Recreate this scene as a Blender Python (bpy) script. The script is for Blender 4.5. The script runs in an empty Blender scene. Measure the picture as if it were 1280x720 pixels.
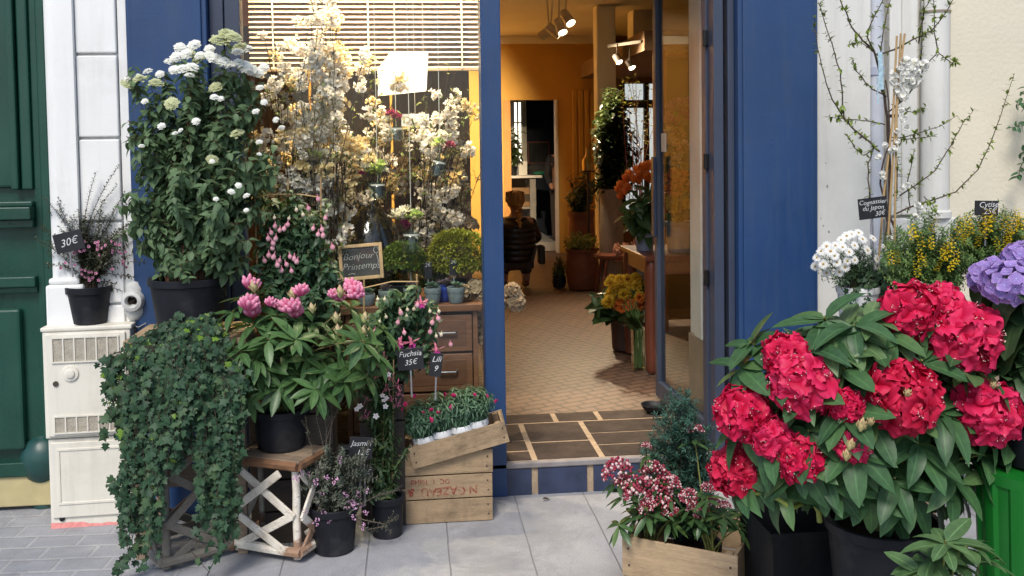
import bpy, math, random
import numpy as np
from mathutils import Vector, Matrix, noise as mnoise

rng = random.Random(11)
U = rng.uniform
PI = math.pi
scene = bpy.context.scene
COL = scene.collection

# ------------------------------------------------------------------ camera
F = 1180.0
CAM = Vector((0.0, -4.575, 1.69))
_p, _y, _r = math.radians(2.43), math.radians(6.0), math.radians(0.85)
FW = Vector((math.sin(_y) * math.cos(_p), math.cos(_y) * math.cos(_p), -math.sin(_p)))
_r0 = Vector((math.cos(_y), -math.sin(_y), 0))
_u0 = _r0.cross(FW)
RT = _r0 * math.cos(_r) - _u0 * math.sin(_r)
UP = _u0 * math.cos(_r) + _r0 * math.sin(_r)
cd = bpy.data.cameras.new('camera')
cam = bpy.data.objects.new('camera', cd)
COL.objects.link(cam)
m = Matrix((RT, UP, -FW)).transposed().to_4x4()
m.translation = CAM
cam.matrix_world = m
cd.sensor_width = 36
cd.sensor_fit = 'HORIZONTAL'
cd.lens = 36 * F / 1280
cd.shift_y = -120 / 1280
cd.clip_start = 0.05
cd.clip_end = 600
scene.camera = cam


def P(px, py, y=None, d=None, z=None):
    """the place in the street that a point measured in the photograph has at a known wall plane y, distance d or height z"""
    v = FW + RT * ((px - 640) / F) - UP * ((py - 240) / F)
    t = d if d is not None else ((y - CAM.y) / v.y if y is not None else (z - CAM.z) / v.z)
    return CAM + v * t


def X(px, py=250, y=0.0):
    return P(px, py, y=y).x


def Z(px, py, y=0.0):
    return P(px, py, y=y).z


# ------------------------------------------------------------------ materials
MATS = {}


def nm(name):
    mt = bpy.data.materials.new(name)
    mt.use_nodes = True
    nt = mt.node_tree
    return mt, nt, nt.nodes['Principled BSDF']


def N(nt, t, **kw):
    n = nt.nodes.new(t)
    for k, v in kw.items():
        if k.startswith('i_'):
            n.inputs[k[2:].replace('_', ' ')].default_value = v
        else:
            setattr(n, k, v)
    return n


def c4(c):
    return (c[0], c[1], c[2], 1)


def mul(c, k):
    return tuple(max(0, min(1, x * k)) for x in c)


def ramp(nt, fac, stops):
    r = N(nt, 'ShaderNodeValToRGB')
    e = r.color_ramp.elements
    while len(e) < len(stops):
        e.new(0.5)
    for el, (p, c) in zip(e, stops):
        el.position = p
        el.color = c4(c)
    nt.links.new(fac, r.inputs[0])
    return r.outputs[0]


def mix(nt, fac, a, b, blend='MIX'):
    n = N(nt, 'ShaderNodeMix', data_type='RGBA', blend_type=blend)
    if isinstance(fac, (int, float)):
        n.inputs[0].default_value = fac
    else:
        nt.links.new(fac, n.inputs[0])
    for s, v in ((6, a), (7, b)):
        if isinstance(v, tuple):
            n.inputs[s].default_value = c4(v)
        else:
            nt.links.new(v, n.inputs[s])
    return n.outputs[2]


def noise(nt, scale=5, detail=4, vec=None, rough=0.55, dist=0):
    n = N(nt, 'ShaderNodeTexNoise')
    n.inputs['Scale'].default_value = scale
    n.inputs['Detail'].default_value = detail
    n.inputs['Roughness'].default_value = rough
    n.inputs['Distortion'].default_value = dist
    if vec is not None:
        nt.links.new(vec, n.inputs['Vector'])
    return n.outputs['Fac']


def coords(nt, scale=(1, 1, 1), rot=(0, 0, 0), kind='Object'):
    tc = N(nt, 'ShaderNodeTexCoord')
    mp = N(nt, 'ShaderNodeMapping')
    mp.inputs['Scale'].default_value = scale
    mp.inputs['Rotation'].default_value = rot
    nt.links.new(tc.outputs[kind], mp.inputs['Vector'])
    return mp.outputs[0]


def bump(nt, b, h, strength=0.3, dist=0.01):
    n = N(nt, 'ShaderNodeBump')
    n.inputs['Strength'].default_value = strength
    n.inputs['Distance'].default_value = dist
    nt.links.new(h, n.inputs['Height'])
    nt.links.new(n.outputs[0], b.inputs['Normal'])


def paint(name, col, rough=0.5, var=0.18, scale=6, bmp=0.0, bscale=150, metal=0, island=0.0, dirt=None, dirtamt=0.5, spec=0.5, streak=None):
    if name in MATS:
        return MATS[name]
    mt, nt, b = nm(name)
    v = coords(nt)
    f = noise(nt, scale, 5, v)
    c = ramp(nt, f, [(0.25, mul(col, 1 - var)), (0.75, mul(col, 1 + var))])
    if island:
        g = N(nt, 'ShaderNodeNewGeometry')
        c = mix(nt, island, c, ramp(nt, g.outputs['Random Per Island'], [(0, mul(col, 0.5)), (1, mul(col, 1.5))]))
    if dirt:
        f2 = noise(nt, scale * 0.6, 8, v, 0.7)
        k = ramp(nt, f2, [(0.5, (0, 0, 0)), (0.72, (dirtamt,) * 3)])
        c = mix(nt, k, c, dirt)
    if streak:
        f3 = noise(nt, 4, 6, coords(nt, (4, 4, 0.35)), 0.7)
        c = mix(nt, ramp(nt, f3, [(0.5, (0, 0, 0)), (0.68, (streak[1],) * 3)]), c, streak[0])
    nt.links.new(c, b.inputs['Base Color'])
    rr_ = ramp(nt, noise(nt, 5, 6, coords(nt, (3, 3, 0.6)), 0.7), [(0.3, (max(0.05, rough - 0.12),) * 3), (0.7, (min(1, rough + 0.15),) * 3)])
    nt.links.new(rr_, b.inputs['Roughness'])
    b.inputs['Metallic'].default_value = metal
    b.inputs['Specular IOR Level'].default_value = spec
    if bmp:
        bump(nt, b, noise(nt, bscale, 4, v), bmp, 0.006)
    MATS[name] = mt
    return mt


def wood(name, c1, c2, scale=(1.2, 14, 14), rough=0.7, island=0.35, grime=0.4, nail=False):
    if name in MATS:
        return MATS[name]
    mt, nt, b = nm(name)
    v = coords(nt, scale)
    f = noise(nt, 3.2, 6, v, 0.6, 0.6)
    c = ramp(nt, f, [(0.25, c1), (0.5, c2), (0.75, mul(c2, 1.35))])
    g = N(nt, 'ShaderNodeNewGeometry')
    c = mix(nt, island, c, ramp(nt, g.outputs['Random Per Island'], [(0, mul(c1, 0.8)), (1, mul(c2, 1.5))]), 'MIX')
    f2 = noise(nt, 7, 6, coords(nt), 0.7)
    c = mix(nt, ramp(nt, f2, [(0.48, (0, 0, 0)), (0.75, (grime,) * 3)]), c, mul(c1, 0.35))
    fine = noise(nt, 40, 3, v)
    c = mix(nt, 0.25, c, ramp(nt, fine, [(0.3, mul(c1, 0.5)), (0.7, mul(c2, 1.5))]))
    nt.links.new(c, b.inputs['Base Color'])
    b.inputs['Roughness'].default_value = rough
    bump(nt, b, f, 0.35, 0.004)
    MATS[name] = mt
    return mt


def birch(name='birch_bark', k=1.0):
    if name in MATS:
        return MATS[name]
    mt, nt, b = nm(name)
    v = coords(nt)
    f = noise(nt, 14, 6, v, 0.65)
    c = ramp(nt, f, [(0.2, mul((0.36, 0.28, 0.2), k)), (0.42, mul((0.62, 0.56, 0.47), k)), (0.7, mul((0.8, 0.76, 0.68), k))])
    st = noise(nt, 9, 5, coords(nt, (5, 5, 22)), 0.7)
    c = mix(nt, ramp(nt, st, [(0.6, (0, 0, 0)), (0.66, (0.9,) * 3)]), c, (0.07, 0.045, 0.03))
    pe = noise(nt, 5, 4, v, 0.6)
    c = mix(nt, ramp(nt, pe, [(0.58, (0, 0, 0)), (0.64, (0.85,) * 3)]), c, (0.24, 0.11, 0.05))
    nt.links.new(c, b.inputs['Base Color'])
    b.inputs['Roughness'].default_value = 0.75
    bump(nt, b, f, 0.5, 0.006)
    MATS[name] = mt
    return mt


def leafmat(name, dark, light, rough=0.45, trans=0.22, under=None, vein=0.35, spec=0.4, hue=None):
    if name in MATS:
        return MATS[name]
    mt, nt, b = nm(name)
    g = N(nt, 'ShaderNodeNewGeometry')
    stops = [(0, dark), (0.75, light)]
    stops.append((1.0, hue if hue else mul(light, 1.35)))
    c = ramp(nt, g.outputs['Random Per Island'], stops)
    f = noise(nt, 60, 3, coords(nt))
    c = mix(nt, 0.35, c, ramp(nt, f, [(0.3, mul(dark, 0.9)), (0.7, mul(light, 1.2))]))
    if vein:
        uv = N(nt, 'ShaderNodeUVMap')
        sp = N(nt, 'ShaderNodeSeparateXYZ')
        nt.links.new(uv.outputs[0], sp.inputs[0])
        a = N(nt, 'ShaderNodeMath', operation='SUBTRACT')
        a.inputs[1].default_value = 0.5
        nt.links.new(sp.outputs[0], a.inputs[0])
        ab = N(nt, 'ShaderNodeMath', operation='ABSOLUTE')
        nt.links.new(a.outputs[0], ab.inputs[0])
        k = ramp(nt, ab.outputs[0], [(0.015, (vein,) * 3), (0.06, (0, 0, 0))])
        c = mix(nt, k, c, mul(light, 2.2))
    if under:
        c = mix(nt, g.outputs['Backfacing'], c, under)
    nt.links.new(c, b.inputs['Base Color'])
    b.inputs['Roughness'].default_value = rough
    b.inputs['Specular IOR Level'].default_value = spec
    if trans:
        tr = N(nt, 'ShaderNodeBsdfTranslucent')
        nt.links.new(mix(nt, 0.4, c, (0.2, 0.3, 0.03)), tr.inputs[0])
        ms = N(nt, 'ShaderNodeMixShader')
        ms.inputs[0].default_value = trans
        nt.links.new(b.outputs[0], ms.inputs[1])
        nt.links.new(tr.outputs[0], ms.inputs[2])
        nt.links.new(ms.outputs[0], nt.nodes['Material Output'].inputs[0])
    MATS[name] = mt
    return mt


def petalmat(name, inner, outer, edge=None, trans=0.3, rough=0.6, var=0.5):
    """colour runs along the petal (uv v) as in the flower itself"""
    if name in MATS:
        return MATS[name]
    mt, nt, b = nm(name)
    uv = N(nt, 'ShaderNodeUVMap')
    sp = N(nt, 'ShaderNodeSeparateXYZ')
    nt.links.new(uv.outputs[0], sp.inputs[0])
    c = ramp(nt, sp.outputs[1], [(0.1, inner), (0.6, outer), (1.0, edge or outer)])
    g = N(nt, 'ShaderNodeNewGeometry')
    c = mix(nt, var * 0.5, c, ramp(nt, g.outputs['Random Per Island'], [(0, mul(outer, 0.55)), (1, mul(edge or outer, 1.3))]))
    nt.links.new(c, b.inputs['Base Color'])
    b.inputs['Roughness'].default_value = rough
    b.inputs['Specular IOR Level'].default_value = 0.25
    tr = N(nt, 'ShaderNodeBsdfTranslucent')
    nt.links.new(c, tr.inputs[0])
    ms = N(nt, 'ShaderNodeMixShader')
    ms.inputs[0].default_value = trans
    nt.links.new(b.outputs[0], ms.inputs[1])
    nt.links.new(tr.outputs[0], ms.inputs[2])
    nt.links.new(ms.outputs[0], nt.nodes['Material Output'].inputs[0])
    MATS[name] = mt
    return mt


def glass(name, tint=(0.93, 0.96, 0.95), refl=1.0, ior=1.45, rough=0.0):
    if name in MATS:
        return MATS[name]
    mt, nt, b = nm(name)
    nt.nodes.remove(b)
    t = N(nt, 'ShaderNodeBsdfTransparent')
    t.inputs[0].default_value = c4(tint)
    g = N(nt, 'ShaderNodeBsdfGlossy')
    g.inputs['Roughness'].default_value = rough
    fr = N(nt, 'ShaderNodeFresnel')
    ge = N(nt, 'ShaderNodeNewGeometry')
    sel = N(nt, 'ShaderNodeMix', data_type='FLOAT')      # the same sheet of glass seen from either side
    sel.inputs[2].default_value, sel.inputs[3].default_value = ior, 1 / ior
    nt.links.new(ge.outputs['Backfacing'], sel.inputs[0])
    nt.links.new(sel.outputs[0], fr.inputs[0])
    k = N(nt, 'ShaderNodeMath', operation='MULTIPLY')
    k.inputs[1].default_value = refl
    nt.links.new(fr.outputs[0], k.inputs[0])
    ms = N(nt, 'ShaderNodeMixShader')
    nt.links.new(k.outputs[0], ms.inputs[0])
    nt.links.new(t.outputs[0], ms.inputs[1])
    nt.links.new(g.outputs[0], ms.inputs[2])
    nt.links.new(ms.outputs[0], nt.nodes['Material Output'].inputs[0])
    MATS[name] = mt
    return mt


def emit(name, col, s):
    if name in MATS:
        return MATS[name]
    mt, nt, b = nm(name)
    b.inputs['Emission Color'].default_value = c4(col)
    b.inputs['Emission Strength'].default_value = s
    MATS[name] = mt
    return mt


# ------------------------------------------------------------------ mesh builder
class MB:
    def __init__(s):
        s.v, s.f, s.m, s.uv = [], [], [], []

    def add(s, vs, fs, m=0):
        o = len(s.v)
        s.v += [tuple(q) for q in vs]
        s.f += [tuple(i + o for i in q) for q in fs]
        s.m += [m] * len(fs)
        return s

    def box(s, a, b, m=0, T=None):
        (x0, y0, z0), (x1, y1, z1) = a, b
        vs = [Vector(q) for q in ((x0, y0, z0), (x1, y0, z0), (x1, y1, z0), (x0, y1, z0), (x0, y0, z1), (x1, y0, z1), (x1, y1, z1), (x0, y1, z1))]
        if T is not None:
            vs = [T @ q for q in vs]
        return s.add(vs, [(0, 3, 2, 1), (4, 5, 6, 7), (0, 1, 5, 4), (1, 2, 6, 5), (2, 3, 7, 6), (3, 0, 4, 7)], m)

    def quad(s, vs, m=0):
        return s.add(vs, [tuple(range(len(vs)))], m)

    def bar(s, a, b, w, h, m=0, n=(0, -1, 0)):
        """rectangular bar from a to b, width w across, thickness h along n"""
        a, b, n = Vector(a), Vector(b), Vector(n)
        d = (b - a).normalized()
        x = d.cross(n).normalized()
        n = x.cross(d)
        vs = []
        for q in (a, b):
            for i, j in ((-1, -1), (1, -1), (1, 1), (-1, 1)):
                vs.append(q + x * (w / 2 * i) + n * (h / 2 * j))
        return s.add(vs, [(3, 2, 1, 0), (4, 5, 6, 7), (0, 1, 5, 4), (1, 2, 6, 5), (2, 3, 7, 6), (3, 0, 4, 7)], m)

    def lathe(s, prof, c=(0, 0, 0), n=24, m=0, cap=True, T=None, wob=0.0):
        vs, fs = [], []
        for r, z in prof:
            for i in range(n):
                a = 2 * PI * i / n
                k = 1 + (wob * math.sin(3 * a + z * 9) if wob else 0)
                q = Vector((r * k * math.cos(a), r * k * math.sin(a), z))
                if T is not None:
                    q = T @ q
                vs.append(q + Vector(c))
        for j in range(len(prof) - 1):
            for i in range(n):
                i2 = (i + 1) % n
                fs.append((j * n + i, j * n + i2, (j + 1) * n + i2, (j + 1) * n + i))
        if cap:
            fs.append(tuple(reversed(range(n))))
            fs.append(tuple((len(prof) - 1) * n + i for i in range(n)))
        return s.add(vs, fs, m)

    def tube(s, pts, r0, r1=None, n=6, m=0):
        pts = [Vector(q) for q in pts]
        r1 = r0 if r1 is None else r1
        vs, fs = [], []
        K = len(pts)
        up = Vector((0.31, 0.2, 0.93))
        for i, q in enumerate(pts):
            d = (pts[min(i + 1, K - 1)] - pts[max(i - 1, 0)])
            d = d.normalized() if d.length > 1e-9 else Vector((0, 0, 1))
            x = d.cross(up)
            if x.length < 0.1:
                x = d.cross(Vector((1, 0, 0)))
            x.normalize()
            yv = x.cross(d)
            r = r0 + (r1 - r0) * i / max(1, K - 1)
            for k in range(n):
                a = 2 * PI * k / n
                vs.append(q + x * (r * math.cos(a)) + yv * (r * math.sin(a)))
        for i in range(K - 1):
            for k in range(n):
                k2 = (k + 1) % n
                fs.append((i * n + k, i * n + k2, (i + 1) * n + k2, (i + 1) * n + k))
        fs.append(tuple(reversed(range(n))))
        fs.append(tuple((K - 1) * n + k for k in range(n)))
        return s.add(vs, fs, m)

    def ball(s, c, r, n=12, m=0, sq=(1, 1, 1), rough=0.0, T=None):
        vs, fs = [], []
        K = max(4, n // 2)
        for j in range(K + 1):
            t = PI * j / K
            for i in range(n):
                a = 2 * PI * i / n
                q = Vector((math.sin(t) * math.cos(a) * sq[0], math.sin(t) * math.sin(a) * sq[1], math.cos(t) * sq[2])) * r
                if rough:
                    q *= 1 + rough * mnoise.noise(q * (3 / r) + Vector(c) * 7)
                if T is not None:
                    q = T @ q
                vs.append(q + Vector(c))
        for j in range(K):
            for i in range(n):
                i2 = (i + 1) % n
                fs.append((j * n + i, (j + 1) * n + i, (j + 1) * n + i2, j * n + i2))
        return s.add(vs, fs, m)

    def poly(s, outline, y0, y1, m=0, T=None):
        """outline in x,z given thickness y0..y1"""
        n = len(outline)
        vs = [Vector((x, y0, z)) for x, z in outline] + [Vector((x, y1, z)) for x, z in outline]
        if T is not None:
            vs = [T @ q for q in vs]
        fs = [tuple(range(n)), tuple(range(2 * n - 1, n - 1, -1))]
        fs += [(i, i + n, (i + 1) % n + n, (i + 1) % n) for i in range(n)]
        return s.add(vs, fs, m)

    def mesh(s, name, mats, smooth=False):
        me = bpy.data.meshes.new(name)
        me.from_pydata(s.v, [], s.f)
        for q in mats:
            me.materials.append(q)
        if len(mats) > 1:
            me.polygons.foreach_set('material_index', s.m)
        if smooth:
            me.polygons.foreach_set('use_smooth', [True] * len(s.f))
        me.update()
        if smooth:
            me.set_sharp_from_angle(angle=math.radians(42))
        return me


def mlist(mats):
    return mats if isinstance(mats, (list, tuple)) else [mats]


def link(name, data, parent=None, loc=None, rot=None, scale=None):
    o = bpy.data.objects.new(name, data)
    COL.objects.link(o)
    if parent is not None:
        o.parent = parent
    if loc is not None:
        o.location = loc
    if rot is not None:
        o.rotation_euler = rot
    if scale is not None:
        o.scale = (scale,) * 3 if isinstance(scale, (int, float)) else scale
    return o


def part(parent, name, mb, mats, smooth=False, bevel=0.0, label=None):
    o = link(name, mb.mesh(name, mlist(mats), smooth), parent)
    if bevel:
        b = o.modifiers.new('bevel', 'BEVEL')
        b.width, b.segments, b.limit_method = bevel, 2, 'ANGLE'
    if smooth == 'auto' or (bevel and smooth):
        pass
    if label:
        o['label'] = label
    return o


def thing(name, label, cat, loc=(0, 0, 0), rotz=0.0, group=None):
    o = link(name, None, None, loc, (0, 0, rotz))
    o.empty_display_size = 0.1
    o['kind'] = 'thing'
    o['label'], o['category'] = label, cat
    if group:
        o['group'] = group
    return o


def structure(name, mb, mats, label, cat, smooth=False, kind='structure'):
    o = link(name, mb.mesh(name, mlist(mats), smooth))
    o['kind'] = kind
    o['label'] = label
    o['category'] = cat
    return o


def copy_tree(o, parent=None):
    c = o.copy()
    COL.objects.link(c)
    if parent is not None:
        c.parent = parent
    for ch in list(o.children):
        copy_tree(ch, c)
    return c


# ------------------------------------------------------------------ scattered leaf and petal templates
def leaf_t(w=0.35, n=4, fold=0.12, curl=0.25, a=0.8, b=0.8, m=0, wave=0.0):
    """a leaf along +y, length 1, normal +z; uv u across, v along"""
    vs, uv, fs = [], [], []
    for i in range(n + 1):
        t = i / n
        ww = w * 0.5 * (math.sin(PI * min(1, t) ** a) ** b) if 0 < i < n else (0.02 if i == 0 else 0.004)
        z = -curl * t * t
        wv = wave * math.sin(t * 9)
        for k in (-1, 0, 1):
            vs.append((k * ww, t - curl * 0.25 * t * t, z + abs(k) * ww * fold * 2 + k * wv))
            uv.append((0.5 + k * 0.5, t))
    for i in range(n):
        for k in (0, 1):
            q = i * 3 + k
            fs.append((q, q + 1, q + 4, q + 3))
    return dict(v=np.array(vs), f=fs, uv=np.array(uv), m=[m] * len(fs))


def ivy_t(m=0):
    out = [(0, 0), (0.22, -0.1), (0.48, 0.08), (0.3, 0.3), (0.55, 0.52), (0.26, 0.6), (0, 1.0)]
    pts = out + [(-x, y) for x, y in reversed(out[1:-1])]
    vs = [(0, 0.35, 0.05)] + [(x, y, -0.1 * (x * x + (y - 0.35) ** 2) * 1.5) for x, y in pts]
    uv = [(0.5, 0.35)] + [(0.5 + x * 0.9, y) for x, y in pts]
    n = len(pts)
    fs = [(0, 1 + i, 1 + (i + 1) % n) for i in range(n)]
    return dict(v=np.array(vs), f=fs, uv=np.array(uv), m=[m] * n)


def petal_t(w=0.6, n=4, cup=0.3, ruf=0.0, k=4, a=1.4, b=0.7, m=0, tw=0.0, notch=0.0):
    """petal along +y, length 1, k columns, rising by cup; ruffled outer edge"""
    vs, uv, fs = [], [], []
    ph = rng.random() * 6
    for i in range(n + 1):
        t = i / n
        ww = w * 0.5 * max(0.12 if i == 0 else 0.0, math.sin(PI * (0.04 + 0.9 * t) ** a) ** b)
        for j in range(k + 1):
            s = 2 * j / k - 1
            z = cup * t * t + (abs(s) ** 2) * ww * 0.35 * (1 - t) + ruf * t * t * math.sin(s * 7 + ph + t * 3)
            yy = t * (1 - 0.12 * s * s * t) + (notch * (abs(s) - 0.5) * (t ** 4))
            vs.append((s * ww + tw * t * t, yy, z))
            uv.append(((s + 1) / 2, t))
    for i in range(n):
        for j in range(k):
            q = i * (k + 1) + j
            fs.append((q, q + 1, q + k + 2, q + k + 1))
    return dict(v=np.array(vs), f=fs, uv=np.array(uv), m=[m] * len(fs))


def from_mb(mb):
    return dict(v=np.array([tuple(q) for q in mb.v]), f=mb.f, uv=np.full((len(mb.v), 2), 0.5), m=list(mb.m))


def frame(d, n=None, roll=0.0):
    d = Vector(d).normalized()
    n = Vector(n) if n is not None else Vector((0, 0, 1))
    x = d.cross(n)
    if x.length < 1e-3:
        x = d.cross(Vector((1, 0.2, 0)))
    x.normalize()
    z = x.cross(d)
    if roll:
        c, s = math.cos(roll), math.sin(roll)
        x, z = x * c + z * s, z * c - x * s
    return Matrix((x, d, z)).transposed()


class Cloud:
    """many copies of small templates in one mesh (the leaves of one plant, the florets of one head)"""

    def __init__(s):
        s.items = []

    def put(s, t, pos, d=(0, 1, 0), n=None, size=1.0, roll=0.0, sx=1.0):
        R = np.array(frame(d, n, roll)) * size
        if sx != 1.0:
            R = R * np.array([[sx, 1, 1]])
        s.items.append((t, R, np.array(pos)))
        return s

    def tmpl(s):
        vs, uv, fs, ms, o = [], [], [], [], 0
        for t, R, p in s.items:
            vs.append(t['v'] @ R.T + p)
            uv.append(t['uv'])
            fs += [tuple(i + o for i in q) for q in t['f']]
            ms += t['m']
            o += len(t['v'])
        return dict(v=np.concatenate(vs), f=fs, uv=np.concatenate(uv), m=ms)

    def mesh(s, name, mats, smooth=True):
        t = s.tmpl()
        me = bpy.data.meshes.new(name)
        nv = len(t['v'])
        me.vertices.add(nv)
        me.vertices.foreach_set('co', t['v'].astype(np.float32).ravel())
        tot = np.array([len(q) for q in t['f']], dtype=np.int32)
        idx = np.fromiter((i for q in t['f'] for i in q), dtype=np.int32)
        me.loops.add(len(idx))
        me.loops.foreach_set('vertex_index', idx)
        me.polygons.add(len(tot))
        st = np.concatenate([[0], np.cumsum(tot)[:-1]]).astype(np.int32)
        me.polygons.foreach_set('loop_start', st)
        for q in mlist(mats):
            me.materials.append(q)
        me.polygons.foreach_set('material_index', np.array(t['m'], dtype=np.int32))
        me.polygons.foreach_set('use_smooth', np.full(len(tot), smooth))
        me.update(calc_edges=True)
        uvl = me.uv_layers.new(name='UVMap')
        uvl.data.foreach_set('uv', t['uv'][idx].astype(np.float32).ravel())
        return me


def cpart(parent, name, cloud, mats, smooth=True, loc=None, label=None):
    o = link(name, cloud.mesh(name, mats, smooth), parent, loc)
    if label:
        o['label'] = label
    return o


def rv(s=1.0):
    return Vector((rng.gauss(0, 1), rng.gauss(0, 1), rng.gauss(0, 1))).normalized() * s


def curve(a, b, lift=0.3, n=6, jit=0.0, up=(0, 0, 1)):
    """bent stem from a to b that starts along up"""
    a, b = Vector(a), Vector(b)
    L = (b - a).length
    c = a + Vector(up) * L * (0.35 + lift * 0.5) + rv(jit * L)
    out = []
    for i in range(n + 1):
        t = i / n
        out.append(a * (1 - t) ** 2 + c * 2 * t * (1 - t) + b * t * t)
    return out


def along(pts, t):
    k = t * (len(pts) - 1)
    i = min(int(k), len(pts) - 2)
    f = k - i
    return pts[i].lerp(pts[i + 1], f), (pts[i + 1] - pts[i]).normalized()


def leafy(cl, pts, t, step, size, t0=0.3, spread=0.9, droop=0.2, pair=False, jit=0.35, face=None, sx=1.0):
    """leaves along one stem"""
    L = sum((pts[i + 1] - pts[i]).length for i in range(len(pts) - 1))
    k = max(1, int(L * (1 - t0) / step))
    ang = U(0, 6)
    ts = t if isinstance(t, list) else [t]
    for i in range(k):
        q, d = along(pts, t0 + (1 - t0) * (i + U(0.2, 0.8)) / k)
        ang += PI / 2 if pair else 2.4
        for s in ((0, PI) if pair else (0,)):
            x = d.orthogonal().normalized()
            x.rotate(Matrix.Rotation(ang + s + U(-jit, jit), 3, d))
            o = (d * (1 - spread) + x * spread + Vector((0, 0, -droop)) + rv(jit * 0.5)).normalized()
            nn = d * 0.6 + Vector((0, 0, 0.9)) + (Vector(face) if face else Vector((0, 0, 0))) + rv(jit)
            cl.put(rng.choice(ts), q, o, nn, size * U(0.65, 1.2), sx=sx)


# ------------------------------------------------------------------ lettering
def text_mb(txt, size, shear=0.0, off=0.0, align='CENTER'):
    cu = bpy.data.curves.new('t', 'FONT')
    cu.body = txt
    cu.size = size
    cu.shear = shear
    cu.offset = off
    cu.align_x = align
    cu.resolution_u = 3
    cu.space_line = 0.85
    o = bpy.data.objects.new('t', cu)
    COL.objects.link(o)
    dg = bpy.context.evaluated_depsgraph_get()
    me = o.evaluated_get(dg).to_mesh()
    vs = [v.co.copy() for v in me.vertices]
    fs = [tuple(p.vertices) for p in me.polygons]
    o.evaluated_get(dg).to_mesh_clear()
    bpy.data.objects.remove(o)
    bpy.data.curves.remove(cu)
    return vs, fs


def lettering(mb, lines, size, y, T=None, shear=0.25, off=0.0, m=0, lead=1.0, rot180=False):
    """lines of (text, x, z) standing on the plane y, facing the street"""
    for txt, x, z in lines:
        vs, fs = text_mb(txt, size, shear, off)
        for q in vs:
            q.y += size * 0.05 * math.sin(q.x / size * 2.3)
        out = []
        for q in vs:
            a, b = (-q.x, -q.y) if rot180 else (q.x, q.y)
            w = Vector((x + a, y, z + b))
            out.append(T @ w if T is not None else w)
        mb.add(out, fs, m)


# ------------------------------------------------------------------ shared materials
M_blackpot = paint('black_plastic', (0.011, 0.012, 0.017), 0.5, 0.3, 9, 0.15, 60, dirt=(0.075, 0.07, 0.065), dirtamt=0.45, spec=0.25)
M_soil = paint('soil', (0.03, 0.02, 0.013), 0.95, 0.5, 40, 0.8, 90)
M_board = paint('tag_slate', (0.012, 0.012, 0.016), 0.45, 0.3, 30)
M_chalk = paint('chalk_ink', (0.68, 0.68, 0.68), 0.8, 0.05, 30)
M_stake = paint('tag_stake', (0.2, 0.2, 0.22), 0.5, 0.2, 30)
M_stem = paint('green_stem', (0.06, 0.09, 0.025), 0.6, 0.3, 20)
M_bark = paint('dark_bark', (0.05, 0.032, 0.022), 0.85, 0.4, 25, 0.5, 60)
M_bamboo = wood('bamboo', (0.28, 0.18, 0.08), (0.42, 0.28, 0.13), (20, 20, 2), 0.6, 0.2, 0.2)
M_crate = wood('crate_wood', (0.12, 0.08, 0.048), (0.38, 0.27, 0.16), (1.3, 13, 13), 0.75, 0.4, 0.75)
M_navy = paint('navy_paint', (0.014, 0.048, 0.142), 0.38, 0.16, 2.2, 0.1, 90, dirt=(0.034, 0.062, 0.13), dirtamt=0.45, streak=((0.05, 0.075, 0.13), 0.3))
M_navyd = paint('slate_blue_paint', (0.038, 0.05, 0.085), 0.45, 0.12, 4, 0.05, 220)


def pot(parent, r, h, mats=None, rim=0.012, taper=0.8, soil=True, name='pot', n=28):
    mb = MB()
    rb = r * taper
    mb.lathe([(rb * 0.9, 0.0), (rb, 0.004), (r * 0.965, h - 0.035), (r * 0.965, h - 0.034), (r + rim * 0.4, h - 0.03), (r + rim * 0.5, h - 0.003), (r + rim * 0.2, h), (r * 0.93, h - 0.002), (r * 0.9, h - 0.03)], n=n, cap=False)
    mb.add([(0, 0, 0.003)] + [(rb * 0.9 * math.cos(2 * PI * i / n), rb * 0.9 * math.sin(2 * PI * i / n), 0.0) for i in range(n)], [(0, 1 + (i + 1) % n, 1 + i) for i in range(n)])
    part(parent, name, mb, mats or M_blackpot, True)
    if soil:
        sb = MB()
        k = 16
        sb.add([(0, 0, h - 0.018)] + [(r * 0.93 * math.cos(2 * PI * i / k), r * 0.93 * math.sin(2 * PI * i / k), h - 0.028 + U(-.004, .004)) for i in range(k)], [(0, 1 + i, 1 + (i + 1) % k) for i in range(k)])
        part(parent, 'soil', sb, M_soil, True)
    return o


def price_tag(label, at, w, h, lines, size, tilt=0.0, rotz=0.0, stake=0.2, group=None, off=-0.0003):
    """slate card on a stake; at = centre of the card, lines = (text, x, z) from its centre"""
    foot = Vector(at) - Vector((0, 0, stake))
    t = thing('price_tag', label, 'price tag', foot, rotz, group)
    T = Matrix.Translation((0, 0, stake)) @ Matrix.Rotation(tilt, 4, 'Y')
    mb = MB()
    mb.box((-w / 2, -0.001, -h / 2), (w / 2, 0.0015, h / 2), T=T)
    part(t, 'card', mb, M_board, bevel=0.0008)
    mb = MB()
    lettering(mb, lines, size, -0.0022, T, off=off)
    part(t, 'lettering', mb, M_chalk)
    mb = MB()
    mb.bar((0, 0.004, stake - h * 0.3), (-math.sin(tilt) * stake * 0.3, 0.006, 0), 0.007, 0.0035)
    part(t, 'stake', mb, M_stake)
    return t
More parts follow.
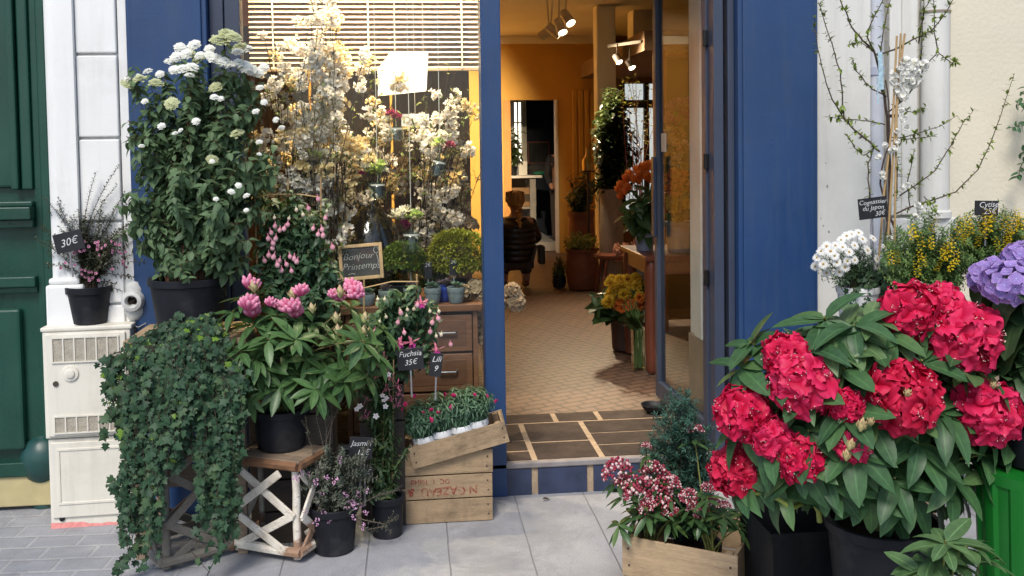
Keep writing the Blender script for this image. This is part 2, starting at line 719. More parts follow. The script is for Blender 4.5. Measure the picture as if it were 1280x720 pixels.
# ================================================================== THE SETTING
def slab_mat(name, c1, c2, mortar, bw, rh, ms, off, rot, bmp=0.4, smooth=0.1, loc=(0, 0, 0), speck=0.35):
    mt, nt, b = nm(name)
    tc = N(nt, 'ShaderNodeTexCoord')
    mp = N(nt, 'ShaderNodeMapping')
    mp.inputs['Rotation'].default_value = (0, 0, rot)
    mp.inputs['Location'].default_value = loc
    nt.links.new(tc.outputs['Object'], mp.inputs['Vector'])
    v = mp.outputs[0]
    wob = noise(nt, 3, 3, v)
    add = N(nt, 'ShaderNodeMixRGB', blend_type='ADD')
    add.inputs[0].default_value = 0.012
    nt.links.new(v, add.inputs[1])
    nt.links.new(wob, add.inputs[2])
    bt = N(nt, 'ShaderNodeTexBrick')
    bt.offset = off
    bt.inputs['Scale'].default_value = 1
    bt.inputs['Brick Width'].default_value = bw
    bt.inputs['Row Height'].default_value = rh
    bt.inputs['Mortar Size'].default_value = ms
    bt.inputs['Mortar Smooth'].default_value = smooth
    bt.inputs['Color1'].default_value = c4(c1)
    bt.inputs['Color2'].default_value = c4(c2)
    bt.inputs['Mortar'].default_value = c4(mortar)
    nt.links.new(add.outputs[0], bt.inputs['Vector'])
    c = bt.outputs['Color']
    sp = noise(nt, 170, 2, v, 0.7)
    c = mix(nt, speck, c, ramp(nt, sp, [(0.3, mul(c1, 0.45)), (0.55, c1), (0.75, mul(c2, 1.7))]), 'MIX')
    big = noise(nt, 2.2, 7, v, 0.7)
    c = mix(nt, ramp(nt, big, [(0.42, (0, 0, 0)), (0.66, (0.6,) * 3)]), c, mul(c1, 0.58))
    sm = noise(nt, 9, 6, v, 0.75)
    c = mix(nt, ramp(nt, sm, [(0.56, (0, 0, 0)), (0.7, (0.4,) * 3)]), c, mul(c1, 0.5))
    gum = N(nt, 'ShaderNodeTexVoronoi')
    gum.inputs['Scale'].default_value = 3.1
    nt.links.new(v, gum.inputs['Vector'])
    c = mix(nt, ramp(nt, gum.outputs['Distance'], [(0.03, (0.5,) * 3), (0.05, (0, 0, 0))]), c, mul(c1, 0.4))
    st_ = noise(nt, 1.1, 8, v, 0.8, 0.8)
    c = mix(nt, ramp(nt, st_, [(0.5, (0, 0, 0)), (0.58, (0.45,) * 3), (0.66, (0.1,) * 3)]), c, mul(c1, 0.6))
    nt.links.new(c, b.inputs['Base Color'])
    b.inputs['Roughness'].default_value = 0.8
    h = N(nt, 'ShaderNodeMath', operation='MULTIPLY_ADD')
    h.inputs[1].default_value = 0.06
    nt.links.new(sp, h.inputs[0])
    iv = N(nt, 'ShaderNodeMath', operation='SUBTRACT')
    iv.inputs[0].default_value = 1
    nt.links.new(bt.outputs['Fac'], iv.inputs[1])
    nt.links.new(iv.outputs[0], h.inputs[2])
    bump(nt, b, h.outputs[0], bmp, 0.008)
    return mt


XG = X(300, 640, 0)      # where the setts meet the slabs
xj = P(645, 623, z=0).x
slabs = slab_mat('granite_slab', (0.33, 0.335, 0.36), (0.37, 0.37, 0.39), (0.075, 0.07, 0.065), 1.25, 0.343, 0.0035, 0.0, PI / 2, loc=(1.25, -xj + 0.343 * 8, 0))
setts = slab_mat('sett_paving', (0.3, 0.31, 0.34), (0.37, 0.375, 0.4), (0.45, 0.45, 0.46), 0.21, 0.125, 0.010, 0.5, 0.05, 0.6, 0.3, loc=(0, 0.04, 0))
mb = MB()
mb.box((-60, -5.3, -0.6), (60, 14, -0.012))
structure('ground', mb, paint('bedding', (0.12, 0.12, 0.12), 0.9), 'grey concrete bed under the pavement and the shop', 'ground')
mb = MB()
mb.box((XG, -5.2, -0.02), (12, 0.3, 0.0))
structure('sidewalk', mb, slabs, 'pale granite slab pavement in front of the step', 'pavement')
mb = MB()
mb.box((-12, -5.2, -0.02), (XG - 0.004, 0.6, 0.0))
structure('sett_pavement', mb, setts, 'strip of small grey setts in front of the green door', 'pavement')
mb = MB()
mb.box((-60, -5.4, -0.14), (60, -5.2, 0.0))
structure('kerb', mb, paint('kerb_stone', (0.3, 0.3, 0.31), 0.8, 0.2, 8), 'granite kerb along the pavement', 'kerb')
mb = MB()
mb.quad([(-300, -300, -0.13), (300, -300, -0.13), (300, 300, -0.13), (-300, 300, -0.13)])
structure('road', mb, paint('asphalt', (0.05, 0.05, 0.052), 0.9, 0.2, 3, 0.5, 80), 'grey asphalt road past the pavement', 'road')

# ---- shop interior shell
FZ = 0.165
xs0 = X(638, 560, 0)
floor_mt, nt, b = nm('patterned_vinyl')
v = coords(nt, (1, 1, 1), (0, 0, math.radians(-24)))
bt = N(nt, 'ShaderNodeTexBrick')
bt.offset = 0.0
for k, q in (('Scale', 1), ('Brick Width', 0.3), ('Row Height', 0.3), ('Mortar Size', 0.012)):
    bt.inputs[k].default_value = q
nt.links.new(v, bt.inputs['Vector'])
for k, q in (('Color1', (0.15, 0.09, 0.066)), ('Color2', (0.19, 0.115, 0.085)), ('Mortar', (0.07, 0.042, 0.03))):
    bt.inputs[k].default_value = c4(q)
wv = N(nt, 'ShaderNodeTexBrick')
wv.offset = 0.5
for k, q in (('Scale', 1), ('Brick Width', 0.15), ('Row Height', 0.075), ('Mortar Size', 0.011), ('Mortar Smooth', 0.3)):
    wv.inputs[k].default_value = q
nt.links.new(v, wv.inputs['Vector'])
c = mix(nt, ramp(nt, wv.outputs['Fac'], [(0.1, (0, 0, 0)), (0.9, (1,) * 3)]), bt.outputs[0], (0.034, 0.02, 0.015))
c = mix(nt, 0.3, c, ramp(nt, noise(nt, 40, 4, v), [(0.3, (0.055, 0.034, 0.024)), (0.7, (0.19, 0.125, 0.085))]))
nt.links.new(c, b.inputs['Base Color'])
b.inputs['Roughness'].default_value = 0.5
mb = MB()
mb.box((-1.62, 0.03, -0.01), (4.65, 14.2, FZ - 0.012))
structure('floor', mb, floor_mt, 'brown patterned tile floor running back through the shop', 'floor')

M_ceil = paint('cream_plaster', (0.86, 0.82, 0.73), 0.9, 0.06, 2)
mb = MB()
mb.box((-1.75, 0.1, 3.42), (4.75, 14.3, 3.6))
structure('ceiling', mb, M_ceil, 'cream plaster ceiling over the shop', 'ceiling')
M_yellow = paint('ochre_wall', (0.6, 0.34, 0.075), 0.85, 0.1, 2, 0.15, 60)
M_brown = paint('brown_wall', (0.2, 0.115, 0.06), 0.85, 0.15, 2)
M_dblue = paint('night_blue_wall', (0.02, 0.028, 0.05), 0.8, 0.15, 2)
BY = P(660, 316, z=FZ).y           # back wall
dx0, dx1 = X(630, 220, BY), X(698, 220, BY)
dz1 = Z(660, 125, BY)
cx = X(748, 100, BY) + 0.02
t = thing('back_wall', 'ochre yellow back wall with an open doorway to the back room', 'wall', (0, BY, 0))
mb = MB()
mb.box((-1.6, 0, FZ - 0.1), (dx0, 0.14, 3.42))
mb.box((dx1, 0, FZ - 0.1), (cx, 0.14, 3.42))
mb.box((dx0, 0, dz1), (dx1, 0.14, 3.42))
part(t, 'plaster', mb, M_yellow)
mb = MB()
mb.box((dx1 - 0.035, -0.02, FZ - .1), (dx1, 0.16, dz1))
part(t, 'door_jamb', mb, paint('white_gloss', (0.75, 0.72, 0.66), 0.4, 0.05), bevel=.003)
mb = MB()
mb.box((dx0, -0.02, FZ - .1), (dx0 + 0.11, 0.16, dz1))
part(t, 'door_jamb', mb, wood('orange_pine', (0.4, 0.17, 0.04), (0.55, 0.26, 0.07), (14, 14, 1.3)), bevel=.003)
mb = MB()
mb.box((-1.6, -0.03, 3.3), (cx, 0.0, 3.42))
part(t, 'cornice', mb, M_ceil, bevel=.01)

t = thing('side_wall', 'left inner wall of the shop in ochre and brown', 'wall', (-1.62, 0, 0))
mb = MB()
mb.box((-0.13, 0.12, -0.01), (0, 9.8, 3.42))
part(t, 'plaster', mb, M_yellow)
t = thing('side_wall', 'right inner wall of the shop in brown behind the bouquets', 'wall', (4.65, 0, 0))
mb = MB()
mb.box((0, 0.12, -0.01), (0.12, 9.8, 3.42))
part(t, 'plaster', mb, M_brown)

# right part of the back: dark framed windows to the street behind
wx0, wx1, wz0, wz1 = X(776, 150, BY), X(838, 150, BY), Z(800, 262, BY), Z(790, 104, BY)
t = thing('rear_window_wall', 'brown rear wall with a dark framed window onto the bright street behind', 'wall', (0, BY, 0))
mb = MB()
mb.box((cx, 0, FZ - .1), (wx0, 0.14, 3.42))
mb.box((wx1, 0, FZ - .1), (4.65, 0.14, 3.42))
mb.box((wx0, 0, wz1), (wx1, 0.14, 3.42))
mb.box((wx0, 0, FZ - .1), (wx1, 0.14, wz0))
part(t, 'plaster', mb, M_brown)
mb = MB()
zt = Z(790, 130, BY)
mb.box((wx0, -0.03, zt - .06), (wx1, 0.05, zt + 0.06))
xm = X(808, 150, BY)
mb.box((xm - 0.035, -0.035, wz0), (xm + 0.035, 0.05, wz1))
mb.box((wx0, -0.03, wz0), (wx0 + .06, 0.05, wz1))
mb.box((wx1 - .06, -0.03, wz0), (wx1, 0.05, wz1))
part(t, 'window_frame', mb, paint('black_frame', (0.012, 0.012, 0.014), 0.5))
mb = MB()
mb.box((wx0, 0.06, wz0), (wx1, 0.066, wz1))
part(t, 'window_pane', mb, glass('clear_pane'))
mb = MB()
mb.box((cx - 0.1, -2.6, 3.0), (4.65, -2.3, 3.42))
part(t, 'ceiling_beam', mb, M_ceil, bevel=.01)
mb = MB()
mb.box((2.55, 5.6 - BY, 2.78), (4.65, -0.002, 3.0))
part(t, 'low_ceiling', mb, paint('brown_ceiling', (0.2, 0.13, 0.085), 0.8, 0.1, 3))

# pale building across the back street, seen only through that window
t = thing('pale_building', 'pale building across the back street, seen through the rear window', 'building', (6.0, 24, -0.13))
mb = MB()
mb.box((-8, 0, 0), (9, 6, 4.2))
part(t, 'wall', mb, paint('pale_stucco', (0.7, 0.69, 0.66), 0.85, 0.08, 1))
for i in range(5):
    mb = MB()
    mb.box((-7 + i * 3.1, -0.05, 0.9), (-5.6 + i * 3.1, 0.02, 2.6))
    part(t, 'window', mb, paint('far_window', (0.06, 0.07, 0.09), 0.15))

# white rounded column
q = P(757, 200, d=11.4)
rr = 12 * 11.4 / 1180
t = thing('pillar', 'cream square pillar beside the tall evergreen inside the shop', 'pillar', (q.x, q.y, FZ))
mb = MB()
mb.box((-rr, -rr, 0), (rr, rr, 3.42 - FZ))
part(t, 'shaft', mb, M_ceil, bevel=.02)
mb = MB()
mb.box((-rr - .015, -rr - .015, 0), (rr + .015, rr + .015, .12))
part(t, 'skirting', mb, M_ceil, bevel=.005)

# back room
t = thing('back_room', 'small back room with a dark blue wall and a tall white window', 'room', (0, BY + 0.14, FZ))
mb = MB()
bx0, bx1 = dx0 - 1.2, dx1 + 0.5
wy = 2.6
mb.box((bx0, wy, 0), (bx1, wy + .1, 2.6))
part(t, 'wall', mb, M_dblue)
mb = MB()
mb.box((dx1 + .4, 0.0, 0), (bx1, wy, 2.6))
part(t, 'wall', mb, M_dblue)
lw = X(656, 180, BY + .14 + wy)
mb = MB()
mb.box((bx0, wy - .3, 0), (lw, wy, 2.6))
mb.box((bx0, 0, 2.6), (bx1, wy + .1, 2.7))
part(t, 'wall', mb, paint('white_room', (0.75, 0.7, 0.6), 0.8, 0.05))
mb = MB()
mb.box((dx0, .06, 0), (dx1, wy, Z(670, 305, BY) - FZ))
part(t, 'step', mb, paint('grey_step', (0.35, 0.34, 0.33), 0.8))
a, b_ = X(641, 180, BY + wy), X(651, 180, BY + wy)
z0, z1 = Z(646, 205, BY + wy) - FZ, Z(646, 128, BY + wy) - FZ
wf = MB()
for k in range(3):
    xx = a + (b_ - a) * k / 2
    wf.box((xx - .015, wy - .34, z0), (xx + .015, wy - .301, z1))
for k in range(4):
    zz = z0 + (z1 - z0) * k / 3
    wf.box((a, wy - .335, zz - .012), (b_, wy - .302, zz + .012))
wo = part(t, 'window', wf, paint('white_gloss', (0.75, 0.72, 0.66)))
mb = MB()
mb.box((a, wy - .318, z0), (b_, wy - .312, z1))
part(wo, 'pane', mb, emit('lit_pane', (1.0, 0.93, 0.72), 1.6))

# ---- the shopfront
sf = thing('shopfront', 'navy blue painted shopfront around the display window and the open doorway', 'shopfront')
TOP = 3.0


def pil(name, x0, x1, y0, y1, mats, inset=0.022, z0=0.0):
    mb = MB()
    mb.box((x0, y0, z0), (x1, y1, TOP))
    o = part(sf, name, mb, mats, bevel=.004)
    mb = MB()
    mb.box((x0 + inset, y0 - 0.012, z0 + 0.02), (x1 - inset, y0 + .002, TOP - 0.05))
    part(o, 'raised_panel', mb, mats, bevel=.005)


pil('pilaster', X(168), X(267), -0.05, 0.1, M_navy)
pil('pilaster', X(919), X(1017), -0.05, 0.15, M_navy)
mb = MB()
mb.box((X(893), -0.0, FZ), (X(905), 0.12, TOP))
mb.box((X(910.5), 0.0, 0.0), (X(918.5), 0.15, TOP))
part(sf, 'door_jamb', mb, M_navyd, bevel=.003)
mb = MB()
mb.box((X(905.5), 0.13, 0.0), (X(910), 0.2, TOP))
part(sf, 'hinge_gap', mb, paint('white_gloss', (0.75, 0.72, 0.66)))
mb = MB()
mb.box((X(267.5), 0.0, 0.0), (X(285), 0.11, TOP))
mb.box((X(285.6), 0.012, 0.0), (X(305), 0.1, TOP))
mb.box((X(305), 0.012, 0.14), (X(603), 0.1, 0.26))
part(sf, 'window_frame', mb, M_navyd, bevel=.004)
mb = MB()
mb.box((X(267.5), -0.02, 0.0), (X(603), 0.11, 0.138))
part(sf, 'stall_riser', mb, M_navy, bevel=.004)
mb = MB()
mb.box((X(603), -0.03, 0.0), (X(628), 0.13, TOP))
part(sf, 'mullion', mb, M_navy, bevel=.004)
mb = MB()
mb.box((X(305), 0.045, 0.26), (X(603), 0.051, TOP))
part(sf, 'window_pane', mb, glass('shop_glass', (0.96, 0.98, 0.97), 0.75))
mb = MB()
mb.box((X(168), -0.06, TOP), (X(1017), 0.15, TOP + 0.9))
part(sf, 'fascia', mb, M_navy, bevel=.01)
mb = MB()
mb.box((X(60), 0.0, TOP + .9), (X(1017), 0.15, 7))
part(sf, 'upper_wall', mb, paint('white_render', (0.74, 0.73, 0.7), 0.85))

# ---- doorstep with slate paving
ds = thing('doorstep', 'doorstep paved with dark slate in pale joints behind a blue tiled riser', 'doorstep')
sx0, sx1 = X(612, 600, 0), X(915, 560, 0)
mb = MB()
ye = P(720, 515, z=FZ).y
mb.box((sx0, -0.015, 0.0), (sx1 + .25, ye, FZ - 0.003))
part(ds, 'joint_bed', mb, paint('grout', (0.36, 0.27, 0.185), 0.9, 0.25, 30, 0.4, 120))
M_slate = paint('slate', (0.05, 0.037, 0.032), 0.7, 0.4, 7, 0.25, 40, island=0.25, dirt=(0.06, 0.045, 0.038), dirtamt=0.5, spec=0.2)
mb = MB()


def tile(x0, x1, y0, y1):
    mb.box((x0, y0, FZ - 0.02), (x1, y1, FZ))


def fx(px, py):
    return P(px, py, z=FZ).x


def fy(py, px=720):
    return P(px, py, z=FZ).y


g = 0.015
yA0, yA1, yB, yC0, yC1 = 0.012, fy(550), fy(528), fy(526), ye - .004
xa, xb = fx(660, 553), fx(740, 550)
ym1, ym2 = fy(557), fy(542)
tile(sx0, xa - g, yA0, fy(560) - g); tile(sx0, xa - g, fy(560) + g * .4, yA1 + .03); tile(sx0, xa - g, yA1 + .03 + g, yC0 - g)
tile(xa + g, xb - g, yA0, yA1 - g); tile(xa + g, xb - g, yA1 + g * .5, yC0 - g)
tile(xb + g, sx1 + .25, yA0, ym1 - g * .5); tile(xb + g, sx1 + .25, ym1 + g * .6, ym2 - g * .5); tile(xb + g, sx1 + .25, ym2 + g * .6, yC0 - g)
xc, xd = fx(692, 520), fx(748, 520)
tile(sx0, xc - g, yC0 + g * .6, yC1); tile(xc + g, xd - g, yC0 + g * .6, yC1); tile(xd + g, sx1 + .25, yC0 + g * .6, yC1)
part(ds, 'slate_tile', mb, M_slate, bevel=.0012)
mb = MB()
mb.box((sx0, -0.03, FZ - 0.03), (sx1, 0.008, FZ - 0.001))
part(ds, 'nosing', mb, paint('nosing', (0.22, 0.2, 0.2), 0.6, 0.3, 12), bevel=.006)
mb = MB()
x = sx0
cut = [X(664, 600), X(672, 600), X(733, 600), X(741, 600), X(800, 595), X(808, 595), X(866, 590), X(873, 590), sx1]
for i in range(0, len(cut), 2):
    mb.box((x, -0.022, 0.0), (cut[i], 0.0, FZ - 0.032))
    x = cut[i + 1] if i + 1 < len(cut) else x
part(ds, 'riser_tile', mb, paint('blue_slate', (0.028, 0.04, 0.085), 0.45, 0.3, 12, 0.1, 60), bevel=.002)

# ---- glazed door, opened inwards
hx = X(889, 300, 0.1)
hq = Vector((hx, 0.1, FZ))
fq = P(824.5, 496, z=FZ)
ang = math.atan2(fq.y - hq.y, fq.x - hq.x)
L = (Vector((fq.x, fq.y, 0)) - Vector((hq.x, hq.y, 0))).length
dr = thing('glazed_door', 'tall glazed shop door in a dark blue frame, standing open inwards', 'door', hq, ang)
mb = MB()
H = TOP - FZ
mb.box((0, -0.025, 0.012), (0.065, 0.025, H)); mb.box((L - 0.055, -0.025, 0.012), (L, 0.025, H))
mb.box((0.065, -0.024, 0.012), (L - 0.055, 0.024, 0.11)); mb.box((0.065, -0.024, H - .1), (L - .055, 0.024, H))
part(dr, 'frame', mb, M_navyd, bevel=.003)
mb = MB()
mb.box((0.065, -0.003, 0.11), (L - 0.055, 0.003, H - .1))
part(dr, 'pane', mb, glass('door_glass', (0.85, 0.87, 0.87), 0.45))
zh0, zh1 = P(824, 298, d=5.6).z - FZ, P(824, 196, d=5.6).z - FZ
for s in (1,):
    mb = MB()
    mb.box((L - 0.1, s * 0.035, zh0), (L - 0.045, s * 0.055, zh1))
    mb.box((L - 0.05, s * 0.02, zh0 + .05), (L - 0.03, s * 0.03, zh0 + .1))
    mb.box((L - 0.05, s * 0.02, zh1 - .1), (L - 0.03, s * 0.03, zh1 - .05))
    part(dr, 'pull_handle', mb, paint('handle_navy', (.012, .02, .045), .4), bevel=.004)
for py in (45, 202, 350):
    z = Z(897, py, 0) - FZ
    mb = MB()
    mb.lathe([(0.011, z - 0.04), (0.011, z + 0.04)], c=(-0.008, 0.03, 0), n=10)
    mb.box((-0.02, 0.012, z - .035), (0.03, 0.03, z + .035))
    part(dr, 'hinge', mb, paint('black_iron', (0.02, 0.02, 0.022), 0.4, metal=0.6))
mb = MB()
zs = P(833, 178, d=5.5).z - FZ
mb.box((L - 0.2, 0.004, zs - .055), (L - .1, 0.006, zs + .055))
part(dr, 'sticker', mb, paint('sticker_white', (0.55, 0.5, 0.45), 0.5))

# white panelled reveal behind the leaf
t = thing('door_lining', 'pale panelled wooden lining on the wall behind the open glass door', 'panelling', (0, 0, FZ))
y0, y1 = 0.28, 0.8
xl = X(872, 300, 0.45) + 0.08
wzl = P(875, 440, d=5.0).z - FZ
mb = MB()
for k in range(4):
    a0 = y0 + (y1 - y0) * k / 4
    mb.box((xl - (0.02 if k % 2 else 0.035), a0 + .004, wzl), (xl + .03, a0 + (y1 - y0) / 4 - .004, 3.2))
part(t, 'moulding', mb, paint('greyed_white', (0.75, 0.75, 0.73), 0.6, 0.1), bevel=.006)
mb = MB()
mb.box((xl - .03, y0, 0), (xl + .03, y1, wzl - .002))
part(t, 'base_board', mb, paint('beige_base', (0.33, 0.27, 0.21), 0.7, 0.2))

# ---- white rusticated pier on the left
t = thing('stone_pier', 'white rusticated stone pier between the green door and the blue shopfront', 'wall')
px0, pxm, px1, px2 = X(60, 100), X(99, 100), X(150, 100), X(163, 100)
M_white = paint('white_masonry', (0.8, 0.8, 0.79), 0.8, 0.05, 3, 0.12, 50, dirt=(0.5, 0.49, 0.46), dirtamt=0.5, streak=((0.55, 0.53, 0.49), 0.22))
mb = MB()
vs = []
n = 8
prof = [(px0, 0.35)] + [(px0 + 0.06 - 0.06 * math.cos(a), -0.02 - 0.05 * math.sin(a)) for a in [PI / 2 * i / n for i in range(n + 1)]] + [(pxm, -0.07), (pxm, 0.35)]
k = len(prof)
vs = [(x, y, 0.0) for x, y in prof] + [(x, y, 7.0) for x, y in prof]
mb.add(vs, [(i, (i + 1) % k, (i + 1) % k + k, i + k) for i in range(k)])
part(t, 'rounded_jamb', mb, M_white)
z = Z(120, 69)
zs_ = [z + 0.385 * i for i in range(-6, 13)]
mb = MB()
for z in zs_:
    mb.box((pxm + .003, -0.045, max(0, z - 0.385 + .006)), (px1, 0.3, z - .006))
part(t, 'stone_course', mb, M_white, bevel=.006)
mb = MB()
mb.box((pxm + .002, -0.02, 0), (px1, 0.28, 7))
mb.box((px1 + .004, -0.03, 0), (px2, 0.28, 7))
part(t, 'core', mb, M_white, bevel=.004)
mb = MB()
zp = Z(80, 345)
mb.box((px0 - 0.01, -0.1, 0), (pxm + .02, 0.3, zp - .03))
mb.box((px0 + 0.0, -0.088, zp - .03), (pxm + .0, 0.3, zp))
part(t, 'plinth', mb, M_white, bevel=.012)

# ---- cream wall on the right
t = thing('cream_wall', 'cream rendered wall with smooth white strips right of the blue shopfront', 'wall')
M_cream = paint('cream_render', (0.68, 0.62, 0.49), 0.9, 0.06, 2, 0.5, 45, dirt=(0.6, 0.55, 0.46), dirtamt=0.35)
M_smooth = paint('smooth_white', (0.66, 0.65, 0.615), 0.75, 0.05, 3, 0.08, 40, dirt=(0.45, 0.43, 0.4), dirtamt=0.45, streak=((0.45, 0.43, 0.39), 0.35))
x0, x1, x2, x3, x4 = X(1017.5), X(1086), X(1106), X(1150), X(1187)
mb = MB(); mb.box((x0, -0.02, 0), (x1, 0.25, 7)); part(t, 'smooth_strip', mb, M_smooth, bevel=.004)
mb = MB(); mb.box((x1, 0.05, 0), (x3 + .1, 0.25, 7)); part(t, 'recess', mb, M_smooth)
mb = MB()
zb = Z(1165, 268)
mb.box((x2 + .02, -0.01, zb), (x2 + .085, 0.05, 7)); mb.box((x2 + .09, 0.0, zb), (x3 - .012, 0.05, 7))
part(t, 'moulding', mb, M_smooth, bevel=.008)
mb = MB(); mb.box((x2, -0.06, 0), (x4 + .02, 0.05, zb - .015)); part(t, 'base_block', mb, M_smooth, bevel=.006)
mb = MB(); mb.box((x4, 0.0, 0), (12, 0.25, 7)); part(t, 'render', mb, M_cream)
mb = MB()
for px, py, w, h in ((1034, 233, .012, .018), (1029, 282, .008, .012), (1036, 290, .012, .012), (1032, 204, .006, .008), (1026, 273, .007, .012)):
    q = P(px, py, y=-0.0205)
    mb.add([(q.x + w * .6 * math.cos(a) * U(.5, 1.2), -0.0212, q.z + h * .6 * math.sin(a) * U(.5, 1.2)) for a in [i * PI / 4 for i in range(8)]], [tuple(reversed(range(8)))])
part(t, 'chipped_paint', mb, paint('chip_grey', (0.3, 0.29, 0.27), 0.9))

t = thing('drainpipe', 'narrow bluish grey drainpipe behind the quince branches', 'drainpipe', (X(1095), 0.0, 0))
mb = MB(); mb.lathe([(0.036, 0), (0.036, 6)], n=20, c=(0, 0.0, 0)); part(t, 'pipe', mb, paint('zinc_blue', (0.5, 0.52, 0.58), 0.5, 0.12, 6), True)
mb = MB(); mb.lathe([(0.042, 2.05), (0.042, 2.09)], n=20); part(t, 'collar', mb, paint('zinc_blue2', (0.36, 0.39, 0.48), 0.5, 0.12, 6), True)
t = thing('drainpipe', 'wide cream drainpipe standing on a ledge beside the rough render', 'drainpipe', (X(1168), -0.0, zb - .015))
mb = MB(); mb.lathe([(0.07, 0), (0.07, 5)], n=28); part(t, 'pipe', mb, M_smooth, True)
z = Z(1168, 11, -.07) - zb
mb = MB(); mb.lathe([(0.074, z), (0.074, z + .012)], n=28); part(t, 'collar', mb, paint('rusty_strap', (0.25, 0.2, 0.16), 0.7), True)
mb = MB(); mb.lathe([(0.082, 0), (0.082, .03), (.072, .04)], n=28); part(t, 'foot_ring', mb, M_smooth, True)

# ---- green carriage door
gd = thing('carriage_door', 'dark green panelled carriage door with heavy mouldings and a yellow sill', 'door')
M_green = paint('bottle_green', (0.006, 0.05, 0.033), 0.34, 0.3, 3, 0.12, 70, dirt=(0.02, 0.07, 0.055), dirtamt=0.5)
GY = 0.16
e = X(66, 200, GY)
zr = Z(30, 268, GY)      # heavy rail
zr2 = Z(30, 352, GY)
zb = Z(30, 592, GY)
mb = MB(); mb.box((e - 2.4, GY, zb), (e, GY + .08, 4)); part(gd, 'leaf', mb, M_green)
mb = MB()
a = X(48, 100, GY)
for xx, w, p in ((X(57, 100, GY), 0.042, 0.05), (X(45, 100, GY), 0.04, 0.022), (X(33, 100, GY), 0.05, 0.04), (X(19, 100, GY), 0.035, 0.055)):
    z_0 = zb if w == 0.042 else (zb if w == .04 else zr + .12)
    mb.box((xx - w / 2, GY - p, z_0), (xx + w / 2, GY + .005, 4))
part(gd, 'stile_moulding', mb, M_green, bevel=.008)
mb = MB()
xe = X(48, 300, GY)
for z0_, z1_, p in ((zr - .02, zr + .04, .09), (zr - .06, zr - .02, .06), (zr + .04, zr + .065, .06), (zr2 - .02, zr2 + .03, .06), (zr2 - .05, zr2 - .02, .035), (zb, zb + .07, .05)):
    mb.box((e - 2.3, GY - p, z0_), (xe, GY + .004, z1_))
part(gd, 'rail_moulding', mb, M_green, bevel=.006)
mb = MB()
zz0, zz1 = Z(20, 560, GY), Z(20, 385, GY)
mb.box((e - 1.2, GY - .04, zz0), (X(31, 450, GY), GY + .003, zz1))
part(gd, 'lower_panel', mb, M_green, bevel=.012)
mb = MB()
mb.box((e - 1.2, GY - .03, zr + .13), (X(21, 240, GY), GY + .003, 3.6))
part(gd, 'upper_panel', mb, M_green, bevel=.012)
mb = MB()
mb.box((e - 2.4, GY - .035, 0.02), (e + .05, GY + .1, zb - .003))
part(gd, 'sill', mb, paint('yellow_stone', (0.45, 0.38, 0.2), 0.8, 0.2, 8), bevel=.006)

q = P(49, 640, z=0.0)
t = thing('guard_stone', 'dark green iron guard ball on a short foot beside the green door', 'guard stone', (q.x, q.y + .1, 0))
mb = MB()
mb.lathe([(0.068, 0), (0.07, .05), (0.058, .06), (0.05, .085), (0.06, .12), (0.09, .15), (0.105, .19), (.112, .235), (.105, .28), (.08, .325), (.045, .348), (.001, .356)], n=28)
part(t, 'post', mb, paint('guard_green', (0.014, 0.06, 0.055), 0.35, 0.3, 8, 0.1, 50, dirt=(0.1, 0.06, 0.05), dirtamt=.3), True)

q = P(168, 375, y=-0.05)
t = thing('wall_outlet', 'round white dry riser outlet with a dark hole on the stone pier', 'pipe outlet', q)
mb = MB()
mb.box((-.075, 0.02, -.12), (.06, .045, .1))
part(t, 'back_plate', mb, M_white, bevel=.02)
TX = Matrix.Rotation(PI / 2, 4, 'X')
mb = MB()
mb.lathe([(.05, -.03), (.052, .03), (.045, .05), (.03, .055), (.026, .05), (.024, .0)], T=TX, n=24, cap=False)
mb.ball((0, 0.0, -.05), .045, 14, sq=(1, .7, 1)); mb.ball((0, 0.0, .045), .04, 14, sq=(1, .7, 1.1))
part(t, 'body', mb, paint('worn_white', (0.55, 0.56, 0.55), 0.6, 0.2, 20, .3, 50), True)
mb = MB()
mb.lathe([(.025, .0), (.001, .0)], T=Matrix.Translation((0, -.02, 0)) @ TX, n=20)
part(t, 'outlet_hole', mb, paint('rust_hole', (0.06, 0.045, 0.035), 0.9))
mb = MB()
mb.tube([(.055, .0, -.06), (.05, -.01, -.11), (.02, -.02, -.125), (-.02, -.02, -.11)], .004)
part(t, 'chain', mb, M_stake)
# ================================================================== LEFT GROUP, outdoors
def G(px, py):
    return P(px, py, z=0)


# ---- utility cabinet
q0, q1 = G(64, 661), G(166, 648)
q1 = Vector((q1.x, q0.y + 0.02, 0))
W = 0.385
t = thing('utility_cabinet', 'cream plastic utility cabinet in two stacked boxes with grilles, pink spray line along its foot', 'utility box', (q0.x, q0.y, 0), 0.04)
M_cab = paint('cabinet_cream', (0.72, 0.69, 0.61), 0.5, 0.05, 4, 0.05, 150, dirt=(0.45, 0.41, 0.33), dirtamt=0.5, streak=((0.45, 0.41, 0.33), 0.22))
zs1 = P(60, 548, y=q0.y).z
zt1 = P(60, 409, y=q0.y).z
mb = MB()
mb.box((0.0, 0.0, 0.0), (W, 0.17, zs1 - 0.006))
lo = part(t, 'lower_cabinet', mb, M_cab, bevel=.006)
mb = MB()
mb.box((0.012, -0.01, 0.05), (W - .012, 0.002, zs1 - .02))
o = part(lo, 'door', mb, M_cab, bevel=.004)
mb = MB()
fw = 0.012
for (a0, b0, a1, b1) in ((.04, .11, W - .04, .11 + fw), (.04, zs1 - .06, W - .04, zs1 - .06 + fw), (.04, .11 + fw + .001, .04 + fw, zs1 - .061), (W - .04 - fw, .11 + fw + .001, W - .04, zs1 - .061)):
    mb.box((a0, -0.014, b0), (a1, -0.009, b1))
part(lo, 'door_moulding', mb, M_cab, bevel=.002)
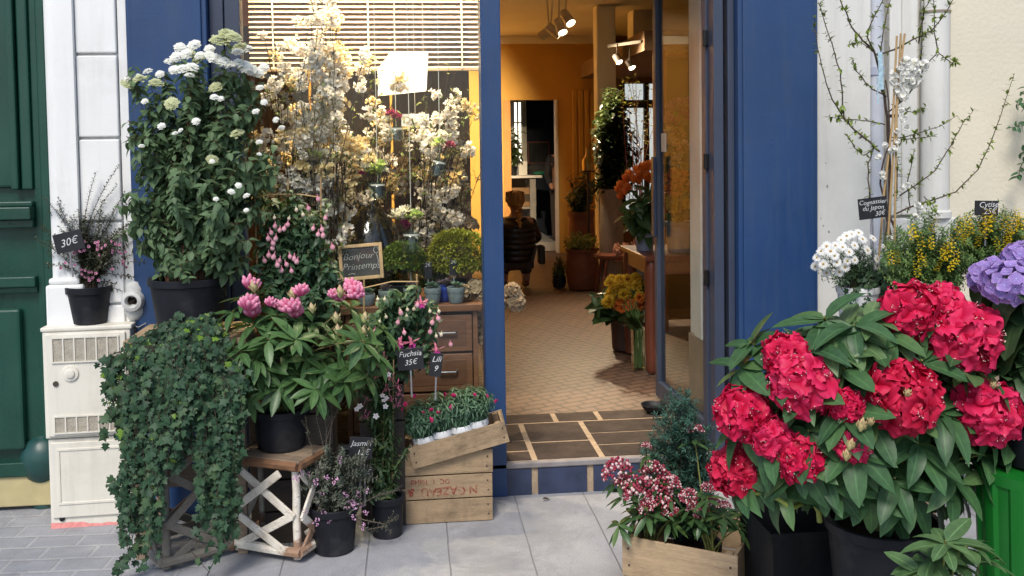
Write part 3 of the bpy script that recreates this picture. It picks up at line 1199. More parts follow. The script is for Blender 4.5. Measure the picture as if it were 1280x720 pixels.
mb = MB(); mb.lathe([(.012, 0), (.012, .006), (.009, .008)], c=(.05, -.001, .045), T=Matrix.Rotation(PI / 2, 4, 'X'), n=14)
part(lo, 'lock', mb, M_blackpot, True)
mb = MB()
mb.box((-0.006, -0.012, zs1), (W - .01, 0.168, zt1 - .02))
mb.box((-0.012, -0.018, zt1 - .02), (W - .002, 0.172, zt1))
up = part(t, 'upper_cabinet', mb, M_cab, bevel=.006)
mb = MB(); mb.box((.01, -.024, zs1 + .012), (W - .03, -.011, zt1 - .03)); part(up, 'door', mb, M_cab, bevel=.004)


def grille(z0, z1, n):
    mb = MB()
    mb.box((.04, -.0265, z0), (W - .06, -.023, z1))
    v_ = part(up, 'vent', mb, paint('vent_beige', (0.42, 0.38, 0.31), 0.8, 0.2, 40, 0.8, 240))
    mb = MB()
    for k in range(n + 1):
        x = .04 + (W - .1) * k / n
        mb.box((x - .003, -.031, z0), (x + .003, -.0255, z1))
    mb.box((.036, -.031, z1), (W - .056, -.0255, z1 + .006)); mb.box((.036, -.031, z0 - .006), (W - .056, -.0255, z0))
    part(v_, 'vent_bar', mb, M_cab)


grille(zt1 - .155, zt1 - .05, 6)
grille(zs1 + .03, zs1 + .1, 6)
mb = MB(); mb.lathe([(.036, 0), (.034, .008), (.02, .009), (.019, .016), (.012, .018)], c=(.115, -.024, zt1 - .21), T=Matrix.Rotation(PI / 2, 4, 'X'), n=24)
part(up, 'dial', mb, M_cab, True)
mb = MB(); mb.lathe([(.012, 0), (.012, .006)], c=(.05, -.024, zt1 - .255), T=Matrix.Rotation(PI / 2, 4, 'X'), n=14)
part(up, 'lock', mb, paint('rust_hole', (0.06, 0.045, 0.035), 0.9), True)
mb = MB()
pts = [(0.0, -.0015, 0.0)] + [(0.0 + W * k / 14, -.0015, (.024 if k < 6 else .012) + U(-.002, .003)) for k in range(15)] + [(W, -.0015, 0)]
mb.add(pts, [tuple(reversed(range(len(pts))))])
part(lo, 'spray_line', mb, paint('pink_spray', (0.8, 0.3, 0.28), 0.7, 0.2, 60))
TOPC = zt1

# ---- little-leaved tea tree in a square-ish black pot on the cabinet
b0 = P(111, 404, z=TOPC + .002)
b0.y = q0.y + .08
t = thing('potted_shrub', 'wispy dark shrub with tiny pink flowers in a black pot on the cream cabinet', 'potted plant', b0)
pot(t, .098, .172, taper=.78, n=24)
L_tea = leafmat('tea_leaf', (0.035, 0.045, 0.025), (0.075, 0.085, 0.05), 0.6, .1, vein=0, hue=(0.11, 0.06, 0.05))
lt = leaf_t(.45, 2, .1, .1)
cl, mb = Cloud(), MB()
tips = []
for i in range(210):
    px = 115 + rng.gauss(0, 26)
    py = 300 + rng.gauss(0, 26)
    py = min(py, 372)
    e = P(px, py, y=b0.y + U(-.1, .1)) - b0
    p = curve((U(-.04, .04), U(-.03, .03), .15), e, .2, 5, .05)
    mb.tube(p, .0022, .0008, 4)
    leafy(cl, p, lt, .004, .02, .2, .8, 0)
    tips.append(e)
for px, py in ((120, 215), (128, 250), (118, 262), (150, 205), (147, 230), (156, 240), (143, 262), (166, 258), (108, 275), (60, 262), (70, 300), (72, 330), (100, 268), (134, 268), (160, 280), (52, 245)):
    e = P(px, py, y=b0.y + U(-.08, .08)) - b0
    p = curve((U(-.03, .03), 0, .16), e, .3, 8, .06)
    mb.tube(p, .0024, .0008, 4)
    leafy(cl, p, lt, .0042, .016, .15, .7, -.1)
part(t, 'stem', mb, M_bark)
cpart(t, 'foliage', cl, L_tea)
pt5 = [petal_t(.9, 2, .12, 0, 2) for _ in range(2)]


def five(pt, n=5, disc=None, tilt=.1, ds=.18):
    c_ = Cloud()
    for k in range(n):
        a = 2 * PI * k / n
        c_.put(pt[k % len(pt)], (0, 0, 0), (math.cos(a), math.sin(a), tilt), (0, 0, 1), 1)
    if disc is not None:
        b_ = MB(); b_.ball((0, 0, .06), ds, 8, disc, (1, 1, .5))
        c_.put(from_mb(b_), (0, 0, 0))
    return c_


PK = petalmat('tea_petal', (0.3, 0.02, 0.09), (0.6, 0.18, 0.36), (0.8, 0.5, 0.62))
fl = Cloud().put(five(pt5, 5, 1).tmpl(), (0, 0, 0), size=.0085).mesh('flower', [PK, paint('tea_eye', (.12, .01, .03), .7)])
for i in range(46):
    px, py = rng.choice([(95, 310), (120, 308), (135, 305), (150, 315), (108, 335), (150, 330), (115, 350), (88, 330)])
    e = P(px + rng.gauss(0, 7), py + rng.gauss(0, 6), y=b0.y - U(.08, .13)) - b0
    o = link('flower', fl, t, e)
    o.rotation_euler = (PI / 2 + U(-.6, .6), 0, U(-.7, .7))
price_tag('slanted black slate tag chalked 30€ before the wispy shrub on the cabinet', P(86, 302, y=b0.y - .12), .125, .088, [('30€', 0, -.016)], .047, -.22, stake=.16, group='chalked price tags')

# ---- birch trestles
M_bir = birch()
M_top = wood('weathered_top', (0.13, 0.09, 0.06), (0.27, 0.2, 0.14), (2, 14, 14), 0.8, 0.3, 0.5)
M_bark2 = paint('brown_bark', (0.2, 0.1, 0.05), 0.85, 0.5, 18, 0.6, 40)


def birch_stand(label, A, B, depth, H, tiers=1):
    A, B = Vector(A), Vector(B)
    v = B - A
    w = v.length
    t = thing('birch_stand', label, 'plant stand', (A.x, A.y, 0), math.atan2(v.y, v.x))
    r = .017
    for x, y in ((r, r), (w - r, r), (r, depth - r), (w - r, depth - r)):
        mb = MB()
        mb.tube([(x + U(-.003, .003), y, .01 + (H - .05) * k / 4) for k in range(5)], r * 1.05, r * .95, 10)
        part(t, 'leg', mb, M_bir, True)
    faces = [((0, -.006), (w, -.006), (0, -1, 0)), ((w + .006, 0), (w + .006, depth), (1, 0, 0)), ((-.006, 0), (-.006, depth), (-1, 0, 0)), ((0, depth + .006), (w, depth + .006), (0, 1, 0))]
    for (ax, ay), (bx, by), n in faces:
        mb = MB()

        def pt(u, s, off=0):
            return (ax + (bx - ax) * u + n[0] * off, ay + (by - ay) * u + n[1] * off, .045 + (H - .1) * s)
        for k in range(tiers):
            s0, s1 = k / tiers, (k + 1) / tiers
            def S(s):
                return s0 + (s1 - s0) * s
            mb.bar(pt(.1, S(1)), pt(.95, S(.44)), .034, .012, n=n)
            mb.bar(pt(.92, S(.46), .001), pt(.12, S(0), .001), .034, .012, n=n)
            mb.bar(pt(.78, S(1), .0125), pt(.02, S(.42), .0125), .034, .012, n=n)
            mb.bar(pt(.02, S(.46), .0135), pt(.85, S(0), .0135), .034, .012, n=n)
        part(t, 'lattice', mb, M_bir, bevel=.004)
        mb = MB()
        mb.tube([pt(-.04, 0), pt(.5, -.005), pt(1.04, 0)], .02, .02, 8)
        part(t, 'rail', mb, M_bir, True)
        mb = MB()
        e = Vector(pt(-.03, 1)); f = Vector(pt(1.03, 1))
        e.z = f.z = H - .022
        mb.tube([e, (e + f) / 2, f], .022, .022, 8)
        part(t, 'rail', mb, M_bark2, True)
    mb = MB()
    k = 3
    for i in range(k):
        mb.box((-.015, -.015 + (depth + .03) * i / k + .002, H - .012), (w + .015, -.015 + (depth + .03) * (i + 1) / k - .002, H))
    part(t, 'top_board', mb, M_top, bevel=.003)
    return t


SH = .43
birch_stand('low birch log stand with a white lattice front, under the pink rhododendron', G(292, 690), G(374, 704), .2, SH)
IH = .8
iA, iB = G(206, 716), G(296, 690)
M_bir_ = M_bir
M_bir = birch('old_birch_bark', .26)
birch_stand('taller birch log stand almost hidden under the trailing ivy', iA, iB, .3, IH, 2)
M_bir = M_bir_

# ---- dark wooden table behind the ivy that carries the viburnum
VB = P(238, 414, z=.93)
VH = .93
x0, x1 = VB.x - .21, VB.x + .25
y0, y1 = VB.y - .17, VB.y + .2
t = thing('wooden_stand', 'weathered wooden plank stand behind the ivy, under the tall white viburnum', 'plant stand', (x0, y0, 0))
w, dpt = x1 - x0, y1 - y0
for x, y in ((0, 0), (w - .04, 0), (0, dpt - .04), (w - .04, dpt - .04)):
    mb = MB(); mb.box((x, y, 0), (x + .04, y + .04, VH - .03)); part(t, 'leg', mb, M_top, bevel=.003)
mb = MB()
for k in range(4):
    mb.box((-.02, -.02 + (dpt + .04) * k / 4 + .003, VH - .028), (w + .02, -.02 + (dpt + .04) * (k + 1) / 4 - .003, VH))
part(t, 'top', mb, M_crate, bevel=.003)
for z in (.3, .6):
    mb = MB(); mb.box((.041, .008, z), (w - .041, .026, z + .09)); part(t, 'rail', mb, M_top, bevel=.003)
    mb = MB(); mb.box((.008, .041, z), (.026, dpt - .041, z + .09)); part(t, 'rail', mb, M_top, bevel=.003)

# ---- viburnum
t = thing('potted_viburnum', 'big leafy viburnum with white flower heads in a large black pot beside the display window', 'potted shrub', VB)
pot(t, .165, .24, taper=.8)
L_vib = leafmat('viburnum_leaf', (0.055, 0.1, 0.05), (0.12, 0.19, 0.095), 0.5, .25, spec=.25, under=(0.13, 0.19, 0.11))
lv = [leaf_t(.5, 4, .12, .3, .75, .8), leaf_t(.46, 4, .15, .45, .8, .8), leaf_t(.55, 4, .08, .2, .75, .75)]
cl, mb = Cloud(), MB()
tg = []
while len(tg) < 110:
    u, v = U(-1, 1), U(-1, 1)
    if u * u + v * v > 1:
        continue
    px = 255 + 98 * u * (1.0 + .1 * v)
    py = 215 + 155 * v
    if py < 95 and px < 200:
        continue
    dd = math.sqrt(max(0, 1 - u * u - v * v))
    e = P(px, py, y=VB.y + U(-1, .6) * dd * .34) - VB
    tg.append(e)
for px, py in ((166, 98), (185, 92), (160, 150), (158, 170), (160, 240), (165, 285), (172, 310), (345, 180), (352, 215), (250, 62), (285, 52), (310, 78), (330, 100), (225, 70), (205, 95)):
    tg.append(P(px, py, y=VB.y + U(-.2, .1)) - VB)
for e in tg:
    a = U(0, 2 * PI)
    s = Vector((.09 * math.cos(a), .09 * math.sin(a), .21))
    mid = s.lerp(e, .45) * 1.0
    mid.x *= .75
    p = curve(s, e, .3, 8, .04)
    mb.tube(p, .0042, .0012, 5)
    leafy(cl, p, lv, .02, .058, .3, .85, .35, True)
    for k in range(3):
        qq, d_ = along(p, U(.45, .95))
        e2 = qq + (d_ + rv(1.0)).normalized() * U(.06, .13)
        p2 = curve(qq, e2, .2, 4, .05, d_)
        mb.tube(p2, .0018, .0008, 4)
        leafy(cl, p2, lv, .014, .05, .15, .9, .35, True)
part(t, 'stem', mb, paint('viburnum_stem', (0.11, 0.05, 0.03), 0.7, 0.3, 20))
cpart(t, 'foliage', cl, L_vib)
WH = petalmat('white_floret', (0.84, 0.85, 0.7), (0.93, 0.93, 0.91), trans=.35, var=.06)
CRM = petalmat('cream_bud', (0.45, 0.5, 0.22), (0.6, 0.62, 0.38), trans=.2, var=.3)
w5 = [petal_t(.85, 2, .1, 0, 2) for _ in range(2)]
floret = five(w5, 5).tmpl()
heads = []
for kind in range(4):
    c_ = Cloud()
    n_ = 46
    for i in range(n_):
        r = .034 * math.sqrt((i + .5) / n_)
        a = i * 2.4
        z = .02 * (1 - (r / .034) ** 2) + U(-.004, .004)
        c_.put(floret, (r * math.cos(a), r * math.sin(a), z), (math.cos(a), math.sin(a), U(-.3, .3)), (r * math.cos(a) * 12, r * math.sin(a) * 12, 1), U(.0085, .0115))
    heads.append(c_.mesh('flower_head', [WH if kind < 3 else CRM]))
    
HP = [(225, 60, 1.1), (243, 57, 1.25), (222, 72, 1.25), (233, 68, 1.1), (250, 70, 1), (268, 74, 1.25), (278, 78, 1.3), (262, 70, 1), (288, 82, 1.1), (298, 80, 1.2), (306, 84, 1.3), (315, 88, 1.1), (330, 85, 1), (322, 92, 1.1), (297, 66, 1.1), (310, 62, 1), (212, 78, 1), (228, 87, 1.2), (240, 85, 1.2), (218, 88, 1), (185, 90, .9), (172, 97, .9), (160, 99, .8), (200, 93, .8), (262, 62, 1.0), (237, 95, .9), (325, 110, .95), (320, 140, .9), (330, 128, .8), (181, 127, .8), (202, 158, .9), (219, 167, .7), (226, 163, .6), (245, 152, .95), (177, 183, .7), (268, 122, 1), (276, 124, .8), (324, 178, .8), (298, 232, .75), (289, 240, .8), (308, 245, .8), (270, 249, .6), (308, 263, .6), (324, 193, .6), (265, 202, .6), (345, 150, .8), (352, 160, .8)]
for i, (px, py, s) in enumerate(HP):
    e = P(px, py, y=VB.y - .3 * math.sqrt(max(.03, 1 - ((px - 255) / 105) ** 2 - ((py - 215) / 172) ** 2)) - .02) - VB
    o = link('flower_head', heads[i % 3], t, e, scale=s * (.62 if py < 100 else .5))
    o.rotation_euler = (Matrix.Rotation(U(.4, 1.1), 3, 'X') @ Matrix.Rotation(U(-.35, .35), 3, 'Y') @ Matrix.Rotation(U(0, 6), 3, 'Z')).to_euler()
for i, (px, py, s) in enumerate([(285, 45, 1.1), (275, 52, 1.1), (292, 48, .9), (300, 60, .9), (235, 68, .8), (175, 100, .8), (195, 105, .8), (270, 110, .8), (215, 130, .8), (297, 168, .8), (265, 200, .7), (160, 105, .8), (250, 75, .9)]):
    e = P(px, py, y=VB.y - U(.05, .25)) - VB
    o = link('flower_head', heads[3], t, e, scale=s)
    o.rotation_euler = (Matrix.Rotation(U(.4, 1.1), 3, 'X') @ Matrix.Rotation(U(-.35, .35), 3, 'Y') @ Matrix.Rotation(U(0, 6), 3, 'Z')).to_euler()

# ---- trailing ivy
IP = Vector(((iA.x + iB.x) / 2 - .02, (iA.y + iB.y) / 2 + .15, IH))
t = thing('trailing_ivy', 'dense dark ivy spilling from its pot down over the birch stand to the pavement', 'ivy', IP)
pot(t, .12, .13, n=20)
L_ivy = leafmat('ivy_leaf', (0.012, 0.038, 0.02), (0.042, 0.09, 0.047), 0.5, .12, vein=.2, spec=.22, hue=(0.08, 0.13, 0.05))
L_ivyy = leafmat('young_ivy_leaf', (0.1, 0.2, 0.02), (0.2, 0.34, 0.05), 0.45, .25, vein=.2)
it = [ivy_t(), ivy_t()]
iy = [ivy_t(1)]
cl, mb = Cloud(), MB()
FACE = Vector((0, -1, .3))


def ivy_leafs(p, step, s, t0=.0, face=FACE, young=.008):
    Ln = sum((p[i + 1] - p[i]).length for i in range(len(p) - 1))
    for i in range(int(Ln * (1 - t0) / step)):
        qq, d_ = along(p, min(.999, t0 + (1 - t0) * (i + rng.random()) * step / max(.001, Ln * (1 - t0))))
        dn = Vector((rng.gauss(0, .7), rng.gauss(0, .3) - .25, -.7 + rng.gauss(0, .35)))
        cl.put(rng.choice(iy if rng.random() < young else it), qq + rv(.012), dn, face + rv(.6), s * rng.choice((.45, .6, .75, .9, 1.0, 1.15, 1.4)))


# mound on top
for i in range(150):
    px, py = U(150, 292), U(424, 475)
    e = P(px, py, d=3.86 + U(-.12, .12)) - IP
    p = curve((U(-.08, .08), U(-.08, .08), .1), e, .5, 5, .08)
    mb.tube(p, .0015, .001, 4)
    ivy_leafs(p, .018, .031, .3, FACE + Vector((0, 0, .5)), .1)
# curtain: strands that fall from the rim, with the gaps of the photograph
for i in range(175):
    px = U(136, 303)
    edge = abs(px - 222) / 85
    bot = U(480, 600)
    if 150 < px < 205:
        bot = rng.choice([U(500, 560), U(600, 700), U(640, 712)])
    elif px >= 205 and px < 238:
        bot = U(520, 590)
    elif px >= 250 and px < 296:
        bot = rng.choice([U(560, 690), U(620, 692)])
    elif px < 150:
        bot = U(450, 545)
    d0 = 3.78 - .1 * (1 - edge) + U(-.04, .05)
    pts, x = [], px
    tx = px * .55 + 222 * .45
    for k in range(9):
        f_ = k / 8
        py = 432 + (bot - 432) * f_
        xx = tx + (px - tx) * min(1, f_ * 2.5) + 5 * math.sin(f_ * 6 + i)
        if 205 < px < 240 and py > 540:
            xx -= 6
        pts.append(P(xx, py, d=d0 + .06 * (1 - f_) * (f_ < .3)) - IP)
    mb.tube(pts, .0016, .001, 4)
    ivy_leafs(pts, .02, .029, 0.0)
for pl in ([(150, 440), (135, 455), (125, 458), (122, 456)], [(160, 560), (150, 600), (140, 606), (135, 608)], [(160, 585), (148, 592), (138, 610)], [(150, 470), (137, 520), (132, 555)], [(175, 640), (160, 690), (150, 700), (142, 716)], [(190, 680), (180, 700), (170, 716)], [(240, 690), (252, 705), (262, 716)], [(268, 660), (275, 690), (268, 702)], [(165, 650), (158, 648), (155, 655)]):
    p = [P(x, y, d=3.74) - IP for x, y in pl]
    mb.tube(p, .0016, .001, 4)
    ivy_leafs(p, .02, .033, .3)
part(t, 'stem', mb, M_bark)
cpart(t, 'foliage', cl, [L_ivy, L_ivyy])

# ---- pink budded rhododendron on the low birch stand
RB = P(352, 558, z=SH + .002)
t = thing('potted_rhododendron', 'rhododendron with pink opening buds in a black pot on the low birch stand', 'potted shrub', RB)
pot(t, .118, .175, taper=.85)
L_rho = leafmat('rhododendron_leaf', (0.03, 0.075, 0.028), (0.075, 0.15, 0.05), 0.4, .15, under=(0.12, 0.17, 0.08), vein=.5)
lr = [leaf_t(.3, 5, .14, .25, .85, .7), leaf_t(.28, 5, .1, .4, .85, .7), leaf_t(.32, 5, .16, .12, .85, .7)]
PINK = petalmat('pink_bud', (0.55, 0.03, 0.17), (0.75, 0.13, 0.31), (0.88, 0.42, 0.57), .25, .5, .5)
BUD = petalmat('cream_scale_bud', (0.3, 0.36, 0.12), (0.55, 0.5, 0.28), (0.55, 0.36, 0.22), .1, .6, .3)
bud_t = leaf_t(.55, 3, .35, -.1, .7, .8)


def rho_bud(scale=1.0, n=19):
    c_ = Cloud()
    for i in range(n):
        f_ = (i + .5) / n
        ph = i * 2.4
        th = .1 + .8 * math.sqrt(f_)
        d_ = Vector((math.sin(th) * math.cos(ph), math.sin(th) * math.sin(ph), math.cos(th)))
        base = d_ * .006
        b_ = MB()
        L_ = .054 * U(.8, 1.1) * (1 - .25 * f_)
        prof = [(.001, 0), (.0035, L_ * .2), (.0068, L_ * .5), (.0078, L_ * .72), (.0055, L_ * .9), (.0005, L_)]
        b_.lathe(prof, n=7, cap=False)
        tt = from_mb(b_)
        tt['uv'] = np.array([(0.5, max(0, q[2] / L_)) for q in tt['v']])
        Rm = np.array(d_.to_track_quat('Z', 'Y').to_matrix())
        c_.items.append((tt, Rm, np.array(base)))
    return c_


def cream_bud():
    c_ = Cloud()
    b_ = MB()
    b_.lathe([(.004, 0), (.011, .012), (.012, .022), (.008, .036), (.001, .048)], n=10, cap=False)
    tt = from_mb(b_)
    tt['uv'] = np.array([(0.5, q[2] / .048) for q in tt['v']])
    c_.items.append((tt, np.eye(3), np.zeros(3)))
    sc = leaf_t(.5, 2, .3, -.2)
    for i in range(9):
        a = i * 2.4
        c_.put(sc, (.009 * math.cos(a), .009 * math.sin(a), .006 + .002 * i), (math.cos(a) * .3, math.sin(a) * .3, 1), (math.cos(a), math.sin(a), .2), .02)
    return c_


bud_m = [rho_bud().mesh('flower_bud', [PINK]) for _ in range(3)]
cbud_m = cream_bud().mesh('closed_bud', [BUD])
cl, mb = Cloud(), MB()


def whorl(cl, mb, base, tip, n, size, lt, el=(0.05, 0.5), droop=.2, up=None, r=.004):
    p = curve(base, tip, .35, 6, .03)
    mb.tube(p, r, r * .6, 6)
    ax = (p[-1] - p[-3]).normalized()
    ax = (ax + Vector((0, 0, .6))).normalized()
    x = ax.orthogonal().normalized()
    y_ = ax.cross(x)
    ph = U(0, 6)
    for i in range(n):
        a = ph + 2 * PI * i / n + U(-.25, .25)
        e = U(*el)
        o = x * math.cos(a) + y_ * math.sin(a)
        d_ = (o * math.cos(e) + ax * math.sin(e) + Vector((0, 0, -droop * U(.3, 1.3)))).normalized()
        cl.put(rng.choice(lt), p[-1] - ax * U(0, .018) + o * .004, d_, ax + Vector((0, 0, .3)) + rv(.15), size * U(.7, 1.15), U(-.2, .2))
    return ax


SP = [(310, 362), (315, 395), (345, 385), (367, 392), (440, 375), (425, 395), (391, 395), (420, 418), (452, 395), (455, 418), (355, 430), (300, 430), (285, 400), (330, 450), (385, 440), (410, 455), (440, 450), (470, 430), (300, 470), (350, 475), (395, 478), (430, 470), (280, 440), (480, 400), (370, 415), (335, 415), (320, 440), (460, 460), (290, 380), (375, 460)]
for i, (px, py) in enumerate(SP):
    tip = P(px, py + 8, y=RB.y + (U(-.24, -.1) if py > 400 else U(-.15, .12))) - RB
    whorl(cl, mb, (U(-.03, .03), U(-.03, .03), .16), tip, rng.choice([8, 9, 10]), .125, lr, (-.1, .5), .12)
for i in range(26):
    px, py = U(285, 470), U(420, 500)
    tip = P(px, py, y=RB.y + U(-.2, .2)) - RB
    whorl(cl, mb, (U(-.03, .03), U(-.03, .03), .16), tip, 8, .115, lr, (-.4, .2), .3)
part(t, 'stem', mb, paint('rhodo_stem', (0.13, 0.12, 0.04), 0.7, 0.3, 20), True)
cpart(t, 'foliage', cl, L_rho)
for px, py, s, n_ in ((311, 357, 1.15, 1), (310, 384, 1.4, 1), (316, 392, 1.2, 1), (337, 378, .8, 1), (351, 380, .8, 1), (378, 365, 1.1, 1), (366, 386, 1.4, 1), (372, 392, 1.1, 1), (417, 368, .9, 1), (425, 372, .9, 1), (440, 362, 1.3, 1), (446, 368, 1.2, 1)):
    e = P(px, py, y=RB.y - U(.1, .2)) - RB
    o = link('flower_bud', rng.choice(bud_m), t, e - Vector((0, 0, .02)), (U(-.2, .4), U(-.3, .3), U(0, 6)), s)
for px, py, s in ((366, 368, 1.1), (391, 384, .9), (425, 365, 1.1), (420, 397, 1), (422, 412, 1), (455, 396, .9), (454, 414, 1.1), (355, 425, 1.1), (318, 358, 1.1)):
    e = P(px, py, y=RB.y - U(.14, .22)) - RB
    link('closed_bud', cbud_m, t, e - Vector((0, 0, .025)), (U(-.2, .3), U(-.2, .2), 0), s * 1.1)

# ---- fuchsias
L_fu = leafmat('fuchsia_leaf', (0.022, 0.06, 0.03), (0.06, 0.12, 0.055), 0.48, .2, vein=.25)
lf = [leaf_t(.52, 4, .1, .3, .75, .8), leaf_t(.48, 3, .1, .2, .75, .8)]
FB = petalmat('fuchsia_bud', (0.55, 0.14, 0.25), (0.78, 0.36, 0.46), (0.85, 0.68, 0.66), .25, .45, .4)
FW2 = petalmat('fuchsia_pale_bud', (0.5, 0.55, 0.3), (0.75, 0.68, 0.52), (0.8, 0.6, 0.55), .25, .45, .3)
FO = petalmat('fuchsia_open', (0.6, 0.1, 0.2), (0.75, 0.2, 0.32), (0.85, 0.42, 0.5), .25, .5, .4)
FS = petalmat('fuchsia_skirt', (0.4, 0.02, 0.2), (0.55, 0.05, 0.3), (0.6, 0.1, 0.4), .25, .5, .4)


def fbud(mat):
    b_ = MB()
    b_.lathe([(.0005, .012), (.002, .01), (.0025, .002), (.004, -.001), (.0085, -.006), (.0105, -.012), (.009, -.018), (.004, -.0225), (.0005, -.0245)], n=9, cap=False)
    tt = from_mb(b_)
    tt['uv'] = np.array([(.5, min(1, max(0, -q[2] / .03 + .2))) for q in tt['v']])
    c_ = Cloud()
    c_.items.append((tt, np.eye(3), np.zeros(3)))
    return c_.mesh('flower_bud', [mat])


def fopen():
    c_ = Cloud()
    b_ = MB()
    b_.lathe([(.0005, .02), (.003, .016), (.0035, .006), (.006, -.004), (.007, -.012)], n=9, cap=False)
    tt = from_mb(b_); tt['uv'] = np.array([(.5, .4)] * len(tt['v']))
    c_.items.append((tt, np.eye(3), np.zeros(3)))
    sp_ = leaf_t(.42, 3, .1, -.3)
    for i in range(4):
        a = i * PI / 2 + .3
        c_.put(sp_, (.005 * math.cos(a), .005 * math.sin(a), -.006), (math.cos(a), math.sin(a), -.15), (0, 0, 1), .03)
    sk = petal_t(.9, 3, .1, .05, 3, m=1)
    for i in range(5):
        a = i * 1.257
        c_.put(sk, (.004 * math.cos(a), .004 * math.sin(a), -.008), (math.cos(a) * .35, math.sin(a) * .35, -1), (math.cos(a), math.sin(a), .3), .022)
    return c_.mesh('flower', [FO, FS])


fb_m, fw_m, fo_m = fbud(FB), fbud(FW2), fopen()


def fuchsia(t, B, region, n, buds, pale, opens, yb, yo, hpot):
    cl, mb = Cloud(), MB()
    for i in range(n):
        px, py = region()
        e = P(px, py, y=yb + U(-yo, yo)) - B
        p = curve((U(-.04, .04), U(-.04, .04), hpot), e, .35, 7, .06)
        mb.tube(p, .002, .001, 4)
        leafy(cl, p, lf, .015, .046, .25, .9, .45, True)
        for k in range(2):
            qq, d_ = along(p, U(.5, .98))
            e2 = qq + (rv(1) + Vector((0, -.3, -.3))).normalized() * U(.04, .09)
            p2 = [qq, (qq + e2) / 2 + Vector((0, 0, .01)), e2]
            mb.tube(p2, .0012, .0008, 3)
            leafy(cl, p2, lf, .012, .042, .1, .9, .45, True)
    part(t, 'stem', mb, paint('fuchsia_stem', (0.12, 0.07, 0.04), .7, .3, 20))
    cpart(t, 'foliage', cl, L_fu)
    for lst, me, s in ((buds, fb_m, 1.0), (pale, fw_m, .75), (opens, fo_m, 1.15)):
        for px, py in lst:
            e = P(px, py, y=yb - yo - U(.0, .04)) - B
            link(me.name.split('.')[0], me, t, e + Vector((0, 0, .008)), (U(-.3, .3), U(-.3, .3), U(0, 6)), s * U(.9, 1.1))


M_dark = wood('stained_wood', (.022, .016, .013), (.05, .036, .028), (1.5, 14, 14))


def slat_box(t, hw, hd, H, n):
    for k in range(n):
        for y in (-hd, hd - .018):
            mb = MB(); mb.box((-hw, y, H * k / n + .004), (hw, y + .018, H * (k + 1) / n - .004)); part(t, 'slat', mb, M_dark, bevel=.002)
    for x in (-hw, hw - .018):
        mb = MB(); mb.box((x, -hd + .019, 0), (x + .018, hd - .019, H - .002)); part(t, 'end_board', mb, M_dark, bevel=.002)
    mb = MB(); mb.box((-hw + .02, -hd + .02, H - .02), (hw - .02, hd - .02, H - .003)); part(t, 'top', mb, M_dark, bevel=.002)


def reg_a():
    while True:
        px, py = U(318, 432), U(232, 428)
        if (abs(px - 374) / 56) ** 2.5 + (abs(py - 335) / 108) ** 2.5 < 1:
            return px, py


FY = P(372, 400, d=4.18).y
F1 = P(375, 470, y=FY + .02)
slat_box(thing('wooden_stand', 'dark slatted wooden box behind the pink rhododendron, under the trellised fuchsia', 'plant stand', (F1.x, F1.y, 0)), .15, .12, F1.z, 5)
t = thing('potted_fuchsia', 'tall fuchsia with pale pink buds on a cane trellis, between viburnum and chalkboard', 'potted plant', F1)
pot(t, .12, .15)
fuchsia(t, F1, reg_a, 120,
        [(338, 290), (344, 282), (350, 287), (356, 285), (345, 297), (335, 297), (340, 309), (343, 320), (350, 325), (357, 330), (352, 337), (362, 320), (368, 322), (364, 338), (346, 330), (385, 260), (397, 248), (392, 285), (398, 292), (402, 286), (404, 293), (415, 308), (408, 272), (340, 303), (360, 280), (330, 325), (336, 318), (372, 326)],
        [(343, 272), (362, 273), (370, 262), (378, 268), (409, 264), (431, 290), (430, 284), (426, 300)], [], FY, .1, .13)
mb = MB()
zz = F1.z
for px0, py0, px1, py1 in ((360, 300, 360, 225), (401, 240, 401, 222), (325, 290, 318, 235)):
    a_, b_ = P(px0, 420, y=FY) - F1, P(px1, py1, y=FY) - F1
    a_.z = .1
    mb.tube([a_, b_], .004, .004, 6)
for l in ([(318, 247), (340, 243), (375, 243), (402, 247)], [(322, 322), (350, 318), (390, 320)]):
    mb.tube([P(x, y, y=FY - .02) - F1 for x, y in l], .003, .003, 6)
part(t, 'trellis', mb, M_bamboo, True)


def reg_b():
    while True:
        px, py = U(462, 552), U(345, 470)
        if (abs(px - 505) / 46) ** 2 + (abs(py - 408) / 62) ** 2 < 1:
            return px, py


F2Y = P(505, 430, d=4.3).y
F2 = P(491, 475, y=F2Y + .06)
slat_box(thing('wooden_stand', 'dark slatted wooden box behind the jasmine, under the drooping fuchsia', 'plant stand', (F2.x - .05, F2.y, 0)), .1, .1, F2.z, 4)
t = thing('potted_fuchsia', 'drooping fuchsia with open magenta bells above the chalked Fuchsia tag', 'potted plant', F2)
pot(t, .085, .13)
fuchsia(t, F2, reg_b, 95,
        [(498, 402), (541, 402), (547, 397), (505, 415), (469, 413), (563, 430), (500, 390), (532, 378), (538, 414), (522, 380)],
        [(472, 374), (481, 374), (482, 396), (500, 388), (509, 387), (518, 386), (537, 389), (475, 402), (548, 389), (552, 418), (545, 420), (508, 395)],
        [(501, 428), (513, 428), (545, 437), (526, 378)], F2Y, .08, .11)
mb = MB()
for px, py in ((455, 350), (521, 343)):
    a_ = P(px, 430, y=F2Y) - F2
    mb.tube([a_, P(px, py, y=F2Y - .02) - F2], .004, .004, 6)
mb.tube([P(455, 360, y=F2Y - .03) - F2, P(490, 352, y=F2Y - .03) - F2, P(523, 352, y=F2Y - .03) - F2], .003, .003, 6)
part(t, 'trellis', mb, M_bamboo, True)

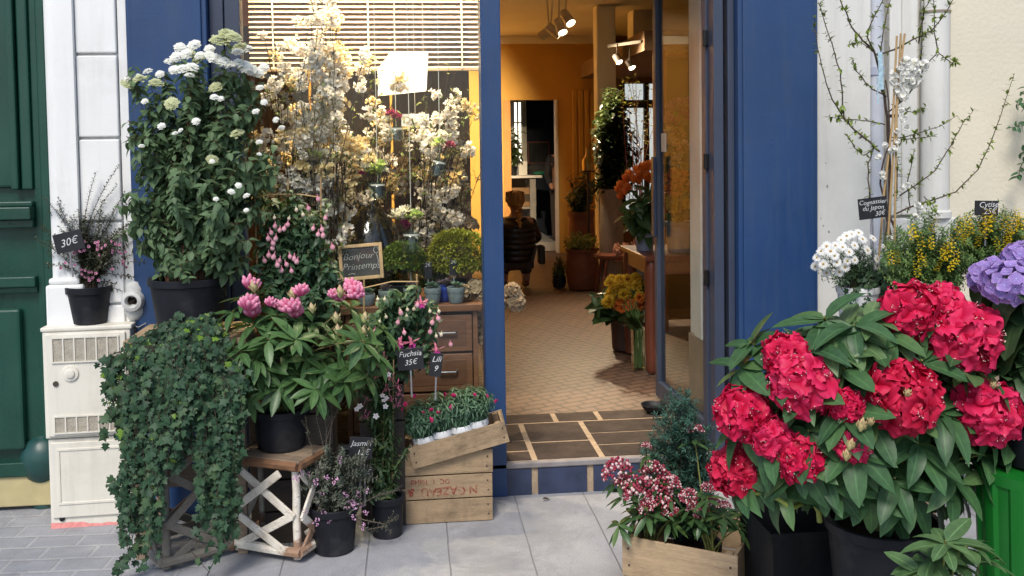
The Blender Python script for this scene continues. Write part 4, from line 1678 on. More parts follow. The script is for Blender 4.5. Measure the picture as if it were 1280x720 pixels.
price_tag('black slate tag chalked Fuchsia 35€ hanging below magenta fuchsia bells', P(513, 449, y=F2Y - .15), .115, .095, [('Fuchsia', 0, .014), ('35€', 0, -.024)], .034, -.06, stake=.17, group='chalked price tags', off=-.0002)
price_tag('narrow black slate tag chalked Lili 9 beside the wooden drawers', P(545, 456, y=F2Y - .13), .055, .105, [('Lili', 0, .014), ('9', 0, -.028)], .036, .12, stake=.16, group='chalked price tags', off=-.0002)

# ---- crates
def crate(label, loc, rotz, w, dp, h, boards, name='wooden_crate', tilt=0.0, t_=.012, mats=None, letters=None, mat=None):
    t = thing(name, label, 'crate', loc, rotz)
    t.rotation_euler = (0, tilt, rotz)
    mat = mat or M_crate
    bh = h / boards
    for nm_, y in (('front_board', 0), ('back_board', dp - t_)):
        for k in range(boards):
            mb = MB()
            z0, z1 = bh * k + .003, bh * (k + 1) - .003
            mb.box((U(-.003, .003), y + U(-.0015, .0015), z0), (w + U(-.003, .003), y + t_, z1))
            part(t, nm_, mb, mat, bevel=.0018)
    for x in (0.006, w - .006 - t_):
        for k in range(boards):
            mb = MB(); mb.box((x, t_ + .002, bh * k + .004), (x + t_, dp - t_ - .002, bh * (k + 1) - .004)); part(t, 'end_board', mb, mat, bevel=.0018)
    for x in (t_ + .01, w - t_ - .035):
        for y in (t_ + .003, dp - t_ - .028):
            mb = MB(); mb.box((x, y, 0.002), (x + .025, y + .025, h - .004)); part(t, 'corner_post', mb, mat, bevel=.002)
    mb = MB()
    for k in range(4):
        mb.box((t_ + .002, t_ + .004 + (dp - 2 * t_ - .006) * k / 4, .004), (w - t_ - .002, t_ + .004 + (dp - 2 * t_ - .006) * (k + 1) / 4 - .008, .012))
    part(t, 'bottom', mb, mat)
    for x in (.022, w - .022):
        for k in range(boards):
            for f_ in (.3, .7):
                mb = MB(); mb.lathe([(.004, 0), (.0035, .002)], c=(x + U(-.004, .004), -.0005, bh * (k + f_)), T=Matrix.Rotation(PI / 2, 4, 'X'), n=8)
                part(t, 'nail', mb, paint('rusty_nail', (0.05, 0.035, 0.03), .7))
    return t


q0 = G(500, 657)
q1 = G(617, 652)
h = P(617, 562, y=q1.y).z
W = q1.x - q0.x
t = crate('large wooden crate with faded upside-down red lettering beside the blue doorstep', (q0.x, q0.y + .0, 0), .0, W, .27, h, 3)
mb = MB()
lettering(mb, [('N GAZEAU  &', W * .46, h * .5)], .052, -.004, shear=0, rot180=True, off=.0008)
lettering(mb, [('DC  1  10040', W * .33, h * .62)], .032, -.004, shear=0, rot180=True, off=.0003)
mt, nt, b = nm('stencil_red')
k_ = noise(nt, 45, 5, coords(nt), .75)
b.inputs['Base Color'].default_value = (0.3, 0.012, 0.015, 1)
b.inputs['Roughness'].default_value = .9
tr = N(nt, 'ShaderNodeBsdfTransparent')
ms = N(nt, 'ShaderNodeMixShader')
nt.links.new(ramp(nt, k_, [(.4, (.12,) * 3), (.6, (.72,) * 3)]), ms.inputs[0])
nt.links.new(tr.outputs[0], ms.inputs[1]); nt.links.new(b.outputs[0], ms.inputs[2])
nt.links.new(ms.outputs[0], nt.nodes['Material Output'].inputs[0])
part(t, 'lettering', mb, mt)

# slanted shallow crate of pinks resting on the big crate
sy = q0.y - .03
a_ = P(517, 588, y=sy)
b_ = P(638, 553, y=sy)
til = -math.atan2(b_.z - a_.z, b_.x - a_.x)
w = (b_ - a_).length
t = crate('shallow wooden tray tipped sideways on the large crate, holding white pots', a_, 0.0, w, .2, .105, 1, 'wooden_tray', til)
MT = Matrix.Translation(a_) @ Matrix.Rotation(til, 4, 'Y')
M_wpot = paint('white_plastic', (0.72, 0.73, 0.75), .45, .05, 6)
L_dia = leafmat('dianthus_leaf', (0.035, 0.085, 0.055), (0.08, 0.16, 0.09), .55, .1, vein=0)
ld_ = leaf_t(.16, 3, .1, .35)
DP = petalmat('dianthus_petal', (0.35, 0.0, 0.06), (0.6, 0.02, 0.14), (0.72, 0.08, 0.26), .2, .6, .4)
dp_ = [petal_t(1.0, 2, .15, .1, 4) for _ in range(2)]
dfl = Cloud()
for r in range(3):
    for k in range(5):
        a = k * 1.257 + r * .5
        dfl.put(dp_[k % 2], (0, 0, .15 * r), (math.cos(a), math.sin(a), .2 + .45 * r), (0, 0, 1), 1 - .2 * r)
dfl_m = Cloud().put(dfl.tmpl(), (0, 0, 0), size=.014).mesh('flower', [DP])
DI = [(.065, 'leafy dianthus with three deep red blooms in a white pot, lowest in the tipped tray', [(-38, 0), (-18, 2), (-4, -6), (10, 26), (-22, 8)]),
      (.15, 'leafy dianthus dotted with pink blooms in a white pot, middle of the tipped tray', [(-30, 8), (-10, 10), (-18, 6), (12, -8), (0, -12), (8, 6)]),
      (.245, 'dianthus almost without blooms in a white pot at the raised end of the tray', [(28, 8), (2, -4)]),
      (.318, 'bushy green dianthus beside the blue mullion at the topmost end of the tray', [(-6, 2)])]
for i, (xx, lab, fls) in enumerate(DI):
    B0 = MT @ Vector((min(xx, w - .06), .085 if i % 2 == 0 else .1, .016))
    B0.z += .02
    t = thing('potted_dianthus', lab, 'potted plant', B0, 0, 'dianthus pots in the tipped tray')
    t.rotation_euler = (0, til * .6, 0)
    pot(t, .052, .085, M_wpot, .006, .8, n=20)
    cl = Cloud()
    mb = MB()
    for k in range(130):
        a = U(0, 6.28); r = math.sqrt(rng.random())
        e = Vector((r * math.cos(a) * .1, r * math.sin(a) * .09, .09 + .165 * (1 - .5 * r * r) * U(.5, 1.05)))
        p = curve((e.x * .3, e.y * .3, .075), e, .4, 4, .05)
        mb.tube(p, .0012, .0008, 3)
        leafy(cl, p, ld_, .0085, .038, .1, .75, .15, True)
    part(t, 'stem', mb, M_stem)
    cpart(t, 'foliage', cl, L_dia)
    c0 = [(535, 500), (565, 505), (600, 500), (622, 495)][i]
    for dx, dy in fls:
        e = P(c0[0] + dx, c0[1] + dy, y=B0.y - .06 - U(0, .03)) - B0
        link('flower', dfl_m, t, e, (PI / 2 + U(-.8, .1), U(-.3, .3), U(0, 6)), U(.8, 1.15))

# ---- climbing jasmine
J = G(484, 677)
J.y += .08
t = thing('potted_jasmine', 'tall slender jasmine with dark pink buds in a black pot beside the large crate', 'potted plant', J)
pot(t, .075, .18, taper=.88, n=24)
L_jas = leafmat('jasmine_leaf', (0.022, 0.055, 0.022), (0.055, 0.105, 0.04), .5, .2, vein=0, hue=(0.1, 0.12, 0.035))
lj = leaf_t(.34, 3, .1, .3)
cl, mb = Cloud(), MB()
for i in range(64):
    px, py = 478 + rng.gauss(0, 14), U(440, 630)
    if py < 500:
        px = 470 + rng.gauss(0, 15)
    e = P(px, py, y=J.y + U(-.09, .07)) - J
    e0 = Vector((U(-.03, .03), U(-.03, .03), max(.17, e.z - U(.1, .3))))
    p = curve(e0, e, .4, 6, .1)
    mb.tube(p, .0016, .0008, 3)
    leafy(cl, p, lj, .0075, .034, .0, .85, .2, True)
part(t, 'stem', mb, paint('jasmine_stem', (.12, .06, .04), .7))
cpart(t, 'foliage', cl, L_jas)
mb = MB()
for px, py in ((480, 440), (472, 440), (492, 450)):
    mb.tube([(U(-.02, .02), U(-.02, .02), .12), P(px, py, y=J.y - .01) - J], .0035, .003, 6)
part(t, 'trellis', mb, M_bamboo, True)
JB = petalmat('jasmine_bud', (.4, .1, .18), (.5, .09, .2), (.7, .4, .48), .2, .6, .5)
JW = petalmat('jasmine_white', (.7, .5, .52), (.82, .8, .78), None, .2, .6, .2)
jb = Cloud()
bt_ = leaf_t(.2, 2, .5, 0)
for k in range(11):
    d_ = rv(1) + Vector((0, 0, .4))
    jb.put(bt_, rv(.008), d_, None, U(.014, .024))
jb_m = jb.mesh('bud_cluster', [JB])
jw_m = Cloud().put(five(w5, 5).tmpl(), (0, 0, 0), size=.013).mesh('flower', [JW])
for px, py in ((478, 455), (485, 462), (490, 472), (495, 482), (472, 468), (462, 480), (455, 470), (450, 480), (482, 486), (488, 498), (500, 492), (445, 470), (480, 448), (497, 505), (460, 500), (455, 520)):
    e = P(px + U(-2, 2), py, y=J.y - .09) - J
    link('bud_cluster', jb_m, t, e, (U(-.5, .5), U(-.5, .5), U(0, 6)), U(.9, 1.3))
for px, py in ((483, 497), (482, 508), (480, 500), (446, 511), (478, 494), (486, 468), (470, 520), (450, 507)):
    link('flower', jw_m, t, P(px, py, y=J.y - .1) - J, (PI / 2 + U(-.5, .5), U(-.4, .4), 0), U(.9, 1.2))

# ---- heather in front
Hh = G(416, 698)
Hh.y += .09
t = thing('potted_heather', 'feathery grey green heather with mauve tips in a black pot on the pavement', 'potted plant', Hh)
pot(t, .102, .2, taper=.82)
L_he = leafmat('heather_leaf', (0.045, 0.06, 0.045), (0.11, 0.13, 0.095), .65, .05, vein=0, hue=(0.1, 0.085, 0.06))
lh = leaf_t(.36, 2, .1, .1)
cl, mb = Cloud(), MB()
ends = []
for i in range(210):
    a = U(0, 2 * PI); r = math.sqrt(rng.random())
    px, py = 420 + 54 * r * math.cos(a), 600 + 44 * r * math.sin(a)
    e = P(px, py, y=Hh.y + U(-.14, .12)) - Hh
    p = curve((U(-.05, .05), U(-.05, .05), .19), e, .25, 6, .06)
    mb.tube(p, .0016, .0007, 3)
    leafy(cl, p, lh, .003, .019, .12, .8, 0)
    ends.append(e)
mb2 = MB()
for pl in ([(405, 600), (408, 540), (404, 492)], [(405, 560), (395, 520), (398, 500)], [(408, 550), (420, 515), (428, 500)], [(400, 590), (385, 545), (383, 530)], [(430, 610), (455, 575), (462, 550)], [(450, 630), (475, 618), (500, 612)], [(455, 650), (480, 655), (498, 648)], [(385, 620), (372, 600), (360, 580)], [(412, 560), (415, 520), (412, 505)], [(435, 640), (460, 662), (485, 657)]):
    p = [P(x, y, y=Hh.y - .03) - Hh for x, y in pl]
    p = [p[0].lerp(p[1], k / 4) for k in range(4)] + [p[1].lerp(p[2], k / 4) for k in range(5)]
    mb2.tube([(0, 0, .18)] + p, .002, .0008, 4)
    leafy(cl, p, lh, .0045, .015, .0, .8, 0)
    for k in range(5):
        qq, d_ = along(p, U(.3, .9))
        p2 = [qq, qq + (d_ + rv(.7)).normalized() * U(.03, .06)]
        mb2.tube(p2, .001, .0006, 3)
        leafy(cl, p2, lh, .004, .014, .0, .8, 0)
part(t, 'stem', mb, M_bark)
part(t, 'tall_twig', mb2, paint('grey_twig', (.16, .12, .09), .8))
cpart(t, 'foliage', cl, L_he)
HM = petalmat('heather_bell', (.45, .2, .36), (.62, .34, .52), (.75, .52, .68), .2, .6, .4)
hb = Cloud()
for k in range(9):
    b_ = rv(.009)
    hb.put(bud_t, b_, rv(1), None, U(.008, .012))
hb_m = hb.mesh('flower_cluster', [HM])
for px, py in ((372, 602), (376, 594), (407, 597), (418, 598), (422, 572), (432, 635), (440, 628), (446, 632), (455, 630), (450, 620), (404, 618), (405, 640), (395, 652), (440, 650), (430, 615), (452, 655), (388, 590), (456, 640), (460, 610), (380, 640), (412, 655), (398, 600)):
    link('flower_cluster', hb_m, t, P(px + U(-3, 3), py + U(-3, 3), y=Hh.y - .14) - Hh, (U(0, 6), U(0, 6), 0), U(.8, 1.4))
price_tag('black slate tag chalked Jasmin 12€ half hidden between heather and jasmine', P(451, 560, y=J.y - .14), .1, .095, [('Jasmin', 0, .01), ('12€', .01, -.028)], .033, .1, stake=.2, group='chalked price tags', off=-.0002)
price_tag('small framed slate tag chalked 15€ tucked low behind the heather', P(456, 590, y=J.y - .11), .065, .05, [('15€', 0, -.01)], .03, .05, stake=.15, group='chalked price tags')

# ---- small dead leaf on the pavement
q = G(677, 624)
t = thing('dead_leaf', 'curled dark dead leaf lying on the pavement against the blue riser', 'leaf', q + Vector((0, -.03, .004)))
cl = Cloud().put(leaf_t(.4, 4, .4, .3), (0, 0, .006), (1, .3, .1), None, .045)
cpart(t, 'leaf_blade', cl, leafmat('dead_leaf_brown', (.03, .018, .012), (.07, .04, .025), .8, .0))
# ================================================================== RIGHT GROUP, outdoors
# ---- red rhododendron
def rho_flower(rf=1.0):
    c_ = Cloud()
    pts_ = [petal_t(1.15, 7, -.4, .085, 7, 1.2, .5, notch=-.1) for _ in range(5)]
    ph = U(0, 6)
    for k in range(5):
        a = ph + k * 1.2566 + U(-.12, .12)
        el = U(.55, .85)
        d_ = (math.cos(a) * math.cos(el), math.sin(a) * math.cos(el), math.sin(el))
        c_.put(pts_[k], (0, 0, 0), d_, (0, 0, 1), U(.9, 1.12), U(-.3, .3))
    b_ = MB()
    for k in range(6):
        a = U(0, 6.28)
        q = Vector((math.cos(a) * .22, math.sin(a) * .22, .62))
        b_.tube([(0, 0, .1), q * .6 + Vector((0, 0, .1)), q], .012, .008, 3, 1)
        b_.ball(q, .028, 5, 2)
    c_.items.append((from_mb(b_), np.eye(3), np.zeros(3)))
    return c_.tmpl()


RED = petalmat('crimson_petal', (0.2, 0.0, 0.015), (0.58, 0.004, 0.045), (0.76, 0.025, 0.115), .25, .5, .6)
RED2 = petalmat('rosy_petal', (0.24, 0.0, 0.02), (0.62, 0.005, 0.058), (0.8, 0.042, 0.15), .25, .5, .6)
RED3 = petalmat('deep_crimson_petal', (0.16, 0.0, 0.012), (0.5, 0.003, 0.035), (0.74, 0.03, 0.1), .28, .5, .7)
STA = paint('stamen_pink', (.7, .12, .2), .6)
ANT = paint('anther_cream', (.65, .45, .4), .6)
fls_ = [rho_flower() for _ in range(6)]
truss = []
for kind in range(5):
    c_ = Cloud()
    n_ = 17
    for i in range(n_):
        f_ = (i + .4) / n_
        th = 1.75 * math.sqrt(f_)
        ph = i * 2.4 + kind
        d_ = Vector((math.sin(th) * math.cos(ph), math.sin(th) * math.sin(ph), math.cos(th)))
        Rm = np.array(d_.to_track_quat('Z', 'Y').to_matrix()) @ np.array(Matrix.Rotation(U(0, 6), 3, 'Z'))
        c_.items.append((rng.choice(fls_), Rm * (.053 * U(.85, 1.12)), np.array(d_ * .05 + rv(.006))))
    truss.append(c_.mesh('flower_truss', [(RED, RED2, RED, RED3, RED2)[kind], STA, ANT]))

RD = 2.75
rp = P(1125, 668, d=RD)
RZ = rp.z - .29
RR = Vector((rp.x, rp.y + .1, RZ))
t = thing('wooden_box', 'low dark wooden box under the pot of the crimson rhododendron', 'box', (RR.x, RR.y, 0))
mb = MB(); mb.box((-.2, -.2, 0.0), (.2, .2, RZ - .022)); part(t, 'body', mb, wood('dark_wood', (.03, .022, .018), (.07, .05, .04), (1.5, 14, 14)), bevel=.004)
mb = MB(); mb.box((-.22, -.22, RZ - .02), (.22, .22, RZ - .001)); part(t, 'lid', mb, MATS['dark_wood'], bevel=.004)
t = thing('potted_rhododendron', 'large crimson rhododendron in full bloom in a black pot, front of the pavement display', 'potted shrub', RR)
pot(t, .165, .3, taper=.82)
L_big = leafmat('broad_rhododendron_leaf', (0.024, 0.066, 0.029), (0.065, 0.148, 0.055), 0.42, .16, under=(0.08, 0.14, 0.06), vein=.3, spec=.3, hue=(.12, .2, .07))
L_young = leafmat('pale_rhododendron_leaf', (0.06, 0.12, 0.045), (0.12, 0.2, 0.08), 0.42, .2, vein=.4)
lb = [leaf_t(.4, 6, .12, .22, .8, .62), leaf_t(.37, 6, .16, .38, .82, .62), leaf_t(.43, 6, .08, .15, .78, .6), leaf_t(.38, 6, .2, .5, .8, .62)]
cl, mb, cl2 = Cloud(), MB(), Cloud()
TR = [(1142, 378, 43), (1210, 408, 58), (1250, 398, 30), (1133, 487, 56), (1243, 507, 48), (980, 437, 34), (1000, 471, 48), (924, 510, 42), (915, 588, 40), (962, 545, 30), (1000, 572, 34), (1068, 555, 27), (1058, 503, 26), (1138, 525, 17), (1180, 372, 32)]
CEN = Vector((0, .05, .3))


def rloc(px, py, f_=1.0):
    dx, dy = (px - 1100) / 210, (py - 520) / 190
    dd = RD - .28 * math.sqrt(max(0.0, 1 - dx * dx - dy * dy)) * f_ + .06
    return P(px, py, d=dd) - RR


Y0 = Vector((0, 0, .27))
for i, (px, py, r) in enumerate(TR):
    e = rloc(px, py)
    sc = r / 1180 * RD / .103
    ax = (e - CEN).normalized() + Vector((0, -.45, .35))
    if py > 540:
        ax += Vector((-.2 if px < 1000 else .1, -.6, -.2))
    ax.normalize()
    o = link('flower_truss', truss[i % 5], t, e - ax * .035 * sc, scale=sc)
    o.rotation_euler = (ax.to_track_quat('Z', 'Y').to_matrix() @ Matrix.Rotation(U(0, 6), 3, 'Z')).to_euler()
    b_ = e - ax * .06 * sc
    if sc > .5:
        whorl(cl, mb, Y0 + Vector((U(-.03, .03), U(-.03, .03), 0)), b_, rng.choice([9, 10, 11]), .138, lb, (-.25, .45), .2, r=.006)
WL = [(945, 432, 1), (932, 462, 1), (1050, 425, 1), (1078, 410, 1), (1108, 440, 1), (1020, 440, 1), (1165, 455, 1), (1225, 465, 1), (1270, 440, 1), (1130, 605, 1), (1085, 565, 1), (1160, 560, 1), (1245, 575, 1), (1265, 470, 1), (985, 620, 1), (1040, 600, 1), (1100, 530, 1), (1190, 520, 1), (1275, 540, 1), (1065, 465, 1), (1090, 480, 1), (955, 600, 1), (1020, 545, 1), (940, 560, 0), (1205, 600, 1), (1120, 420, 1), (1040, 400, 1), (1000, 425, 0), (1290, 420, 1), (1300, 480, 1), (1310, 560, 1), (1150, 520, 1), (965, 505, 0), (1030, 490, 0), (1180, 480, 0)]
for px, py, k in WL:
    e = rloc(px, py, 1.0 if k else .5) + Vector((0, .05, 0))
    whorl(cl, mb, Y0 + Vector((U(-.04, .04), U(-.04, .04), 0)), e, rng.choice([7, 8, 9]), .135, lb, (-.35, .6), .22, r=.006)
for px, py in ((1085, 612), (1135, 615), (1190, 600), (1245, 590), (1035, 600)):
    e = rloc(px, py, .7)
    whorl(cl, mb, Y0, e, 8, .13, lb, (-.4, .4), .28, r=.006)
for i in range(90):
    a = U(0, 6.28)
    r = math.sqrt(rng.random())
    px, py = 1110 + 180 * r * math.cos(a), 515 + 110 * r * math.sin(a)
    e = rloc(px, py, U(-.9, .45))
    whorl(cl, mb, Y0 + Vector((U(-.04, .04), U(-.04, .04), 0)), e, 8, .13, lb, (-.5, .5), .28, r=.006)
for px, py in ((1055, 410), (1085, 400), (1030, 420), (1070, 430), (1110, 415), (1048, 440)):
    e = rloc(px, py, .7)
    whorl(cl2, mb, Y0, e, 7, .14, lb, (0, .5), .1, r=.005)
part(t, 'stem', mb, paint('yellow_stem', (0.16, 0.17, 0.04), 0.6, 0.3, 20), True)
cpart(t, 'foliage', cl, L_big)
cpart(t, 'young_foliage', cl2, L_young)
cb_m = cream_bud().mesh('spent_bud', [petalmat('spent_bud', (.3, .3, .12), (.5, .4, .2), (.5, .33, .18), .1, .7, .4)])
for px, py, s in ((1062, 522, .8), (1048, 545, .7), (1118, 480, .6), (1225, 470, .5), (1075, 515, .6), (1045, 558, .7)):
    link('spent_bud', cb_m, t, rloc(px, py) + Vector((0, -.06, -.02)), (U(-.2, .5), U(-.4, .4), 0), s)
mb = MB()
a_, b_ = rloc(938, 615), rloc(985, 638)
mb.tube(curve(b_ + Vector((.16, .15, -.1)), b_, .1, 5) + curve(b_, a_, 0, 4)[1:], .0085, .006, 8)
part(t, 'bare_branch', mb, paint('lime_stem', (0.26, 0.3, 0.06), 0.5, 0.2, 20), True)
for px, py in ((1250, 545), (1127, 575), (1108, 590), (1247, 560)):
    pass

# ---- black tub added to fill a dark area under the crimson heads
a_, b_ = P(972, 676, d=3.0), P(1090, 676, d=3.0)
t = thing('dark_area_tub', 'black plastic plant tub standing between the wooden crate and the large black pot', 'tub', (a_.x, a_.y + .05, 0))
wC, hC = b_.x - a_.x, a_.z
M_blk = paint('dark_area_black', (.012, .012, .014), .55, .3, 9, .1, 60, spec=.25, dirt=(.05, .045, .04), dirtamt=.4)
mb = MB()
kx, ky = wC / 2, .16
for (f0, z0_), (f1, z1_) in (((.88, 0), (.97, hC - .03)), ((1.0, hC - .03), (1.0, hC)), ((.95, hC), (.92, hC * .6))):
    vs = [(kx + sx * kx * f, ky + sy_ * ky * f, z) for f, z in ((f0, z0_), (f1, z1_)) for sx, sy_ in ((-1, -1), (1, -1), (1, 1), (-1, 1))]
    mb.add(vs, [(i, (i + 1) % 4, (i + 1) % 4 + 4, i + 4) for i in range(4)])
part(t, 'side_wall', mb, M_blk)
mb = MB(); mb.box((wC * .05, .02, hC * .6), (wC * .95, .3, hC * .62)); part(t, 'soil', mb, M_soil)

# ---- small leafy rhododendron in the near corner
q = P(1190, 700, d=2.35)
B0 = Vector((q.x + .02, q.y + .05, 0.0))
t = thing('potted_rhododendron', 'young rhododendron without flowers in front of the black pot of the crimson one', 'potted shrub', B0)
pot(t, .13, .28)
cl, mb = Cloud(), MB()
for px, py in ((1182, 668), (1208, 672), (1165, 690), (1195, 690), (1225, 690), (1150, 705), (1180, 712), (1215, 715)):
    e = P(px, py + 8, d=2.38 + U(-.08, .1)) - B0
    whorl(cl, mb, (U(-.03, .03), U(-.03, .03), .26), e, 8, .095, lb, (-.05, .6), .1, r=.004)
part(t, 'stem', mb, MATS['yellow_stem'], True)
cpart(t, 'foliage', cl, leafmat('fresh_rhododendron_leaf', (0.05, 0.11, 0.04), (0.1, 0.18, 0.07), 0.4, .15, vein=.5))

# ---- green ribbed bin and hydrangea
q = P(1305, 600, d=2.55)
BZ = q.z
B0 = Vector((q.x + .06, q.y + .1, 0))
t = thing('ribbed_bin', 'bright green ribbed plastic bin at the edge of the display, under the violet hydrangea', 'bin', B0)
mb = MB()
n = 96
vs, fs = [], []
for j, (r, z) in enumerate(((.13, 0), (.16, BZ - .03), (.165, BZ - .03), (.165, BZ))):
    for i in range(n):
        k = 1 + (.05 if (i // 2) % 4 < 2 and j < 2 else 0)
        a = 2 * PI * i / n
        vs.append((r * k * math.cos(a), r * k * math.sin(a), z))
for j in range(3):
    for i in range(n):
        fs.append((j * n + i, j * n + (i + 1) % n, (j + 1) * n + (i + 1) % n, (j + 1) * n + i))
mb.add(vs, fs)
part(t, 'body', mb, paint('vivid_green', (.006, .14, .015), .4, .1, 5))
mb = MB(); mb.lathe([(.15, BZ - .012), (.15, BZ - .006)], n=32); part(t, 'lid', mb, MATS['vivid_green'])
HB = B0 + Vector((0.02, .02, BZ))
t = thing('potted_hydrangea', 'violet mophead hydrangea with broad dark leaves above the crimson rhododendron', 'potted plant', HB)
pot(t, .12, .16)
VI = petalmat('violet_sepal', (.34, .26, .62), (.37, .23, .6), (.5, .37, .72), .3, .55, .5)
hp = [petal_t(1.15, 3, .12, .05, 4, 1.0, .45) for _ in range(3)]
hf = five(hp, 4, 1, .12, .07).tmpl()
VE = paint('hydrangea_eye', (.6, .65, .85), .6)
hm = []
for kind in range(3):
    c_ = Cloud()
    for i in range(58):
        f_ = (i + .5) / 58
        th = 2.0 * math.sqrt(f_)
        ph = i * 2.4
        d_ = Vector((math.sin(th) * math.cos(ph), math.sin(th) * math.sin(ph), math.cos(th)))
        Rm = np.array((d_ + rv(.35)).to_track_quat('Z', 'Y').to_matrix()) @ np.array(Matrix.Rotation(U(0, 6), 3, 'Z'))
        c_.items.append((hf, Rm * (.024 * U(.85, 1.15)), np.array(d_) * .085 * (1 + U(-.05, .06)) * np.array((1, 1, .75))))
    hm.append(c_.mesh('flower_head', [VI, VE]))
cl, mb = Cloud(), MB()
lhy = [leaf_t(.62, 6, .1, .3, .75, .65, wave=.04), leaf_t(.58, 6, .12, .45, .75, .65, wave=.04)]
for i, (px, py, s, dd) in enumerate(((1238, 336, .68, 2.75), (1262, 344, .82, 2.6), (1288, 322, .85, 2.7), (1306, 350, .85, 2.6))):
    e = P(px, py, d=dd) - HB
    o = link('flower_head', hm[i % 3], t, e - Vector((0, 0, .02)), (U(.1, .5), U(-.4, .1), U(0, 6)), s)
    p = curve((0, 0, .14), e, .3, 6)
    mb.tube(p, .005, .004, 6)
    leafy(cl, p, lhy, .03, .15, .3, .95, .35, True)
for px, py in ((1225, 385), (1250, 395), (1275, 385), (1240, 370), (1290, 400), (1215, 375)):
    p = curve((0, 0, .14), P(px + 20, py + 8, d=2.75) - HB, .3, 6)
    mb.tube(p, .004, .003, 6)
    leafy(cl, p, lhy, .03, .13, .4, .95, .3, True)
part(t, 'stem', mb, M_stem, True)
cpart(t, 'foliage', cl, leafmat('hydrangea_leaf', (.02, .05, .022), (.05, .1, .04), .45, .15, vein=.3))

# ---- wooden crate with skimmia and conifer
a_, b_ = P(778, 669, z=.3), P(926, 685, z=.3)
v = b_ - a_
CROT = math.atan2(v.y, v.x) - .17
t = crate('small wooden crate on the pavement by the doorstep holding skimmia and a conifer', (a_.x, a_.y, 0), CROT, v.length, .4, .3, 2, mat=wood('front_crate_wood', (.24, .16, .09), (.42, .3, .18), (1.3, 12, 12), .7, .25, .35))
CA, CV = Vector((a_.x, a_.y, 0)), Vector((math.cos(CROT), math.sin(CROT), 0))
CN = Vector((-CV.y, CV.x, 0))


def inC(u, w_, z=.014):
    return CA + CV * u + CN * w_ + Vector((0, 0, z))


M_twig = paint('crate_tie', (.03, .03, .03), .6)
L_ski = leafmat('skimmia_leaf', (.025, .062, .022), (.06, .12, .04), .35, .12, vein=.3, hue=(.13, .2, .04))
ls = [leaf_t(.27, 5, .12, .25, .85, .7), leaf_t(.25, 5, .1, .1, .85, .7)]
oct_ = MB(); oct_.ball((0, 0, 0), 1, 6)
oc = from_mb(oct_)
SK1 = petalmat('skimmia_red', (.2, .015, .03), (.32, .03, .06), (.4, .08, .12), .1, .5, .7)
SK2 = petalmat('skimmia_white', (.6, .3, .33), (.72, .5, .5), (.8, .65, .62), .1, .5, .5)
pm = []
for kind in range(3):
    c_ = Cloud()
    n_ = 230
    for i in range(n_):
        d_ = rv(1)
        d_.z = abs(d_.z) * 1.0 - .25
        r = .055 * (.75 + .25 * rng.random()) * (1 + .25 * mnoise.noise(d_ * 3 + Vector((kind * 5, 0, 0))))
        tt = dict(oc)
        wht = rng.random() < .27
        tt['m'] = [1 if wht else 0] * len(oc['f'])
        c_.items.append((tt, np.eye(3) * U(.0032, .005) * (1.15 if wht else 1), np.array(d_ * r)))
    pm.append(c_.mesh('flower_panicle', [SK1, SK2]))


def skimmia(label, u, w_, heads_, extra):
    B0 = inC(u, w_)
    t = thing('potted_skimmia', label, 'potted plant', B0, 0, 'skimmias in the front crate')
    pot(t, .06, .16, n=20)
    cl, mb = Cloud(), MB()
    for i, (px, py, r, dd) in enumerate(heads_):
        e = P(px, py, d=dd) - B0
        o = link('flower_panicle', pm[i % 3], t, e, (U(-.3, .5), U(-.4, .4), U(0, 6)), r / 1180 * dd / .055)
        e2 = e - Vector((0, 0, .03))
        whorl(cl, mb, (U(-.02, .02), U(-.02, .02), .15), e2, 8, .085, ls, (-.3, .4), .2, r=.0035)
    for px, py, dd in extra:
        e = P(px, py, d=dd) - B0
        whorl(cl, mb, (U(-.02, .02), U(-.02, .02), .15), e, 8, .085, ls, (-.3, .4), .2, r=.0035)
    part(t, 'stem', mb, MATS['yellow_stem'], True)
    cpart(t, 'foliage', cl, L_ski)


skimmia('skimmia with the largest rosy bud clusters at the doorstep end of the crate', .07, .1,
        [(772, 588, 21, 3.4), (799, 613, 24, 3.38), (816, 588, 17, 3.42), (824, 620, 20, 3.4), (833, 604, 18, 3.4), (838, 640, 12, 3.38), (780, 604, 14, 3.4), (810, 632, 14, 3.37)], [(795, 645, 3.42), (772, 655, 3.4), (815, 645, 3.45), (840, 645, 3.45), (800, 632, 3.45), (825, 640, 3.5)])
skimmia('skimmia with sparse dark red buds crowded against the crimson rhododendron', .3, .1,
        [(860, 621, 13, 3.35), (866, 634, 9, 3.35), (876, 640, 10, 3.33), (890, 628, 10, 3.32), (868, 538, 12, 3.5), (884, 610, 9, 3.3), (808, 558, 7, 3.45), (905, 632, 10, 3.3)], [(870, 645, 3.4), (890, 652, 3.38), (915, 645, 3.35), (850, 642, 3.42), (930, 640, 3.35), (900, 630, 3.4), (880, 635, 3.42), (925, 660, 3.3)])

